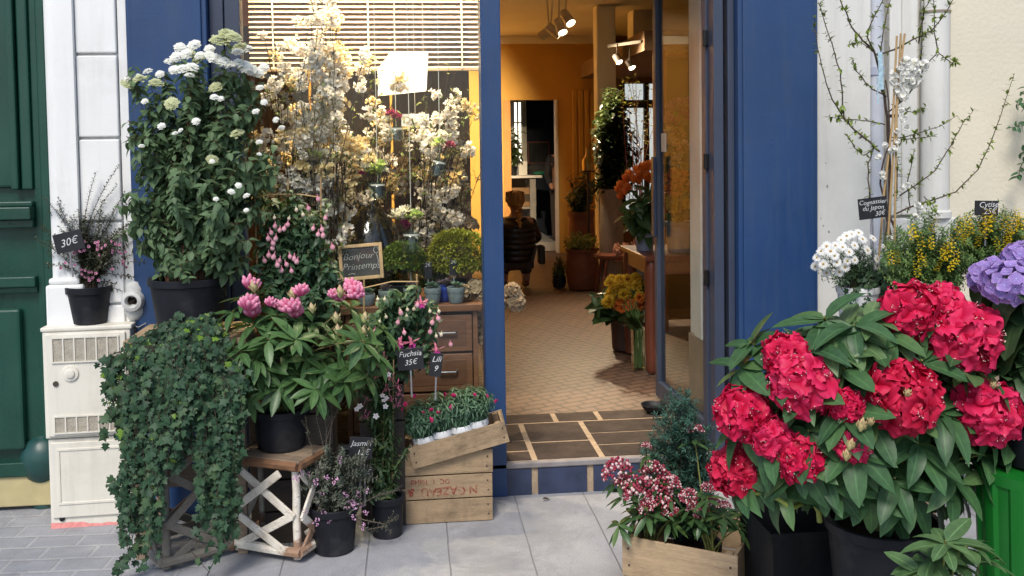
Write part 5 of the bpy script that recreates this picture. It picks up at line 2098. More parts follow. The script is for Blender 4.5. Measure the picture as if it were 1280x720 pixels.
B0 = inC(.2, .27)
t = thing('potted_conifer', 'bushy blue green dwarf conifer behind the rosy skimmia in the crate', 'potted plant', B0)
pot(t, .085, .2, n=24)
L_con = leafmat('conifer_spray', (.018, .06, .045), (.045, .12, .085), .6, .08, vein=0)
lcn = leaf_t(.3, 2, .2, .1)
cl, mb = Cloud(), MB()
for i in range(210):
    while True:
        px, py = U(800, 900), U(490, 660)
        hw = 20 + (py - 490) * .42
        if abs(px - 848) < min(50, hw) and (py > 520 or px < 870):
            break
    e = P(px, py, y=B0.y + U(-.1, .12)) - B0
    st = Vector((e.x * .4, e.y * .4, max(.18, e.z - U(.12, .2))))
    p = curve(st, e, .4, 6, .04)
    mb.tube(p, .002, .0008, 3)
    for k in range(12):
        qq, d_ = along(p, .15 + .85 * (k + .5) / 12)
        x = d_.orthogonal().normalized(); x.rotate(Matrix.Rotation(U(0, 6.28), 3, d_))
        e2 = qq + (d_ * .8 + x * .7).normalized() * U(.018, .035)
        leafy(cl, [qq, (qq + e2) / 2, e2], lcn, .003, .019, 0, .6, -.1)
part(t, 'stem', mb, M_bark)
cpart(t, 'foliage', cl, L_con)

# ---- white daisies on a round stand
DS = P(1071, 402, d=4.32)
t = thing('round_stand', 'small round dark metal plant stand under the pot of white daisies', 'plant stand', (DS.x, DS.y, 0))
M_iron = paint('dark_iron', (.045, .04, .045), .5, .2, 20, metal=.3)
mb = MB(); mb.lathe([(.125, DS.z - .012), (.128, DS.z - .006), (.125, DS.z)], n=36); part(t, 'disc', mb, M_iron, True)
mb = MB(); mb.lathe([(.014, .02), (.014, DS.z - .012)], n=12); part(t, 'pole', mb, M_iron, True)
mb = MB(); mb.lathe([(.14, 0), (.14, .012), (.03, .03), (.014, .04)], n=32); part(t, 'foot', mb, M_iron, True)
t = thing('potted_daisy', 'white marguerite daisies with yellow centres in a white pot on the round stand', 'potted plant', DS + Vector((0, -.01, .001)))
B0 = DS
pot(t, .092, .165, M_wpot, .008, .86)
L_da = leafmat('daisy_leaf', (.03, .075, .035), (.07, .13, .06), .55, .15, vein=0)
lda = leaf_t(.3, 2, .1, .2)
cl, mb = Cloud(), MB()
for i in range(90):
    a = U(0, 6.28); r = math.sqrt(rng.random())
    px, py = 1066 + 50 * r * math.cos(a), 333 + 30 * r * math.sin(a)
    e = P(px, py, y=B0.y + U(-.14, .12)) - B0
    p = curve((U(-.04, .04), U(-.04, .04), .155), e, .4, 5, .05)
    mb.tube(p, .0014, .0008, 3)
    leafy(cl, p, lda, .006, .022, .25, .85, .1)
DW = petalmat('daisy_white', (.78, .76, .68), (.84, .84, .83), None, .2, .6, .08)
DY = paint('daisy_eye', (.4, .25, .05), .8, .3, 200, .5, 300)
dpt_ = leaf_t(.3, 3, .1, .12, .6, .5)
c_ = Cloud()
for k in range(17):
    a = 2 * PI * k / 17
    c_.put(dpt_, (.12 * math.cos(a), .12 * math.sin(a), .02), (math.cos(a), math.sin(a), U(-.05, .2)), (0, 0, 1), U(.82, .95))
b_ = MB(); b_.ball((0, 0, .03), .22, 10, 1, (1, 1, .45)); c_.items.append((from_mb(b_), np.eye(3), np.zeros(3)))
dm = Cloud().put(c_.tmpl(), (0, 0, 0), size=.026).mesh('flower', [DW, DY])
for px, py in ((1043, 307), (1067, 307), (1077, 299), (1090, 298), (1083, 313), (1095, 324), (1032, 341), (1067, 325), (1055, 334), (1045, 328), (1058, 326), (1028, 330), (1020, 322), (1042, 320), (1052, 309), (1063, 293), (1057, 295), (1060, 315), (1050, 300), (1032, 308), (1018, 333), (1104, 310), (1095, 332), (1072, 291), (1037, 314), (1048, 340), (1025, 314)):
    dx, dy = (px - 1064) / 55, (py - 318) / 35
    e = P(px, py, y=B0.y - .16 * math.sqrt(max(.1, 1 - dx * dx - dy * dy))) - B0
    o = link('flower', dm, t, e)
    n_ = Vector((dx * .9 + U(-.2, .2), -1, .35 - dy * .8 + U(-.2, .2)))
    o.rotation_euler = n_.to_track_quat('Z', 'Y').to_euler()
    o.scale = (U(.85, 1.1),) * 3
    mb.tube(curve((U(-.04, .04), U(-.04, .04), .16), e, .3, 4), .0012, .001, 3)
part(t, 'stem', mb, M_stem)
cpart(t, 'foliage', cl, L_da)

# ---- little ivy trailing beside the daisies
B0 = P(1112, 385, d=4.42)
t = thing('round_stand', 'second round dark metal stand, hidden behind the daisies and carrying the small ivy', 'plant stand', (B0.x, B0.y, 0))
mb = MB(); mb.lathe([(.1, B0.z - .012), (.1, B0.z - .001)], n=30); part(t, 'disc', mb, M_iron)
mb = MB(); mb.lathe([(.012, .0), (.012, B0.z - .012)], n=12); part(t, 'pole', mb, M_iron, True)
t = thing('potted_ivy', 'small ivy hanging its leafy shoots over the edge of the white daisy pot', 'ivy', B0)
pot(t, .07, .12)
cl, mb = Cloud(), MB()
for i in range(60):
    px, py = rng.choice([(1075, 368), (1095, 360), (1110, 350), (1120, 345), (1085, 352), (1105, 372)])
    e = P(px + rng.gauss(0, 9), py + rng.gauss(0, 7), d=4.2 + U(-.03, .15)) - B0
    p = curve((U(-.03, .03), U(-.03, .03), .11), e, .6, 6, .08)
    mb.tube(p, .0013, .0008, 3)
    ivy_leafs(p, .02, .027, .3)
for pl in ([(1070, 360), (1062, 372), (1058, 385)], [(1068, 362), (1066, 378), (1052, 384)], [(1085, 365), (1083, 378), (1080, 386)]):
    p = [P(x, y, d=4.19) - B0 for x, y in pl]
    mb.tube(p, .0013, .0008, 3)
    ivy_leafs(p, .012, .022, 0)
part(t, 'stem', mb, M_bark)
cpart(t, 'foliage', cl, [L_ivy, L_ivyy])

# ---- display table with broom plants
TZ = .72
ta, tb = P(1135, 380, d=3.95), P(1330, 380, d=4.0)
ty0 = min(ta.y, tb.y) - .1
t = thing('display_table', 'plain wooden display table hidden behind the crimson rhododendron, under the yellow brooms', 'table', (ta.x, ty0, 0))
w = tb.x - ta.x
mb = MB()
for k in range(3):
    mb.box((0, .14 * k + .002, TZ - .03), (w, .14 * (k + 1) - .002, TZ))
part(t, 'top', mb, M_top, bevel=.003)
for x in (.02, w - .07):
    for y in (.02, .35):
        mb = MB(); mb.box((x, y, 0), (x + .05, y + .05, TZ - .032)); part(t, 'leg', mb, M_top, bevel=.003)
L_cy = leafmat('broom_leaf', (.05, .11, .035), (.13, .22, .06), .6, .2, vein=0, hue=(.26, .3, .06))
lc = leaf_t(.36, 2, .1, .1)
YE = petalmat('broom_yellow', (.6, .42, .01), (.78, .56, .01), (.85, .68, .06), .2, .6, .4)
pea = leaf_t(.75, 2, .5, .3)
c_ = Cloud()
for k in range(16):
    z = k / 16
    a = k * 2.4
    for s in range(2):
        c_.put(pea, (.008 * math.cos(a), .008 * math.sin(a), .075 * z), (math.cos(a + s), math.sin(a + s), .5), None, .012 * (1.2 - .5 * z))
ym = c_.mesh('flower_spike', [YE])


def broom(label, B0, cx_, cy_, rx, ry, n, spikes, hp_=.14):
    t = thing('potted_broom', label, 'potted plant', B0, 0, 'yellow brooms on the display table')
    pot(t, .1, .16)
    cl, mb = Cloud(), MB()
    for i in range(n):
        a = U(0, 6.28); r = math.sqrt(rng.random())
        px, py = cx_ + rx * r * math.cos(a), cy_ + ry * r * math.sin(a)
        e = P(px, py, y=B0.y + U(-.15, .13)) - B0
        p = curve((U(-.04, .04), U(-.04, .04), hp_), e, .4, 6, .05)
        mb.tube(p, .0016, .0008, 3)
        leafy(cl, p, lc, .004, .022, .15, .8, 0)
        for k in range(3):
            qq, d_ = along(p, U(.5, .97))
            e2 = qq + (d_ + rv(.8)).normalized() * U(.03, .07)
            leafy(cl, [qq, (qq + e2) / 2, e2], lc, .0035, .02, 0, .8, 0)
    for px, py, s in spikes:
        e = P(px, py, y=B0.y - .14) - B0
        o = link('flower_spike', ym, t, e - Vector((0, 0, .03)), (U(-.3, .3), U(-.5, .2), U(0, 6)), s)
        mb.tube(curve((0, 0, hp_), e, .4, 5), .0015, .001, 3)
    part(t, 'stem', mb, M_stem)
    cpart(t, 'foliage', cl, L_cy)


broom('green broom with scattered yellow flower spikes beside the daisies', Vector((ta.x + .16, ty0 + .2, TZ + .001)), 1158, 318, 58, 54, 240,
      [(1143, 290, 1.0), (1152, 300, 1), (1163, 281, .9), (1180, 305, 1), (1182, 315, 1.1), (1165, 302, .8), (1197, 282, 1), (1200, 292, .9), (1195, 322, .9), (1148, 337, .9), (1152, 318, .8), (1170, 330, .7), (1187, 330, .8), (1115, 322, .8), (1122, 320, .8), (1180, 318, .8), (1155, 325, .7), (1204, 296, .8)])
broom('taller broom, fuller with yellow bloom, behind the violet hydrangea', Vector((ta.x + .47, ty0 + .24, TZ + .001)), 1240, 300, 58, 46, 240,
      [(1233, 275, 1.1), (1235, 283, 1.1), (1230, 290, 1), (1255, 280, 1), (1260, 290, .9), (1268, 284, 1.1), (1275, 278, 1), (1215, 285, .9), (1210, 278, .9), (1252, 306, .9), (1258, 304, .8), (1270, 270, .9), (1240, 270, .8), (1222, 300, .8), (1205, 298, .8), (1280, 290, .9), (1262, 300, .8)])
price_tag('black slate tag chalked Cytise 25€ standing in the taller yellow broom', P(1233, 260, y=ty0 + .12), .105, .062, [('Cytise', .008, .004), ('25€', .014, -.024)], .034, .03, stake=.16, group='chalked price tags', off=-.0002)

# ---- quince tree
QB = P(1112, 400, d=4.4)
QB = Vector((QB.x, QB.y, 0))
t = thing('quince_tree', 'young flowering quince tree tied to bamboo canes in front of the cream wall', 'tree', QB)
pot(t, .15, .28)
QY = QB.y


def q2(px, py, dy=0):
    return P(px, py, y=QY + dy) - QB


BR = [([(1112, 330), (1108, 300), (1113, 250), (1112, 200), (1110, 160), (1106, 120), (1098, 85), (1093, 65)], .012, .006),
      ([(1122, 330), (1115, 300), (1106, 265), (1108, 220), (1112, 180), (1112, 140), (1107, 100)], .009, .004),
      ([(1125, 325), (1120, 290), (1110, 262), (1100, 230), (1104, 200), (1114, 175)], .008, .004),
      ([(1093, 65), (1078, 50), (1065, 35), (1057, 15), (1048, -6)], .006, .003),
      ([(1093, 65), (1084, 48), (1088, 30), (1100, 8), (1106, -8)], .005, .002),
      ([(1106, 135), (1102, 100), (1101, 60), (1106, 30), (1114, -4)], .005, .002),
      ([(1097, 68), (1118, 62), (1140, 50), (1165, 38), (1180, 20), (1193, -4)], .006, .0025),
      ([(1148, 55), (1152, 30), (1157, 10), (1166, -6)], .004, .002),
      ([(1110, 140), (1130, 125), (1148, 100), (1156, 82), (1172, 66), (1190, 78), (1198, 76)], .005, .002),
      ([(1172, 66), (1168, 40), (1167, 10), (1168, -6)], .004, .002),
      ([(1150, 92), (1152, 60), (1153, 30), (1155, -5)], .004, .002),
      ([(1100, 190), (1085, 175), (1070, 165), (1055, 148), (1040, 125), (1030, 95), (1022, 60), (1018, 20)], .006, .002),
      ([(1055, 148), (1053, 120), (1050, 90), (1040, 55), (1030, 25), (1023, 3)], .005, .002),
      ([(1108, 120), (1090, 112), (1078, 98), (1068, 85), (1066, 72)], .004, .002),
      ([(1112, 172), (1130, 172), (1150, 166), (1175, 158), (1197, 144)], .004, .0015),
      ([(1112, 176), (1135, 174), (1155, 172), (1168, 170)], .004, .0015),
      ([(1106, 155), (1090, 152), (1070, 150), (1050, 148), (1032, 146)], .004, .0015),
      ([(1097, 182), (1080, 195), (1068, 185), (1058, 168)], .004, .0015),
      ([(1090, 270), (1086, 235), (1085, 205), (1094, 182)], .005, .003),
      ([(1124, 245), (1145, 232), (1170, 212), (1190, 180), (1203, 155), (1218, 136)], .005, .0015),
      ([(1118, 268), (1140, 258), (1170, 248), (1195, 240), (1222, 212), (1240, 175), (1255, 130), (1268, 92)], .006, .0015),
      ([(1138, 260), (1134, 230), (1140, 205), (1143, 185)], .004, .0015),
      ([(1098, 70), (1075, 52), (1066, 55), (1060, 56)], .003, .0015),
      ([(1115, 130), (1135, 140), (1150, 140), (1158, 132)], .003, .0015),
      ([(1118, 280), (1120, 250), (1122, 215), (1121, 190)], .005, .002),
      ([(1155, 245), (1165, 255), (1172, 268)], .003, .0015)]
mb, cl = MB(), Cloud()
L_qu = leafmat('quince_leaf', (.14, .21, .03), (.26, .34, .07), .5, .3, vein=0, hue=(.22, .17, .07))
lq = leaf_t(.42, 3, .12, .2)
for l, r0, r1 in BR:
    dy = U(-.05, .05)
    p = [q2(x, y, dy * (i / len(l))) for i, (x, y) in enumerate(l)]
    pts = []
    for i in range(len(p) - 1):
        for k in range(3):
            pts.append(p[i].lerp(p[i + 1], k / 3) + rv(.0025))
    pts.append(p[-1])
    mb.tube(pts, r0 * .8, r1 * .8, 6)
    if r0 < .008:
        leafy(cl, pts, lq, .014, .026, .08, .8, -.1)
        for k in range(int(len(pts) * .9)):
            qq, d_ = along(pts, U(.1, .99))
            o = (d_ * .3 + rv(1)).normalized()
            for j in range(3):
                cl.put(lq, qq, (o + rv(.6)).normalized(), None, U(.018, .038))
part(t, 'trunk', mb, paint('quince_bark', (.075, .05, .04), .8, .4, 30, .5, 80), True)
cpart(t, 'foliage', cl, L_qu)
mb = MB()
for l in ([(1098, 330), (1105, 240), (1116, 150), (1121, 45)], [(1118, 330), (1119, 240), (1121, 140), (1126, 42)], [(1108, 330), (1116, 200), (1122, 110), (1131, 42)]):
    p = [q2(x, y, -.03) for x, y in l]
    mb.tube([Vector((p[0].x * .6, p[0].y, .2))] + p, .0055, .005, 7)
part(t, 'bamboo_cane', mb, M_bamboo, True)
mb = MB(); mb.lathe([(.022, 0), (.022, .015)], c=q2(1117, 147), n=12); part(t, 'tie', mb, M_blackpot)
mb = MB()
mb.bar(q2(1100, 65, -.05), q2(1102, 112, -.05), .022, .001); mb.bar(q2(1096, 95, -.055), q2(1098, 130, -.055), .006, .001)
part(t, 'label_strip', mb, paint('pale_blue_label', (.35, .5, .58), .5, .4, 60))
QW = petalmat('quince_white', (.84, .82, .72), (.9, .9, .88), None, .35, .6, .1)
QE = paint('quince_eye', (.55, .5, .15), .7)
qf = five([petal_t(1.0, 3, .25, .04, 3) for _ in range(3)], 5, 1, .25, .12).tmpl()
qm = []
for kind in range(3):
    c_ = Cloud()
    for k in range(11):
        d_ = rv(1)
        Rm = np.array(d_.to_track_quat('Z', 'Y').to_matrix())
        c_.items.append((qf, Rm * .019, np.array(d_ * .016)))
    qm.append(c_.mesh('blossom', [QW, QE]))
for px, py in ((1130, 100), (1122, 92), (1138, 88), (1136, 108), (1124, 112), (1132, 78), (1145, 90), (1142, 80), (1128, 118), (1120, 102), (1148, 98), (1128, 150), (1132, 160), (1122, 165), (1120, 178), (1113, 190), (1103, 215), (1100, 195), (1135, 230), (1150, 262), (1142, 270), (1146, 255), (1110, 300), (1116, 310), (1105, 222), (1125, 138), (1156, 80), (1118, 186), (1137, 98), (1126, 84), (1133, 93), (1140, 103), (1106, 180), (1130, 235)):
    link('blossom', rng.choice(qm), t, q2(px + U(-2, 2), py + U(-2, 2), -.04), (U(0, 6), U(0, 6), 0), U(.75, 1.0) * (1 if py < 122 and px > 1118 else .6))
price_tag('black slate tag chalked Cognassier du Japon 30€ in front of the quince trunk', P(1091, 260, y=QY - .12), .135, .095, [('Cognassier', 0, .018), ('du Japon', 0, -.008), ('30€', .03, -.036)], .029, -.1, stake=.3, group='chalked price tags', off=-.0002)

# ---- evergreen climber entering at the right edge
B0 = P(1315, 300, y=-.12)
B0.z = 0
t = thing('climber', 'glossy evergreen climber against the rough cream wall, its shoots reaching into view', 'climbing plant', B0)
pot(t, .13, .26)
cl, mb = Cloud(), MB()
lk = leaf_t(.5, 4, .12, .3)
for pl in ([(1315, 330), (1305, 200), (1285, 130), (1270, 128)], [(1315, 330), (1310, 230), (1290, 155), (1262, 160)], [(1315, 330), (1318, 240), (1300, 180), (1278, 190)], [(1315, 330), (1310, 200), (1310, 120), (1330, 60)], [(1310, 250), (1290, 180), (1275, 210), (1273, 222)], [(1310, 200), (1295, 120), (1285, 105), (1278, 118)]):
    p = [P(x, y, y=-.12) - B0 for x, y in pl]
    pp = []
    for i in range(3):
        pp += [p[i].lerp(p[i + 1], k / 4) for k in range(4)]
    pp.append(p[-1])
    mb.tube([(0, 0, .24)] + pp, .004, .0015, 5)
    leafy(cl, pp, lk, .022, .045, .3, .9, .2)
part(t, 'stem', mb, M_bark)
cpart(t, 'foliage', cl, leafmat('climber_leaf', (.02, .065, .03), (.05, .13, .05), .35, .15))
# ================================================================== DISPLAY WINDOW AND SHOP
# ---- chest of drawers in the window
cy = .3
x0, x1 = P(432, 390, y=cy).x, P(597, 400, y=cy).x
CZ = P(590, 379, y=cy).z
t = thing('chest_of_drawers', 'reddish wooden chest of drawers behind the shop window, topped with succulents', 'chest of drawers', (x0, cy, FZ))
M_chest = wood('chest_wood', (.1, .04, .02), (.22, .1, .05), (1.4, 14, 14), .45, .25, .3)
w, h = x1 - x0, CZ - FZ
mb = MB()
mb.box((0, 0, 0), (.025, .6, h - .04)); mb.box((w - .025, 0, 0), (w, .6, h - .04)); mb.box((.026, .58, 0), (w - .026, .598, h - .04)); mb.box((.026, .003, 0), (w - .026, .02, .08))
part(t, 'carcass', mb, M_chest, bevel=.003)
mb = MB(); mb.box((-.025, -.025, h - .038), (w + .025, .62, h)); part(t, 'top', mb, M_chest, bevel=.005)
nd = 3
for k in range(nd):
    z0 = .085 + (h - .13) * k / nd
    z1 = .085 + (h - .13) * (k + 1) / nd - .012
    mb = MB(); mb.box((.03, -.006, z0), (w - .03, .3, z1)); d_ = part(t, 'drawer', mb, M_chest, bevel=.004)
    mb = MB(); mb.box((w * .45, -.0085, z0 + .03), (w - .06, -.005, z1 - .03)); part(d_, 'drawer_panel', mb, wood('chest_inset', (.08, .03, .016), (.17, .075, .04), (1.4, 14, 14), .45), bevel=.002)
    for xx in (w * .2, w * .76):
        mb = MB(); zc = (z0 + z1) / 2 + .01
        mb.tube([(xx - .05, -.012, zc), (xx - .045, -.028, zc - .004), (xx + .045, -.028, zc - .004), (xx + .05, -.012, zc)], .006, .006, 8)
        part(d_, 'handle', mb, paint('dull_zinc', (.2, .2, .22), .4, .2, 20, metal=.7), True)

# ---- chalkboard
a_, b_ = P(425, 352, y=.36), P(480, 347, y=.36)
hb = (P(421, 308, y=.42) - a_).length
wb = (b_ - a_).length
t = thing('chalkboard', 'small wood framed chalkboard reading Bonjour Printemps, leaning behind the succulents', 'chalkboard', Vector((a_.x, a_.y, a_.z)))
t.rotation_euler = (-.25, -.06, 0)
M_pine = wood('pale_pine', (.4, .24, .11), (.55, .37, .2), (14, 14, 14), .6)
mb = MB(); mb.box((.015, .004, .012), (wb - .012, .012, hb - .012)); part(t, 'board', mb, paint('blackboard', (.035, .037, .04), .7, .25, 8))
for a0, b0, a1, b1 in ((0, 0, .018, hb), (wb - .018, 0, wb, hb), (.0185, 0, wb - .0185, .018), (.0185, hb - .018, wb - .0185, hb)):
    mb = MB(); mb.box((a0, -.002, b0), (a1, .014, b1)); part(t, 'frame', mb, M_pine, bevel=.002)
mb = MB()
lettering(mb, [('Bonjour', wb * .44, hb * .58), ('Printemps', wb * .5, hb * .3)], .048, .002, shear=.3, off=-.0006)
part(t, 'lettering', mb, MATS['dim_chalk'] if 'dim_chalk' in MATS else paint('dim_chalk', (.4, .4, .4), .8))
for l in ([(wb * .2, .002, hb * .17), (wb * .28, .002, hb * .19), (wb * .36, .002, hb * .17)], [(wb * .86 + .012 * math.cos(a), .002, hb * .8 + .018 * math.sin(a)) for a in [k * .7 for k in range(9)]], [(wb * .87, .002, hb * .68), (wb * .9, .002, hb * .5), (wb * .88, .002, hb * .4)]):
    mb = MB(); mb.tube(l, .001); part(t, 'chalk_flourish', mb, M_chalk)

# ---- clipped shrubs
def shrub(label, B0, px, py, rx, ry, y, mat, n, potr=.07):
    t = thing('clipped_shrub', label, 'potted plant', B0, 0)
    pot(t, potr, .09)
    cl, mb = Cloud(), MB()
    c0 = P(px, py, y=y) - B0
    rX = rx / 1180 * 4.9
    rZ = ry / 1180 * 4.9
    lt_ = leaf_t(.5, 2, .2, .2)
    for i in range(n):
        d_ = rv(1)
        if d_.z < -.55:
            continue
        k = 1 + .13 * mnoise.noise(d_ * 3.5) + U(-.1, .03)
        q = c0 + Vector((d_.x * rX * k, d_.y * rX * .9 * k, d_.z * rZ * k))
        for j in range(4):
            cl.put(lt_, q + rv(.006), (d_ + rv(.8)).normalized(), None, U(.015, .024))
        if i % 12 == 0:
            mb.tube([(0, 0, .08), c0 * .5 + Vector((0, 0, .03)), q], .0015, .0008, 3)
    part(t, 'stem', mb, M_bark)
    cpart(t, 'foliage', cl, mat)


L_box = leafmat('boxwood_leaf', (.06, .12, .018), (.18, .26, .03), .5, .2, vein=0, hue=(.24, .26, .03))
L_gol = leafmat('golden_leaf', (.16, .19, .018), (.36, .36, .04), .5, .25, vein=0, hue=(.36, .33, .05))
TOPZ = CZ
shrub('small round green shrub between the chalkboard and the golden shrub', P(503, 352, y=.45).xy.to_3d() + Vector((0, 0, TOPZ + .001)), 504, 324, 25, 20, .45, L_box, 1100)
shrub('large round golden green shrub behind the two grey succulent pots by the mullion', P(572, 352, y=.52).xy.to_3d() + Vector((0, 0, TOPZ + .001)), 572, 320, 37, 33, .52, L_gol, 2200, .09)

# ---- succulents in small pots on the chest
M_greyp = paint('grey_glaze', (.2, .24, .25), .55, .2, 14, .1, 60)
M_bluep = paint('blue_glaze', (.02, .05, .3), .3, .15, 10)
su_t = leaf_t(.5, 3, .25, -.35)


def succ(label, px, py, y, r, h, matp, cols, rr=.036):
    q = P(px, py, y=y)
    B0 = Vector((q.x, y, TOPZ + .001 if y > cy - .02 else q.z))
    t = thing('potted_succulent', label, 'potted plant', B0, 0, 'succulents on the chest')
    pot(t, r, h, matp, .003, .8, n=20)
    cl = Cloud()
    for c in range(4):
        c0 = Vector((U(-.5, .5) * r, U(-.5, .5) * r, h + U(0, .012)))
        for i in range(20):
            a = i * 2.4
            el = .15 + 1.2 * (1 - i / 20)
            d_ = Vector((math.cos(a) * math.cos(1.4 - el), math.sin(a) * math.cos(1.4 - el), math.sin(1.4 - el)))
            cl.put(su_t, c0, d_, (0, 0, 1), rr * U(.6, 1) * (.5 + .5 * el / 1.35))
    cpart(t, 'rosette', cl, cols)


L_s1 = leafmat('succulent_green', (.07, .13, .1), (.14, .22, .17), .5, .1, vein=0)
L_s2 = leafmat('succulent_mauve', (.13, .09, .11), (.27, .2, .22), .5, .1, vein=0, hue=(.35, .25, .2))
succ('green succulent in a grey pot at the front corner of the chest', 570, 375, .32, .045, .085, M_greyp, L_s1)
succ('green succulent in a grey pot left of the corner one, beside the blue pot', 541, 375, .32, .043, .085, M_greyp, L_s1)
succ('mauve rosettes in a bright blue pot under the golden shrub', 556, 365, .4, .055, .08, M_bluep, L_s2, .045)
succ('pinkish rosettes in a grey pot in front of the small green shrub', 515, 365, .36, .045, .08, M_greyp, L_s2, .04)
succ('dull mauve rosettes in a grey pot before the right end of the chalkboard', 484, 365, .35, .045, .075, M_greyp, L_s2, .04)
succ('green rosettes in a grey pot before the middle of the chalkboard', 458, 365, .33, .043, .06, M_greyp, L_s1, .035)
for k, (px, py, lab) in enumerate(((513, 330, 'small upright black tag with chalk mark before the small green shrub'), (535, 338, 'small upright black tag with chalk mark beside the blue succulent pot'), (567, 334, 'small upright black tag with chalk mark before the golden shrub'))):
    price_tag(lab, P(px, py, y=.38), .04, .085, [('2€', 0, .02)], .028, U(-.06, .06), stake=.09, group='chalked price tags')
# dried hydrangeas
M_dry = petalmat('dried_sepal', (.3, .2, .12), (.46, .34, .2), (.55, .42, .28), .2, .8, .6)
dm_ = []
for kind in range(2):
    c_ = Cloud()
    for i in range(60):
        d_ = rv(1); d_.z = abs(d_.z) * 1.3 - .3
        Rm = np.array((d_ + rv(.4)).to_track_quat('Z', 'Y').to_matrix())
        tt = dict(hf); tt['m'] = [0] * len(hf['f'])
        c_.items.append((tt, Rm * .02 * U(.8, 1.2), np.array(d_ * .05)))
    dm_.append(c_.mesh('flower_head', [M_dry]))


def dried(label, B0, pts, y, s=1.0, vase=True):
    t = thing('dried_hydrangea', label, 'dried flowers', B0, 0)
    if vase:
        pot(t, .1, .22, paint('dull_bucket', (.09, .09, .095), .5, .2, 10), soil=False)
    mb = MB()
    for i, (px, py) in enumerate(pts):
        e = P(px, py, y=y + U(-.04, .04)) - B0
        link('flower_head', dm_[i % 2], t, e, (U(-.4, .4), U(-.4, .4), U(0, 6)), s * U(.85, 1.15))
        mb.tube(curve((0, 0, .02 if not vase else .15), e, .3, 5), .002, .0015, 4)
    part(t, 'stem', mb, paint('dry_stem', (.2, .14, .08), .8))


B0 = P(606, 440, y=.42); B0.z = FZ
dried('bunch of beige dried hydrangeas in a bucket behind the blue mullion', B0, [(593, 362), (606, 372), (600, 392), (612, 405), (596, 412), (640, 366), (644, 378), (605, 425), (620, 380)], .42)
B0 = P(578, 372, y=.42); B0.z = TOPZ + .001
dried('single beige dried hydrangea head lying at the chest corner', B0, [(579, 366)], .36, .8, False)
B0 = P(560, 290, y=1.15); B0.z = FZ
dried('tall bunch of pale dried hydrangeas above the golden shrub', B0, [(545, 278), (560, 274), (575, 276), (588, 282), (566, 268)], 1.1, 1.0)

# ---- bottles
G_old = glass('old_green_glass', (.42, .42, .17), 1.6, 1.6)
G_grn = glass('emerald_glass', (.45, .75, .5), 1.2, 1.5)
G_clr = glass('clear_jar_glass', (.88, .92, .9), 1.2, 1.5)
q = P(466, 352, y=.72)
r_ = 44 / 1180 * 5.2
hz = P(462, 226, y=.7).z - TOPZ
t = thing('small_table', 'low table behind the chest of drawers, under the big demijohn', 'table', (q.x, .98, FZ))
mb = MB(); mb.box((-.3, -.02, TOPZ - .06 - FZ - .03), (.62, .3, TOPZ - .061 - FZ)); part(t, 'top', mb, M_chest, bevel=.003)
for x, y in ((-.28, 0), (.56, 0), (-.28, .24), (.56, .24)):
    mb = MB(); mb.box((x, y, 0), (x + .04, y + .04, TOPZ - .06 - FZ - .031)); part(t, 'leg', mb, M_chest)
B0 = Vector((P(464, 340, y=.7).x, .7, TOPZ + .001))
t = thing('demijohn', 'big bulbous olive green glass demijohn behind the chalkboard', 'bottle', B0)
mb = MB()
mb.lathe([(r_ * .8, 0.002), (r_ * .97, .03), (r_, hz * .22), (r_ * .95, hz * .42), (r_ * .7, hz * .62), (r_ * .36, hz * .76), (r_ * .2, hz * .84), (r_ * .18, hz * .98), (r_ * .23, hz * .985), (r_ * .23, hz), (r_ * .16, hz)], n=36)
part(t, 'body', mb, G_old, True)
q = P(536, 310, y=.85)
B0 = Vector((q.x + .03, 1.1, TOPZ - .06))
hz = P(536, 254, y=1.1).z - B0.z
t = thing('glass_bottle', 'slender green glass bottle with broad shoulder beside the hanging posy', 'bottle', B0)
r_ = 19 / 1180 * 5.5
mb = MB(); mb.lathe([(r_, .002), (r_ * 1.05, hz * .5), (r_ * .95, hz * .62), (r_ * .4, hz * .72), (r_ * .28, hz * .8), (r_ * .25, hz * .97), (r_ * .36, hz * .975), (r_ * .36, hz)], n=28)
part(t, 'body', mb, G_grn, True)

# ---- hanging jars with posies
CARN = petalmat('carnation_cream', (.62, .6, .42), (.82, .8, .68), None, .3, .7, .2)
CGRN = petalmat('carnation_green', (.3, .42, .1), (.5, .62, .22), None, .3, .7, .3)
CMAG = petalmat('carnation_plum', (.1, .0, .03), (.25, .01, .07), (.34, .03, .1), .2, .7, .4)


def carn(mat):
    c_ = Cloud()
    pts_ = [petal_t(.7, 3, .2, .14, 5) for _ in range(3)]
    for i in range(40):
        d_ = rv(1); d_.z = abs(d_.z) * 1.2 - .2
        d_.normalize()
        c_.put(pts_[i % 3], d_ * .012, (d_ + rv(.4)).normalized(), None, .022 * U(.8, 1.1))
    return c_.mesh('carnation', [mat])


cm = {'w': carn(CARN), 'g': carn(CGRN), 'p': carn(CMAG)}
M_string = paint('white_string', (.7, .65, .55), .8)


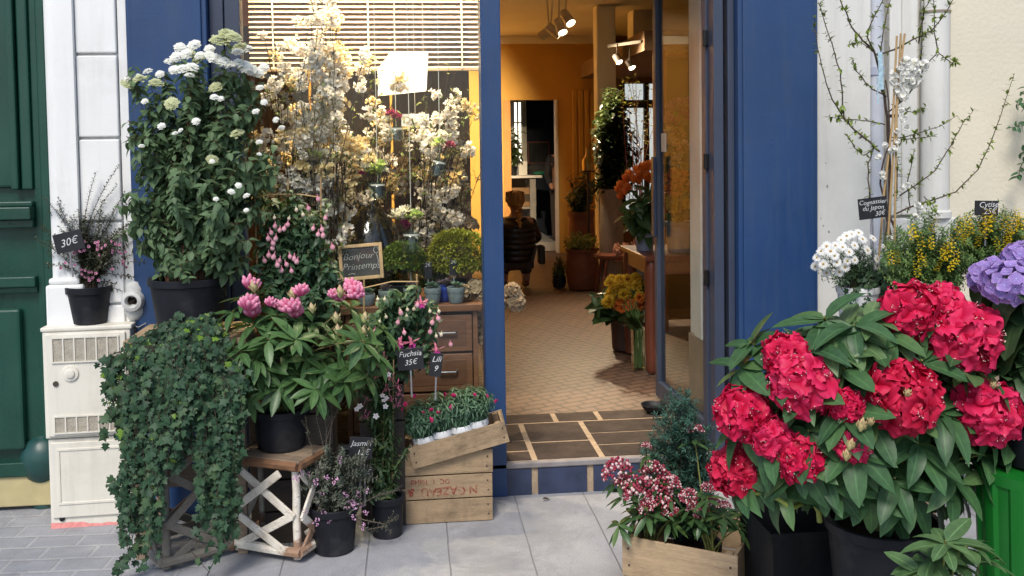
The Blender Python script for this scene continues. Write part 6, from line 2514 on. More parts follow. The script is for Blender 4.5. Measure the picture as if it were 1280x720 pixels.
def jar(label, px, py, y, jh, jr, flw, tilt=0.0, top=2.75):
    B0 = P(px, py, y=y)
    t = thing('hanging_jar', label, 'hanging jar', B0, 0, 'glass jars hung on strings in the window')
    T = Matrix.Rotation(tilt, 4, 'Y')
    mb = MB(); mb.lathe([(jr * .9, -jh), (jr, -jh * .95), (jr, -jh * .3), (jr * .75, -jh * .12), (jr * .8, 0), (jr * .76, 0), (jr * .7, -jh * .12), (jr * .95, -jh * .3), (jr * .95, -jh * .9), (.001, -jh * .92)], T=T, n=22, cap=False)
    part(t, 'jar', mb, G_clr, True)
    mb = MB(); mb.tube([T @ Vector((0, 0, -.002)), (0, 0, .12), (0, 0, top - B0.z)], .0022, .0022, 5)
    part(t, 'string', mb, M_string)
    mb = MB(); mb.lathe([(jr * .83, -.018), (jr * .83, -.008)], T=T, n=20, cap=False); part(t, 'rim', mb, M_string)
    mb = MB()
    for k, dx, dy, s in flw:
        e = P(px + dx, py + dy, y=y - .03) - B0
        link('carnation', cm[k], t, e, (U(-.4, .6), U(-.3, .3), U(0, 6)), s)
        mb.tube([T @ Vector((0, 0, -jh * .7)), e], .002, .002, 4)
    part(t, 'stem', mb, M_stem)


jar('hanging jar at the level of the bottle neck, with cream, plum and green carnations', 514, 290, .3, .11, .05, [('w', -17, -18, 1.5), ('w', -8, -24, 1.3), ('g', 4, -18, 1.45), ('p', -9, -8, 1.1)])
jar('tilted hanging jar close to the mullion, with one plum and green carnation', 550, 200, .28, .09, .042, [('p', 12, -16, 1.15), ('g', -2, -20, 1.1), ('w', 4, -30, .9)], .25)
jar('hanging jar with a fresh green and white posy above the demijohn neck', 472, 228, .35, .09, .045, [('g', -3, -14, 1.6), ('w', -14, -18, 1.0), ('w', 8, -14, .9), ('p', -20, -10, .7), ('g', 4, -20, 1.2)])
jar('hanging jar among the blossom beside the white card', 495, 158, .4, .08, .04, [('p', -6, -14, 1.1), ('p', 2, -10, 1.0), ('w', -12, -8, .8)])
jar('hanging jar half lost in the blossom above the fuchsia', 401, 205, .4, .08, .04, [('w', 6, -12, 1.0), ('g', -6, -10, 1.0)])

# ---- white sheets added in place of bright light patches in the glass, and blind
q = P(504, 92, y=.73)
t = thing('bright_patch_sheet', 'blank white card hanging in the window among the blossom', 'card', (q.x, .73, q.z))
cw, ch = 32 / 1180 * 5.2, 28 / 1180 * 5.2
mb = MB(); mb.poly([(-cw, -ch), (cw * .9, -ch * .8), (cw, ch), (-cw * .5, ch * .95), (-cw, ch * .2)], 0, .002); part(t, 'sheet', mb, paint('bright_patch_white', (.88, .88, .86), .7, .02))
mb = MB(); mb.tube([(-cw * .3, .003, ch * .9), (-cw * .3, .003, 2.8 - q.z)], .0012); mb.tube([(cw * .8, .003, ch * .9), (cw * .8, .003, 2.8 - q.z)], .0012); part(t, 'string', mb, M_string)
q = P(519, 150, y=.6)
t = thing('bright_patch_sheet', 'smaller white card hanging lower, beside the plum carnations', 'card', (q.x, .6, q.z))  # sheet stands in for a bright reflection in the pane
mb = MB(); mb.box((-.075, 0, -.033), (.075, .002, .033)); part(t, 'sheet', mb, MATS['bright_patch_white'])
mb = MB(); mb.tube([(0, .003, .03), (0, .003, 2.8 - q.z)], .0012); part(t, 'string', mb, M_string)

by = .8
bx0, bx1 = P(312, 60, y=by).x, P(650, 60, y=by).x
bz0 = P(560, 86, y=by).z
bx1 = P(606, 60, y=by).x
t = thing('venetian_blind', 'half lowered slatted wooden blind behind the window blossom', 'blind', (bx0, by, bz0))
M_slat = wood('blind_wood', (.3, .2, .12), (.46, .33, .21), (2, 14, 14), .5, .2, .1)
pitch = 6.2 / 1180 * 5.35
w = bx1 - bx0
nsl = int((2.8 - bz0) / pitch)
mb = MB()
for k in range(nsl):
    T = Matrix.Translation((0, 0, pitch * (k + .6))) @ Matrix.Rotation(.95, 4, 'X')
    mb.box((0, -.016, -.0014), (w, .016, .0014), T=T)
part(t, 'slat', mb, M_slat)
mb = MB(); mb.box((-.002, -.014, -.012), (w + .002, .014, .006)); part(t, 'bottom_rail', mb, M_slat, bevel=.002)
mb = MB(); mb.box((-.01, -.03, 2.82 - bz0), (w + .01, .03, 2.88 - bz0)); part(t, 'head_rail', mb, M_slat, bevel=.002)
for f_ in (.1, .5, .9):
    mb = MB(); mb.box((w * f_ - .004, -.018, 0), (w * f_ + .004, -.0165, 2.82 - bz0)); part(t, 'tape', mb, M_string)

# ---- blossoming branches in tall vases
BW = petalmat('blossom_white', (.75, .62, .5), (.86, .82, .76), None, .4, .6, .15)
BY_ = petalmat('blossom_cream', (.7, .5, .2), (.85, .7, .42), None, .4, .6, .3)
ST = paint('blossom_eye', (.35, .3, .05), .7)
bpt = [petal_t(.75, 3, .35, .03, 3) for _ in range(3)]
bf = five(bpt, 6, 1, .45, .1).tmpl()


def bloss(mat):
    c_ = Cloud()
    for k in range(13):
        d_ = rv(1)
        c_.items.append((bf, np.array((d_ + rv(.3)).to_track_quat('Z', 'Y').to_matrix()) * .026 * U(.7, 1.15), np.array(d_ * .022 + rv(.02))))
    return c_.mesh('blossom', [mat, ST])


bw_m = [bloss(BW) for _ in range(3)]
by_m = [bloss(BY_) for _ in range(3)]
L_bl = leafmat('blossom_leaf', (.06, .09, .015), (.14, .17, .03), .5, .3, vein=0, hue=(.24, .18, .04))
lbl = leaf_t(.4, 3, .1, .2)


def branch_vase(label, B0, ntip, region, yb, ysp, pale, nmax=100):
    t = thing('blossom_branch', label, 'flowering branches', B0, 0, 'vases of flowering branches in the window')
    mb = MB(); mb.lathe([(.075, 0), (.085, .05), (.06, .3), (.075, .42), (.07, .42), (.055, .3), (.075, .04), (.001, .03)], n=24, cap=False)
    part(t, 'vase', mb, G_clr, True)
    mb, cl = MB(), Cloud()
    spots = []
    for i in range(ntip):
        px, py = region()
        e = P(px, py, y=yb + U(-ysp, ysp)) - B0
        p = curve((U(-.04, .04), U(-.04, .04), .3), e, .45, 12, .07)
        p = [q_ + rv(.008) for q_ in p]
        mb.tube(p, .0042, .0015, 5)
        for k in range(6):
            f_ = U(.3, 1)
            qq, d_ = along(p, f_)
            e2 = qq + (d_ + rv(1.1)).normalized() * U(.05, .14)
            mb.tube(curve(qq, e2, .2, 4, .08, d_), .0025, .001, 4)
            spots += [e2, qq.lerp(e2, .55)]
            leafy(cl, [qq, e2], lbl, .02, .035, .2, .8, 0)
        spots.append(p[-1])
    rng.shuffle(spots)
    for s_ in spots[:nmax]:
        m_ = rng.choice(bw_m if rng.random() < pale else by_m)
        link('blossom', m_, t, s_, (U(0, 6), U(0, 6), U(0, 6)), U(.55, 1.1))
    part(t, 'stem', mb, M_bark, True)
    if cl.items:
        cpart(t, 'foliage', cl, L_bl)


def regf(cx_, cy_, rx, ry):
    def f():
        while True:
            u, v = U(-1, 1), U(-1, 1)
            if u * u + v * v < 1:
                return cx_ + rx * u, cy_ + ry * v
    return f


def vb(px, y, z=FZ):
    q = P(px, 300, y=y)
    return Vector((q.x, y, z))


branch_vase('vase of white blossom reaching the top corner of the window beside the viburnum', vb(370, .42), 20, regf(375, 70, 55, 75), .36, .16, .8)
branch_vase('vase of white blossom trained up in front of the blind towards the white card', vb(415, .45), 24, regf(415, 45, 85, 55), .34, .15, .75)
branch_vase('vase of creamy yellow blossom in the middle of the window behind the fuchsia', vb(395, .62), 22, regf(385, 165, 70, 65), .5, .2, .35)
branch_vase('vase of blossom spreading across the window centre above the demijohn', vb(450, 1.1), 24, regf(470, 160, 70, 75), .5, .2, .6)
branch_vase('vase of sparse white blossom reaching towards the blue mullion', vb(530, 1.1), 18, regf(555, 135, 50, 50), .45, .16, .85, 60)
branch_vase('vase of cream blossom low behind the demijohn', vb(420, 1.45), 24, regf(440, 225, 100, 55), 1.4, .15, .1)
branch_vase('vase of golden blossom low between the fuchsia trellis and the jars', vb(372, .75), 22, regf(385, 215, 60, 50), .6, .2, .15)
branch_vase('vase of golden and white blossom behind the tilted jar', vb(560, 1.2), 20, regf(545, 205, 60, 40), 1.1, .2, .35)
branch_vase('vase of russet blossom at the back of the window display', vb(500, 1.3), 20, regf(470, 200, 130, 90), 1.3, .25, .1, 80)

# ---- brown screen added to darken the view behind the blossom
sx0_, sx1_ = P(285, 200, y=2.0).x, P(590, 200, y=2.0).x
t = thing('added_dark_screen', 'tall dark brown wooden folding screen behind the window blossom', 'screen', (sx0_, 2.0, FZ))
wS = (sx1_ - sx0_) / 3
for k in range(3):
    mb = MB(); mb.bar((wS * k + .01, .06 * (k % 2), 1.2), (wS * (k + 1) - .01, .06 * ((k + 1) % 2), 1.2), 2.4, .03, n=(0, -1, 0)); part(t, 'panel', mb, wood('added_screen_wood', (.11, .055, .028), (.22, .12, .06), (10, 10, 1.3), .6, .2, .3), bevel=.004)

# ---- ceiling spotlights
q = P(706, 12, d=10.0)
FIX = Vector((q.x, q.y, 3.42))
M_wm = paint('white_metal', (.75, .7, .6), .4, .05)
t = thing('ceiling_spotlight', 'white ceiling track with four lit spotlight heads in the shop', 'spotlight', FIX)
a_, b_ = P(684, 40, d=10.0) - FIX, P(708, 8, d=10.0) - FIX
dirv = Vector((b_.x - a_.x, -.5, 0))
mb = MB(); mb.bar(Vector((-.24, .35, -.03)), Vector((.06, -.2, -.03)), .035, .03, n=(0, 0, 1)); mb.lathe([(.045, -.03), (.045, 0)], n=20); part(t, 'track', mb, M_wm, bevel=.003)
HEADS = []
GLOW = emit('lamp_glow', (1, .86, .6), 9)
for px, py, dd, ax in ((709, 22, 9.7, (.35, -.6, -.8)), (700, 33, 9.95, (.25, -.55, -.85)), (692, 38, 10.2, (.75, -.1, -.6)), (684, 40, 10.4, (-.45, .7, -.35))):
    c0 = P(px, py, d=dd) - FIX
    ax = Vector(ax).normalized()
    T = Matrix.Translation(c0) @ ax.to_track_quat('Z', 'Y').to_matrix().to_4x4()
    mb = MB(); mb.lathe([(.02, -.09), (.045, -.085), (.052, .06), (.056, .09), (.05, .09), (.045, .06)], T=T, n=20, cap=False)
    hd = part(t, 'lamp_head', mb, M_wm, True)
    mb = MB(); mb.lathe([(.046, .075), (.001, .078)], T=T, n=20, cap=False); part(hd, 'bulb', mb, GLOW, True)
    mb = MB(); mb.tube([c0 - ax * .04, (c0.x, c0.y, -.04)], .01, .01, 6); part(hd, 'arm', mb, M_wm)
    HEADS.append((FIX + c0 + ax * .1, ax))
t = thing('ceiling_spotlight', 'pair of small lit spotlights under the brown ceiling near the rear window', 'spotlight', P(772, 55, d=9.5))
F2_ = P(772, 55, d=9.5)
t.location.z = 2.78
mb = MB(); mb.bar((-.05, .2, -.02), (.2, -.2, -.02), .03, .03, n=(0, 0, 1)); part(t, 'track', mb, M_wm)
for px, py in ((772, 74), (788, 81)):
    c0 = P(px, py, d=9.5) - t.location
    ax = Vector((.3, -.6, -.75)).normalized()
    T = Matrix.Translation(c0) @ ax.to_track_quat('Z', 'Y').to_matrix().to_4x4()
    mb = MB(); mb.lathe([(.02, -.06), (.035, -.05), (.04, .05), (.034, .05)], T=T, n=18, cap=False); hd = part(t, 'lamp_head', mb, paint('bronze_lamp', (.1, .07, .05), .5), True)
    mb = MB(); mb.lathe([(.034, .04), (.001, .042)], T=T, n=18, cap=False); part(hd, 'bulb', mb, GLOW, True)
    mb = MB(); mb.tube([c0 - ax * .03, (c0.x, c0.y, -.02)], .008, .008, 6); part(hd, 'arm', mb, MATS['bronze_lamp'])
    HEADS.append((t.location + c0 + ax * .07, ax))
# window display lamps, on a track above the blind
t = thing('ceiling_spotlight', 'track with four warm spotlights above the blossom in the display window', 'spotlight', (-.2, .5, 3.42))
mb = MB(); mb.box((-.7, -.02, -.03), (.7, .02, 0)); part(t, 'track', mb, M_wm, bevel=.003)
WL_ = []
for x, ax in ((-.55, (.1, .05, -1)), (-.15, (-.1, .1, -1)), (.2, (.1, .05, -1)), (.55, (-.2, .1, -1))):
    ax = Vector(ax).normalized()
    c0 = Vector((x, 0, -.16))
    T = Matrix.Translation(c0) @ ax.to_track_quat('Z', 'Y').to_matrix().to_4x4()
    mb = MB(); mb.lathe([(.02, -.09), (.045, -.085), (.052, .06), (.056, .09), (.05, .09), (.045, .06)], T=T, n=20, cap=False); hd = part(t, 'lamp_head', mb, M_wm, True)
    mb = MB(); mb.lathe([(.046, .075), (.001, .078)], T=T, n=20, cap=False); part(hd, 'bulb', mb, GLOW, True)
    mb = MB(); mb.tube([c0 - ax * .04, (x, 0, -.02)], .01, .01, 6); part(hd, 'arm', mb, M_wm)
    WL_.append((Vector((-.2, .5, 3.42)) + c0 + ax * .1, ax))

LAMPS = []
for (l, ax), pw in zip(HEADS[:4], (140, 140, 330, 1050)):
    LAMPS.append((l, l + ax, pw, 1.5))
for l, ax in HEADS[4:]:
    LAMPS.append((l, l + ax, 50, 1.3))
for l, ax in WL_:
    LAMPS.append((l, l + ax, 110, 1.4))

# ---- radiator
q0, q1 = P(714, 112, y=BY - .06), P(746, 262, y=BY - .06)
t = thing('radiator', 'tall ochre panel radiator on the ochre back wall', 'radiator', (q0.x, BY - .06, q1.z))
w, h = q1.x - q0.x, q0.z - q1.z
for k in range(4):
    mb = MB(); mb.box((w * k / 4 + .008, -.03, 0), (w * (k + 1) / 4 - .008, .02, h)); part(t, 'panel', mb, M_yellow, bevel=.012)
mb = MB(); mb.box((.02, .021, h * .2), (w - .02, .058, h * .23)); mb.box((.02, .021, h * .8), (w - .02, .058, h * .83)); part(t, 'bracket', mb, M_yellow)

# ---- terracotta pots at the back
M_terra = paint('terracotta', (.24, .085, .04), .65, .3, 6, .15, 40, dirt=(.1, .06, .045), dirtamt=.5)
L_dk = leafmat('dark_shop_leaf', (.02, .04, .012), (.06, .085, .025), .35, .1, vein=0, spec=.6)


def bigpot(label, name, px, pyb, pyt, hwpx, d, mat, taper=.8, cat='potted plant', B0=None):
    B0 = P(px, pyb, d=d)
    B0.z = FZ + .001
    r = hwpx / 1180 * d
    h = P(px, pyt, d=d).z - FZ
    t = thing(name, label, cat, B0)
    mb = MB(); mb.lathe([(r * taper, 0), (r * .96, h * .35), (r, h * .6), (r * .92, h * .85), (r * .9, h * .9), (r * 1.0, h * .94), (r * 1.0, h), (r * .88, h), (r * .85, h * .93)], n=30, cap=False)
    part(t, 'pot', mb, mat, True)
    mb = MB(); mb.lathe([(r * .88, h * .95), (.001, h * .96)], n=20, cap=False); part(t, 'soil', mb, M_soil)
    return t, B0, r, h


def leaves_at(t, B0, h, region, n, lt_, mat, size, step, d, dsp, droop=.1, pair=True, tw=.003):
    cl, mb = Cloud(), MB()
    for i in range(n):
        px, py = region()
        e = P(px, py, d=d + U(-dsp, dsp)) - B0
        p = curve((U(-.05, .05), U(-.05, .05), h * .95), e, .35, 6, .06)
        mb.tube(p, tw, tw * .5, 4)
        leafy(cl, p, lt_, step, size, .2, .85, droop, pair)
    part(t, 'stem', mb, M_bark)
    return cpart(t, 'foliage', cl, mat)


lsh = leaf_t(.42, 3, .12, .25)
lfe = leaf_t(.3, 3, .1, .5)
t, B0, r, h = bigpot('broad terracotta pot of yellow green fern on the shop floor', 'potted_fern', 728, 357, 310, 21, 10.5, M_terra)
leaves_at(t, B0, h, regf(727, 302, 25, 11), 70, lfe, leafmat('fern_leaf', (.12, .14, .02), (.26, .26, .05), .5, .25, vein=0), .07, .03, 10.45, .25, .3)
t, B0, r, h = bigpot('tall terracotta urn with a dark leafy shrub behind the fern', 'potted_shrub', 727, 340, 264, 17, 11.2, M_terra)
leaves_at(t, B0, h, regf(726, 238, 21, 27), 60, lsh, L_dk, .1, .05, 11.2, .25)
t, B0, r, h = bigpot('small dark pot of trailing grass on the shop floor beside the fern pot', 'potted_grass', 699, 357, 345, 9, 10.6, M_blackpot)
leaves_at(t, B0, h, regf(699, 335, 9, 16), 40, lfe, leafmat('grass_leaf', (.03, .06, .015), (.08, .13, .03), .5, .2, vein=0), .06, .02, 10.6, .1, .4)
t, B0, r, h = bigpot('tall evergreen tree with lit glossy leaves in a grey brown cylinder beside the column', 'potted_tree', 765, 352, 236, 15, 10.2, wood('grey_bark_wrap', (.16, .13, .1), (.28, .23, .18), (10, 10, 1.2)), .97)


def cone():
    py = U(108, 240)
    hw = 8 + 24 * min(1, (py - 100) / 70)
    return 768 + U(-1, 1) * hw + (4 if py > 180 else 0), py


leaves_at(t, B0, h, cone, 150, lsh, leafmat('glossy_leaf', (.012, .025, .01), (.035, .055, .02), .25, .08, vein=0, spec=.8, hue=(.06, .08, .03)), .1, .045, 10.2, .3, .1)

# ---- stool with peach flowers
SZ = P(770, 317, d=10.0).z
q = P(768, 317, d=10.0)
t = thing('wooden_stool', 'small dark red wooden stool with splayed legs holding peach flowers', 'stool', (q.x, q.y, FZ))
M_red = wood('mahogany', (.09, .025, .015), (.19, .06, .035), (14, 14, 1.4), .35, .25, .2)
hs = SZ - FZ
mb = MB(); mb.lathe([(.2, hs - .045), (.215, hs - .03), (.215, hs - .005), (.2, hs)], n=32); part(t, 'seat', mb, M_red, True)
for sx, sy_ in ((-1, -1), (1, -1), (1, 1), (-1, 1)):
    mb = MB(); mb.tube([(sx * .11, sy_ * .11, hs - .045), (sx * .17, sy_ * .17, 0)], .018, .014, 8); part(t, 'leg', mb, M_red, True)
for z in (.2,):
    mb = MB(); mb.tube([(-.15, -.15, z), (.15, -.15, z)], .01, .01, 6); part(t, 'stretcher', mb, M_red)
PEA = petalmat('peach_petal', (.5, .18, .1), (.65, .32, .22), (.7, .45, .35), .3, .6, .4)
ORG = petalmat('orange_petal', (.75, .2, .03), (.85, .2, .03), (.88, .32, .08), .3, .5, .4)
YEL = petalmat('yellow_petal', (.55, .3, .01), (.72, .45, .02), (.78, .55, .08), .3, .6, .4)
MAG = petalmat('purple_petal', (.16, .02, .1), (.28, .05, .18), (.35, .1, .25), .3, .6, .4)
pm_ = {'pea': carn(PEA), 'org': carn(ORG), 'yel': carn(YEL), 'mag': carn(MAG), 'cr': carn(BY_)}
for k, v_ in pm_.items():
    v_.name = 'flower'
tul = Cloud()
tp = petal_t(.75, 4, .0, 0, 4, .9, .6)
for k in range(6):
    a = k * 1.047
    tul.put(tp, (.012 * math.cos(a), .012 * math.sin(a), 0), (math.cos(a) * .15, math.sin(a) * .15, 1), (-math.cos(a), -math.sin(a), .1), .06 + .004 * (k % 2))
tul_m = tul.mesh('flower', [ORG])


def bouquet(label, name, B0, h, lst, d, potr=None, mat=None, tm=None, leaf=None, nl=0, lreg=None, lsize=.1, vase=None):
    t = thing(name, label, 'cut flowers', B0)
    if potr:
        pot(t, potr, h, mat, soil=False, taper=.85, n=24)
    mb, cl = MB(), Cloud()
    for k, px, py, s in lst:
        e = P(px, py, d=d + U(-.08, .08)) - B0
        p = curve((U(-.02, .02), U(-.02, .02), h * .5), e, .3, 6, .03)
        mb.tube(p, .003, .002, 4)
        ax = (p[-1] - p[-2]).normalized()
        o = link('flower', tul_m if k == 'tul' else pm_[k], t, e, scale=s)
        o.rotation_euler = (ax + rv(.25)).to_track_quat('Z', 'Y').to_euler()
    part(t, 'stem', mb, M_stem)
    if nl:
        mb = MB()
        for i in range(nl):
            px, py = lreg()
            e = P(px, py, d=d + U(-.1, .1)) - B0
            p = curve((U(-.02, .02), U(-.02, .02), h * .6), e, .4, 6, .04)
            cl.put(leaf or lsh, p[2], (p[-1] - p[2]).normalized(), Vector((0, -.6, .6)) + rv(.4), (p[-1] - p[2]).length * 1.05)
            leafy(cl, p, lsh, .05, lsize, .3, .85, .1)
            mb.tube(p, .002, .001, 4)
        part(t, 'leaf_stalk', mb, M_stem)
        cpart(t, 'foliage', cl, leafmat('cut_leaf', (.025, .06, .02), (.06, .12, .04), .4, .2, vein=.2))
    return t


q = P(783, 318, d=9.95)
bouquet('loose bunch of peach carnations on the dark red stool', 'flower_bunch', Vector((q.x, q.y, SZ + .001)), .1, [('pea', 774 + U(-4, 24), 304 + U(0, 20), 1.4) for _ in range(26)], 9.85, .06, M_blackpot)

# ---- mahogany table with bouquets, right of the doorway
tz = P(814, 318, d=6.5).z
lq_ = P(814, 466, z=FZ)
t = thing('side_table', 'dark mahogany table with turned corner legs standing inside the door', 'table', (lq_.x - .02, lq_.y - .03, FZ))
ht = tz - FZ
mb = MB(); mb.box((-.03, -.03, ht - .035), (.95, .75, ht)); part(t, 'top', mb, M_red, bevel=.006)
mb = MB(); mb.box((.0, .0, ht - .13), (.9, .02, ht - .037)); mb.box((.0, .021, ht - .13), (.02, .7, ht - .037)); part(t, 'apron', mb, M_red, bevel=.003)
for x, y in ((.03, .03), (.87, .03), (.03, .67), (.87, .67)):
    mb = MB(); mb.lathe([(.03, 0), (.045, .02), (.045, .1), (.05, .12), (.05, ht - .14), (.055, ht - .1), (.045, ht - .04)], c=(x, y, 0), n=18); part(t, 'leg', mb, M_red, True)
BK = P(806, 317, d=6.75)
BK.z = tz + .001
M_buck = paint('blue_grey_bucket', (.26, .3, .42), .5, .1, 8)
bouquet('big bunch of orange tulips in a blue grey bucket on the mahogany table', 'tulip_bouquet', BK, .13,
        [('tul', 776, 240, 1.0), ('tul', 780, 233, 1), ('tul', 785, 227, 1.1), ('tul', 790, 222, 1.1), ('tul', 796, 218, 1.1), ('tul', 803, 214, 1.1), ('tul', 810, 212, 1.1), ('tul', 816, 215, 1.1), ('tul', 806, 224, 1.1), ('tul', 798, 230, 1.1), ('tul', 812, 228, 1.1), ('tul', 788, 236, 1), ('tul', 818, 222, 1.1), ('tul', 793, 228, 1.1), ('tul', 783, 243, .9), ('tul', 778, 247, .9), ('tul', 801, 222, 1), ('tul', 822, 230, 1)], 6.6, .07, M_buck, None, leaf_t(.2, 5, .3, .3), 30, lambda: (U(778, 826), U(236, 285)), .14)
BK2 = P(850, 322, d=6.6)
BK2.z = tz + .001
bouquet('tall mixed bouquet of purple, russet and orange flowers seen through the door glass', 'mixed_bouquet', BK2, .22,
        [('mag', 836 + U(0, 26), 128 + U(0, 26), 1.8) for _ in range(14)] + [('cr', 838 + U(-6, 20), 165 + U(0, 40), 1.6) for _ in range(14)] + [('org', 846 + U(-10, 14), 215 + U(0, 25), 1.7) for _ in range(8)] + [('yel', 846 + U(-8, 14), 240 + U(0, 30), 1.4) for _ in range(8)], 6.5, .1, M_greyp, None, None, 26, lambda: (848 + U(-18, 18), U(120, 290)), .09)
q = P(797, 120, d=8.5)
t = thing('willow_branch', 'bare reddish branches with small yellow leaves in a floor vase before the rear window', 'cut branches', (q.x, q.y, FZ))
pot(t, .12, .5, M_greyp, soil=False)
mb, cl = MB(), Cloud()
for px, py in ((783, 95), (795, 90), (800, 112), (815, 128), (785, 118), (812, 105), (805, 140), (820, 150), (790, 100), (778, 96)):
    e = P(px, py, d=8.5 + U(-.2, .2)) - t.location
    p = curve((0, 0, .4), e, .5, 9, .08)
    mb.tube(p, .005, .002, 5)
    leafy(cl, p, lbl, .03, .05, .7, .8, 0)
part(t, 'stem', mb, paint('red_twig', (.3, .08, .04), .6))
cpart(t, 'foliage', cl, leafmat('yellow_twig_leaf', (.2, .15, .02), (.4, .3, .05), .5, .3, vein=0))
# bucket of yellow flowers and vase on the floor
B0 = P(783, 440, z=FZ)
B0.y += .1
bouquet('bunch of yellow roses edged with orange blooms in a brown pot on the floor', 'flower_bunch', B0 + Vector((0, 0, .001)), .24,
        [('yel', 758 + U(0, 44), 346 + U(0, 34), 1.35) for _ in range(40)] + [('org', 766 + U(0, 38), 372 + U(0, 14), 1.2) for _ in range(14)], B0.y * .99 + 4.4, .1, paint('brown_pot', (.1, .06, .045), .6, .2, 8), None, None, 26, lambda: (U(736, 800), U(360, 400)), .09)
B0 = P(798, 462, z=FZ)
t = thing('glass_vase', 'tall square glass vase full of green stems beside the mahogany table leg', 'vase', B0 + Vector((0, 0, .001)))
mb = MB(); mb.lathe([(.055, 0), (.06, .28), (.056, .28), (.051, .012), (.001, .012)], n=4, cap=False, T=Matrix.Rotation(PI / 4, 4, 'Z')); part(t, 'body', mb, G_clr)
mb, cl = MB(), Cloud()
for i in range(26):
    p = [(U(-.03, .03), U(-.03, .03), .015), (U(-.035, .035), U(-.03, .03), .28), (U(-.14, .02), U(-.05, .05), U(.38, .5))]
    mb.tube(p, .003, .002, 4)
    cl.put(lfe, p[1], Vector(p[2]) - Vector(p[1]), None, .16)
part(t, 'stem', mb, paint('vase_stem', (.09, .16, .04), .5))
cpart(t, 'foliage', cl, L_dk)
B0 = P(818, 516, z=FZ)
t = thing('black_bowl', 'shallow black bowl on the floor beside the open glass door', 'bowl', B0 + Vector((0, 0, .001)))
mb = MB(); mb.lathe([(.04, 0), (.065, .025), (.08, .05), (.076, .05), (.06, .025), (.001, .01)], n=28, cap=False); part(t, 'bowl', mb, M_blackpot, True)

# ---- dark shelf unit added to darken the lit wall behind the door glass
t = thing('added_dark_shelf', 'tall dark wooden shelf unit with pots, seen through the glass of the open door', 'shelf', (2.08, 3.1, FZ))
for x in (0, 1.2):
    mb = MB(); mb.box((x, 0, 0), (x + .03, .35, 2.35)); part(t, 'upright', mb, M_red, bevel=.003)
for z in (.1, .62, 1.15, 1.7, 2.3):
    mb = MB(); mb.box((.031, 0, z), (1.199, .34, z + .03)); part(t, 'shelf', mb, M_red, bevel=.003)
mb = MB(); mb.box((.031, .341, .1), (1.199, .355, 2.34)); part(t, 'back_panel', mb, M_dark)
for i, (x, z, r, h, mt_) in enumerate(((.15, .651, .08, .16, M_terra), (.42, .651, .1, .14, M_greyp), (.2, 1.181, .07, .2, M_blackpot), (.5, 1.181, .09, .15, M_terra), (.85, 1.181, .09, .18, M_wpot), (.25, 1.731, .08, .18, M_greyp), (.7, 1.731, .1, .16, M_terra), (.95, .651, .11, .2, M_bluep))):
    p_ = thing('empty_pot', ('small terracotta', 'wide grey glazed', 'tall black plastic', 'squat terracotta', 'plain white', 'slim grey', 'broad terracotta', 'large blue glazed')[i] + ' pot standing on the dark shelf unit inside the shop', 'pot', (2.08 + x, 3.1 + .16, FZ + z), 0)
    pot(p_, r, h, mt_, soil=False, n=20)

# ---- gold bottle on a thin stand, and candle cup
q = P(735, 213, d=10.9)
t = thing('gold_bottle', 'golden bottle shaped vase on a thin dark stand before the ochre wall', 'vase', (q.x, q.y, FZ))
hq_ = q.z - FZ
mb = MB(); mb.lathe([(.13, 0), (.13, .02), (.015, .03), (.015, hq_ - .02), (.09, hq_ - .015), (.09, hq_ - .001)], n=20); part(t, 'stand', mb, M_iron, True)
mb = MB(); r_ = 7 / 1180 * 10.9; hz = 28 / 1180 * 10.9
mb.lathe([(r_, hq_), (r_ * 1.05, hq_ + hz * .45), (r_ * .5, hq_ + hz * .65), (r_ * .3, hq_ + hz * .95), (r_ * .35, hq_ + hz), (.001, hq_ + hz)], n=24, cap=False)
part(t, 'body', mb, paint('gold', (.5, .33, .1), .35, .1, 8, metal=.7), True)

# ---- back room contents
CZ0 = Z(660, 219, BY + .9)
t = thing('counter', 'white topped work counter in the back room', 'counter', (dx0 - .3, BY + .7, FZ))
w = dx1 - dx0 - .0
hc = CZ0 - FZ
mb = MB(); mb.box((0, 0, hc - .04), (w + .15, .6, hc)); part(t, 'top', mb, MATS['white_gloss'], bevel=.004)
mb = MB(); mb.box((w * .95, .05, .2), (w * .99 + .06, .55, hc - .041)); mb.box((.02, .5, .2), (w * .94, .55, hc - .041)); part(t, 'panel', mb, paint('counter_grey', (.3, .28, .26), .7))
mb = MB(); mb.box((.05, .03, .62), (w * .94, .49, .65)); part(t, 'shelf', mb, MATS['counter_grey'])
M_card = paint('cardboard', (.3, .17, .08), .8, .15, 5)
t = thing('cardboard_box', 'printed brown cardboard box on the shelf under the back room counter', 'box', (X(655, 240, BY + .8), BY + .82, FZ + .651))
bw_ = .22
mb = MB(); mb.box((-bw_, 0, 0), (bw_ * .9, .3, .3)); part(t, 'carton', mb, M_card, bevel=.004)
mb = MB(); mb.box((-.04, -.002, .08), (.12, -.0005, .2)); part(t, 'print', mb, paint('carton_print', (.06, .04, .03), .8))
t = thing('white_box', 'small white box among the clutter on the back room counter', 'box', (X(654, 205, BY + .9), BY + .95, CZ0 + .001))
mb = MB(); mb.box((-.07, 0, 0), (.07, .15, .22)); part(t, 'carton', mb, MATS['white_gloss'], bevel=.004)
mb = MB(); mb.box((-.071, -.002, .17), (.071, .152, .225)); part(t, 'lid', mb, MATS['white_gloss'], bevel=.003)
B0 = Vector((X(641, 210, BY + .9), BY + .95, CZ0 + .001))
t = thing('potted_shrub', 'leafy plant on the back room counter before the tall window', 'potted plant', B0)
pot(t, .08, .14)
leaves_at(t, B0, .14, lambda: (U(634, 650), U(158, 205)), 30, lsh, L_dk, .12, .06, B0.y + 4.55, .1)
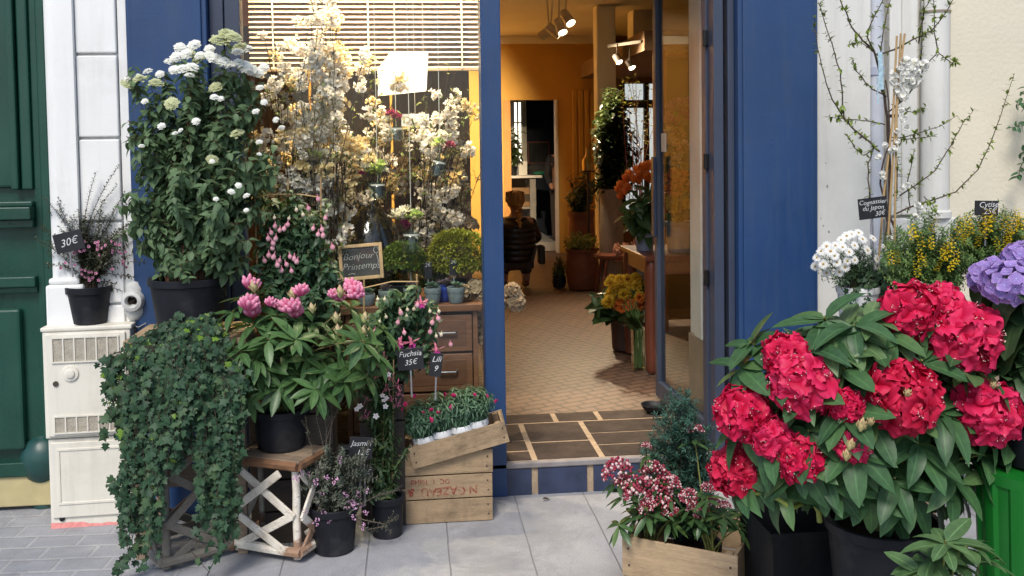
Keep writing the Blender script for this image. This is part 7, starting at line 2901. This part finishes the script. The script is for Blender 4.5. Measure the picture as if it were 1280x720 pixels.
t = thing('cloth_heap', 'crumpled green and dark cloths lying on the back room counter', 'cloth', (X(678, 212, BY + .9), BY + .9, CZ0 + .03))
mb = MB(); mb.ball((0, 0, 0), .12, 18, 0, (1.1, .7, .28), .5); part(t, 'green_cloth', mb, paint('green_cloth', (.02, .16, .09), .8), True)
mb = MB(); mb.ball((.02, .2, .05), .2, 18, 0, (1.3, .6, .5), .4); part(t, 'dark_cloth', mb, paint('dark_cloth', (.03, .03, .03), .9), True)
z0, z1 = Z(660, 205, BY + 2.7) , Z(660, 177, BY + 2.7)
xa_, xb_ = X(659, 190, BY + 2.7), X(687, 190, BY + 2.7)
t = thing('picture_frame', 'dark picture in a thin red wooden frame on the night blue wall', 'picture', (xa_, BY + 2.68, z0))
w, h = xb_ - xa_, z1 - z0
mb = MB(); mb.box((.02, .01, .02), (w - .02, .03, h - .02)); part(t, 'picture', mb, paint('black_picture', (.008, .008, .009), .6))
mb = MB()
mb.box((0, 0, 0), (.025, .035, h)); mb.box((w - .025, 0, 0), (w, .035, h)); mb.box((.0255, 0, h - .025), (w - .0255, .035, h)); mb.box((.0255, 0, 0), (w - .0255, .035, .025))
part(t, 'frame', mb, paint('red_frame', (.2, .05, .03), .6))


# ---- people
def body(name, parent, joints, edges, mat, sub=2):
    me = bpy.data.meshes.new(name)
    me.from_pydata([j[0] for j in joints], edges, [])
    o = bpy.data.objects.new(name, me)
    COL.objects.link(o)
    sk = o.modifiers.new('skin', 'SKIN')
    for i, j in enumerate(joints):
        r = j[1]
        me.skin_vertices[0].data[i].radius = r if isinstance(r, tuple) else (r, r)
    me.skin_vertices[0].data[0].use_root = True
    o.modifiers.new('sub', 'SUBSURF').levels = sub
    dg = bpy.context.evaluated_depsgraph_get()
    m2 = bpy.data.meshes.new_from_object(o.evaluated_get(dg))
    bpy.data.objects.remove(o)
    m2.name = name
    m2.materials.clear()
    for q in mlist(mat):
        m2.materials.append(q)
    m2.polygons.foreach_set('use_smooth', [True] * len(m2.polygons))
    return link(name, m2, parent)


M_skin = paint('skin', (.45, .24, .15), .55, .1, 8)
M_jeans = paint('grey_jeans', (.07, .055, .045), .8, .2, 12)
M_puff = paint('puffer_black', (.012, .009, .009), .35, .3, 12)
M_hair = wood('blonde_hair', (.16, .07, .02), (.42, .23, .07), (60, 60, 6), .5, .2, .3)
q = P(648, 361, d=10.5)
B0 = Vector((q.x - .02, q.y, FZ))
t = thing('person', 'woman crouching with her back turned, blonde braid over a black quilted jacket', 'person', B0)
J_ = [((0, 0, .42), .15), ((0, .03, .6), .14), ((0, .06, .78), .15), ((0, .05, .88), .07), ((0, .03, .93), .05), ((0, .03, 1.03), .095), ((0, .03, 1.1), .07),
      ((.17, .05, .8), .07), ((.25, .2, .62), .05), ((.16, .42, .55), .038), ((-.17, .05, .8), .07), ((-.25, .2, .62), .05), ((-.16, .42, .55), .038),
      ((.11, 0.05, .38), .11), ((.15, .4, .5), .075), ((.13, .12, .1), .05), ((.13, .26, .035), .04), ((-.11, 0.05, .38), .11), ((-.15, .4, .5), .075), ((-.13, .12, .1), .05), ((-.13, .26, .035), .04),
      ((.14, .5, .56), .03), ((-.14, .5, .56), .03)]
E_ = [(0, 1), (1, 2), (2, 3), (3, 4), (4, 5), (5, 6), (2, 7), (7, 8), (8, 9), (9, 21), (2, 10), (10, 11), (11, 12), (12, 22), (0, 13), (13, 14), (14, 15), (15, 16), (0, 17), (17, 18), (18, 19), (19, 20)]
t.scale = (.93, .93, .93)
body('body', t, J_, E_, M_skin)
J2 = [((0, 0, .42), .165), ((.115, 0.05, .38), .125), ((.15, .4, .5), .09), ((.13, .13, .13), .065), ((-.115, 0.05, .38), .125), ((-.15, .4, .5), .09), ((-.13, .13, .13), .065)]
body('trousers', t, J2, [(0, 1), (1, 2), (2, 3), (0, 4), (4, 5), (5, 6)], M_jeans)
mb = MB()
prof = []
for k in range(46):
    z = .33 + .53 * k / 45
    f_ = k / 45
    r = (.19 + .03 * math.sin(f_ * 3)) * (1 if f_ < .8 else 1 - (f_ - .8) * 2.2) + .013 * abs(math.sin(f_ * PI * 7.5))
    prof.append((r, z))
mb.lathe([(.15, .33)] + prof, T=Matrix.Translation((0, .03, 0)) @ Matrix.Diagonal((1.08, .85, 1, 1)), n=30)
part(t, 'jacket', mb, M_puff, True)
for s in (1, -1):
    mb = MB()
    a_, b_, c_ = Vector((s * .17, .05, .79)), Vector((s * .265, .2, .6)), Vector((s * .17, .4, .55))
    pts = [a_.lerp(b_, k / 12) for k in range(12)] + [b_.lerp(c_, k / 10) for k in range(11)]
    o_ = len(mb.v)
    n = 12
    for i, p_ in enumerate(pts):
        r = .085 - .02 * i / 22 + .008 * abs(math.sin(i * PI / 3))
        d_ = (pts[min(i + 1, 22)] - pts[max(i - 1, 0)]).normalized()
        x = d_.cross(Vector((0, .3, 1))).normalized(); y_ = x.cross(d_)
        mb.v += [tuple(p_ + x * r * math.cos(2 * PI * k / n) + y_ * r * math.sin(2 * PI * k / n)) for k in range(n)]
    for i in range(22):
        for k in range(n):
            mb.f.append((i * n + k, i * n + (k + 1) % n, (i + 1) * n + (k + 1) % n, (i + 1) * n + k)); mb.m.append(0)
    part(t, 'sleeve', mb, M_puff, True)
    mb = MB()
    mb.ball((s * .13, .2, .045), .06, 14, 0, (.8, 2.0, .75)); part(t, 'boot', mb, paint('tan_boot', (.16, .09, .045), .6), True)
mb = MB(); mb.ball((0, .01, 1.06), .108, 18, 0, (.95, 1.02, 1.08), .12)
for k in range(60):
    a = U(-2.6, 2.6)
    top_ = Vector((.03 * math.sin(a), .04, 1.175))
    mid_ = Vector((.114 * math.sin(a), .01 - .116 * math.cos(a), 1.06 + U(-.02, .03)))
    mb.tube([top_, top_.lerp(mid_, .5) + Vector((.035 * math.sin(a), -.035 * math.cos(a), .03)), mid_, Vector((.03 + .03 * math.sin(a), -.095, .99))], .008, .006, 5)
for k in range(9):
    mb.ball((.03 + .012 * math.sin(k * 2.2), -.1 - .005 * k, 1.0 - .034 * k), .038 - .0015 * k, 8, 0, (1, .8, .8))
part(t, 'hair', mb, M_hair, True)
mb = MB(); mb.box((.26, -.1, .3), (.34, .08, .52)); part(t, 'handbag', mb, paint('black_bag', (.01, .01, .01), .5), bevel=.02)

q = P(701, 200, d=BY + 5.2)
B0 = Vector((q.x + .02, q.y, FZ))
t = thing('person', 'person in a dark top standing half hidden behind the back room door jamb', 'person', B0)
J_ = [((0, 0, .95), .13), ((0, 0, 1.15), .13), ((0, 0, 1.38), .14), ((0, 0, 1.5), .06), ((0, -.01, 1.58), .055), ((0, -.02, 1.68), .095), ((0, -.01, 1.78), .07),
      ((.18, 0, 1.42), .06), ((.24, -.02, 1.15), .045), ((.2, -.2, .98), .035), ((.2, -.29, .96), .03), ((-.18, 0, 1.42), .06), ((-.24, -.02, 1.15), .045), ((-.2, -.2, .98), .035), ((-.2, -.29, .96), .03),
      ((.1, 0, .88), .1), ((.11, 0, .48), .065), ((.11, .02, .1), .045), ((.11, -.12, .035), .038), ((-.1, 0, .88), .1), ((-.11, 0, .48), .065), ((-.11, .02, .1), .045), ((-.11, -.12, .035), .038)]
E_ = [(0, 1), (1, 2), (2, 3), (3, 4), (4, 5), (5, 6), (2, 7), (7, 8), (8, 9), (9, 10), (2, 11), (11, 12), (12, 13), (13, 14), (0, 15), (15, 16), (16, 17), (17, 18), (0, 19), (19, 20), (20, 21), (21, 22)]
body('body', t, J_, E_, M_skin)
J2 = [((0, 0, .95), .14), ((0, 0, 1.15), .14), ((0, 0, 1.38), .15), ((.19, 0, 1.42), .07), ((.245, -.02, 1.15), .056), ((.21, -.18, 1.0), .045), ((-.19, 0, 1.42), .07), ((-.245, -.02, 1.15), .056), ((-.21, -.18, 1.0), .045)]
body('jumper', t, J2, [(0, 1), (1, 2), (2, 3), (3, 4), (4, 5), (2, 6), (6, 7), (7, 8)], paint('dark_jumper', (.02, .02, .025), .8))
J2 = [((0, 0, .93), .145), ((.1, 0, .86), .11), ((.11, 0, .48), .08), ((.11, .02, .09), .06), ((-.1, 0, .86), .11), ((-.11, 0, .48), .08), ((-.11, .02, .09), .06)]
body('trousers', t, J2, [(0, 1), (1, 2), (2, 3), (0, 4), (4, 5), (5, 6)], M_jeans)
mb = MB(); mb.ball((0, .01, 1.74), .105, 16, 0, (.95, 1, .9), .1); part(t, 'hair', mb, paint('brown_hair', (.05, .025, .015), .6), True)
mb = MB()
mb.ball((0, -.118, 1.67), .016, 8, 0, (.8, 1, 1.3))
for s in (1, -1):
    mb.ball((s * .035, -.1, 1.69), .011, 8, 0)
part(t, 'face', mb, M_skin, True)
# ================================================================== LIGHT
w = bpy.data.worlds.new('World')
scene.world = w
w.use_nodes = True
nt = w.node_tree
bg = nt.nodes['Background']
sky = nt.nodes.new('ShaderNodeTexSky')
sky.sky_type = 'NISHITA'
sky.sun_disc = False
SE, SA = math.radians(52), math.radians(200)     # elevation; compass angle of the sun measured clockwise from +y
sky.sun_elevation = SE
sky.sun_rotation = SA
sky.air_density, sky.dust_density, sky.ozone_density = 1.0, 1.5, 1.0
nt.links.new(sky.outputs[0], bg.inputs[0])
bg.inputs[1].default_value = 0.11
ld = bpy.data.lights.new('sun', 'SUN')
ld.energy = 1.8
ld.angle = math.radians(20)
ld.color = (1.0, 0.94, 0.84)
so = bpy.data.objects.new('sun', ld)
COL.objects.link(so)
sd = Vector((math.sin(SA) * math.cos(SE), math.cos(SA) * math.cos(SE), math.sin(SE)))
so.rotation_euler = sd.to_track_quat('Z', 'Y').to_euler()
so.location = sd * 20


def spot(loc, target, power, size=1.3, blend=0.7, rad=0.04, col=(1.0, 0.8, 0.52)):
    l = bpy.data.lights.new('spot_lamp', 'SPOT')
    l.energy, l.spot_size, l.spot_blend, l.shadow_soft_size, l.color = power, size, blend, rad, col
    o = bpy.data.objects.new('spot_lamp', l)
    COL.objects.link(o)
    o.location = loc
    o.rotation_euler = (Vector(loc) - Vector(target)).to_track_quat('Z', 'Y').to_euler()
    return o


for loc, tgt, pw, sz in LAMPS:
    spot(loc, tgt, pw, sz)

vs = scene.view_settings
scene.display_settings.display_device = 'sRGB'
vs.view_transform, vs.look, vs.gamma, vs.exposure = 'Standard', 'None', 1, 0.72
vs.use_curve_mapping = False
scene.cycles.max_bounces = 10
scene.cycles.transparent_max_bounces = 24
scene.cycles.diffuse_bounces = 4
scene.cycles.glossy_bounces = 4
scene.cycles.caustics_reflective = False
scene.cycles.caustics_refractive = False
scene.cycles.sample_clamp_indirect = 6
scene.cycles.use_denoising = True
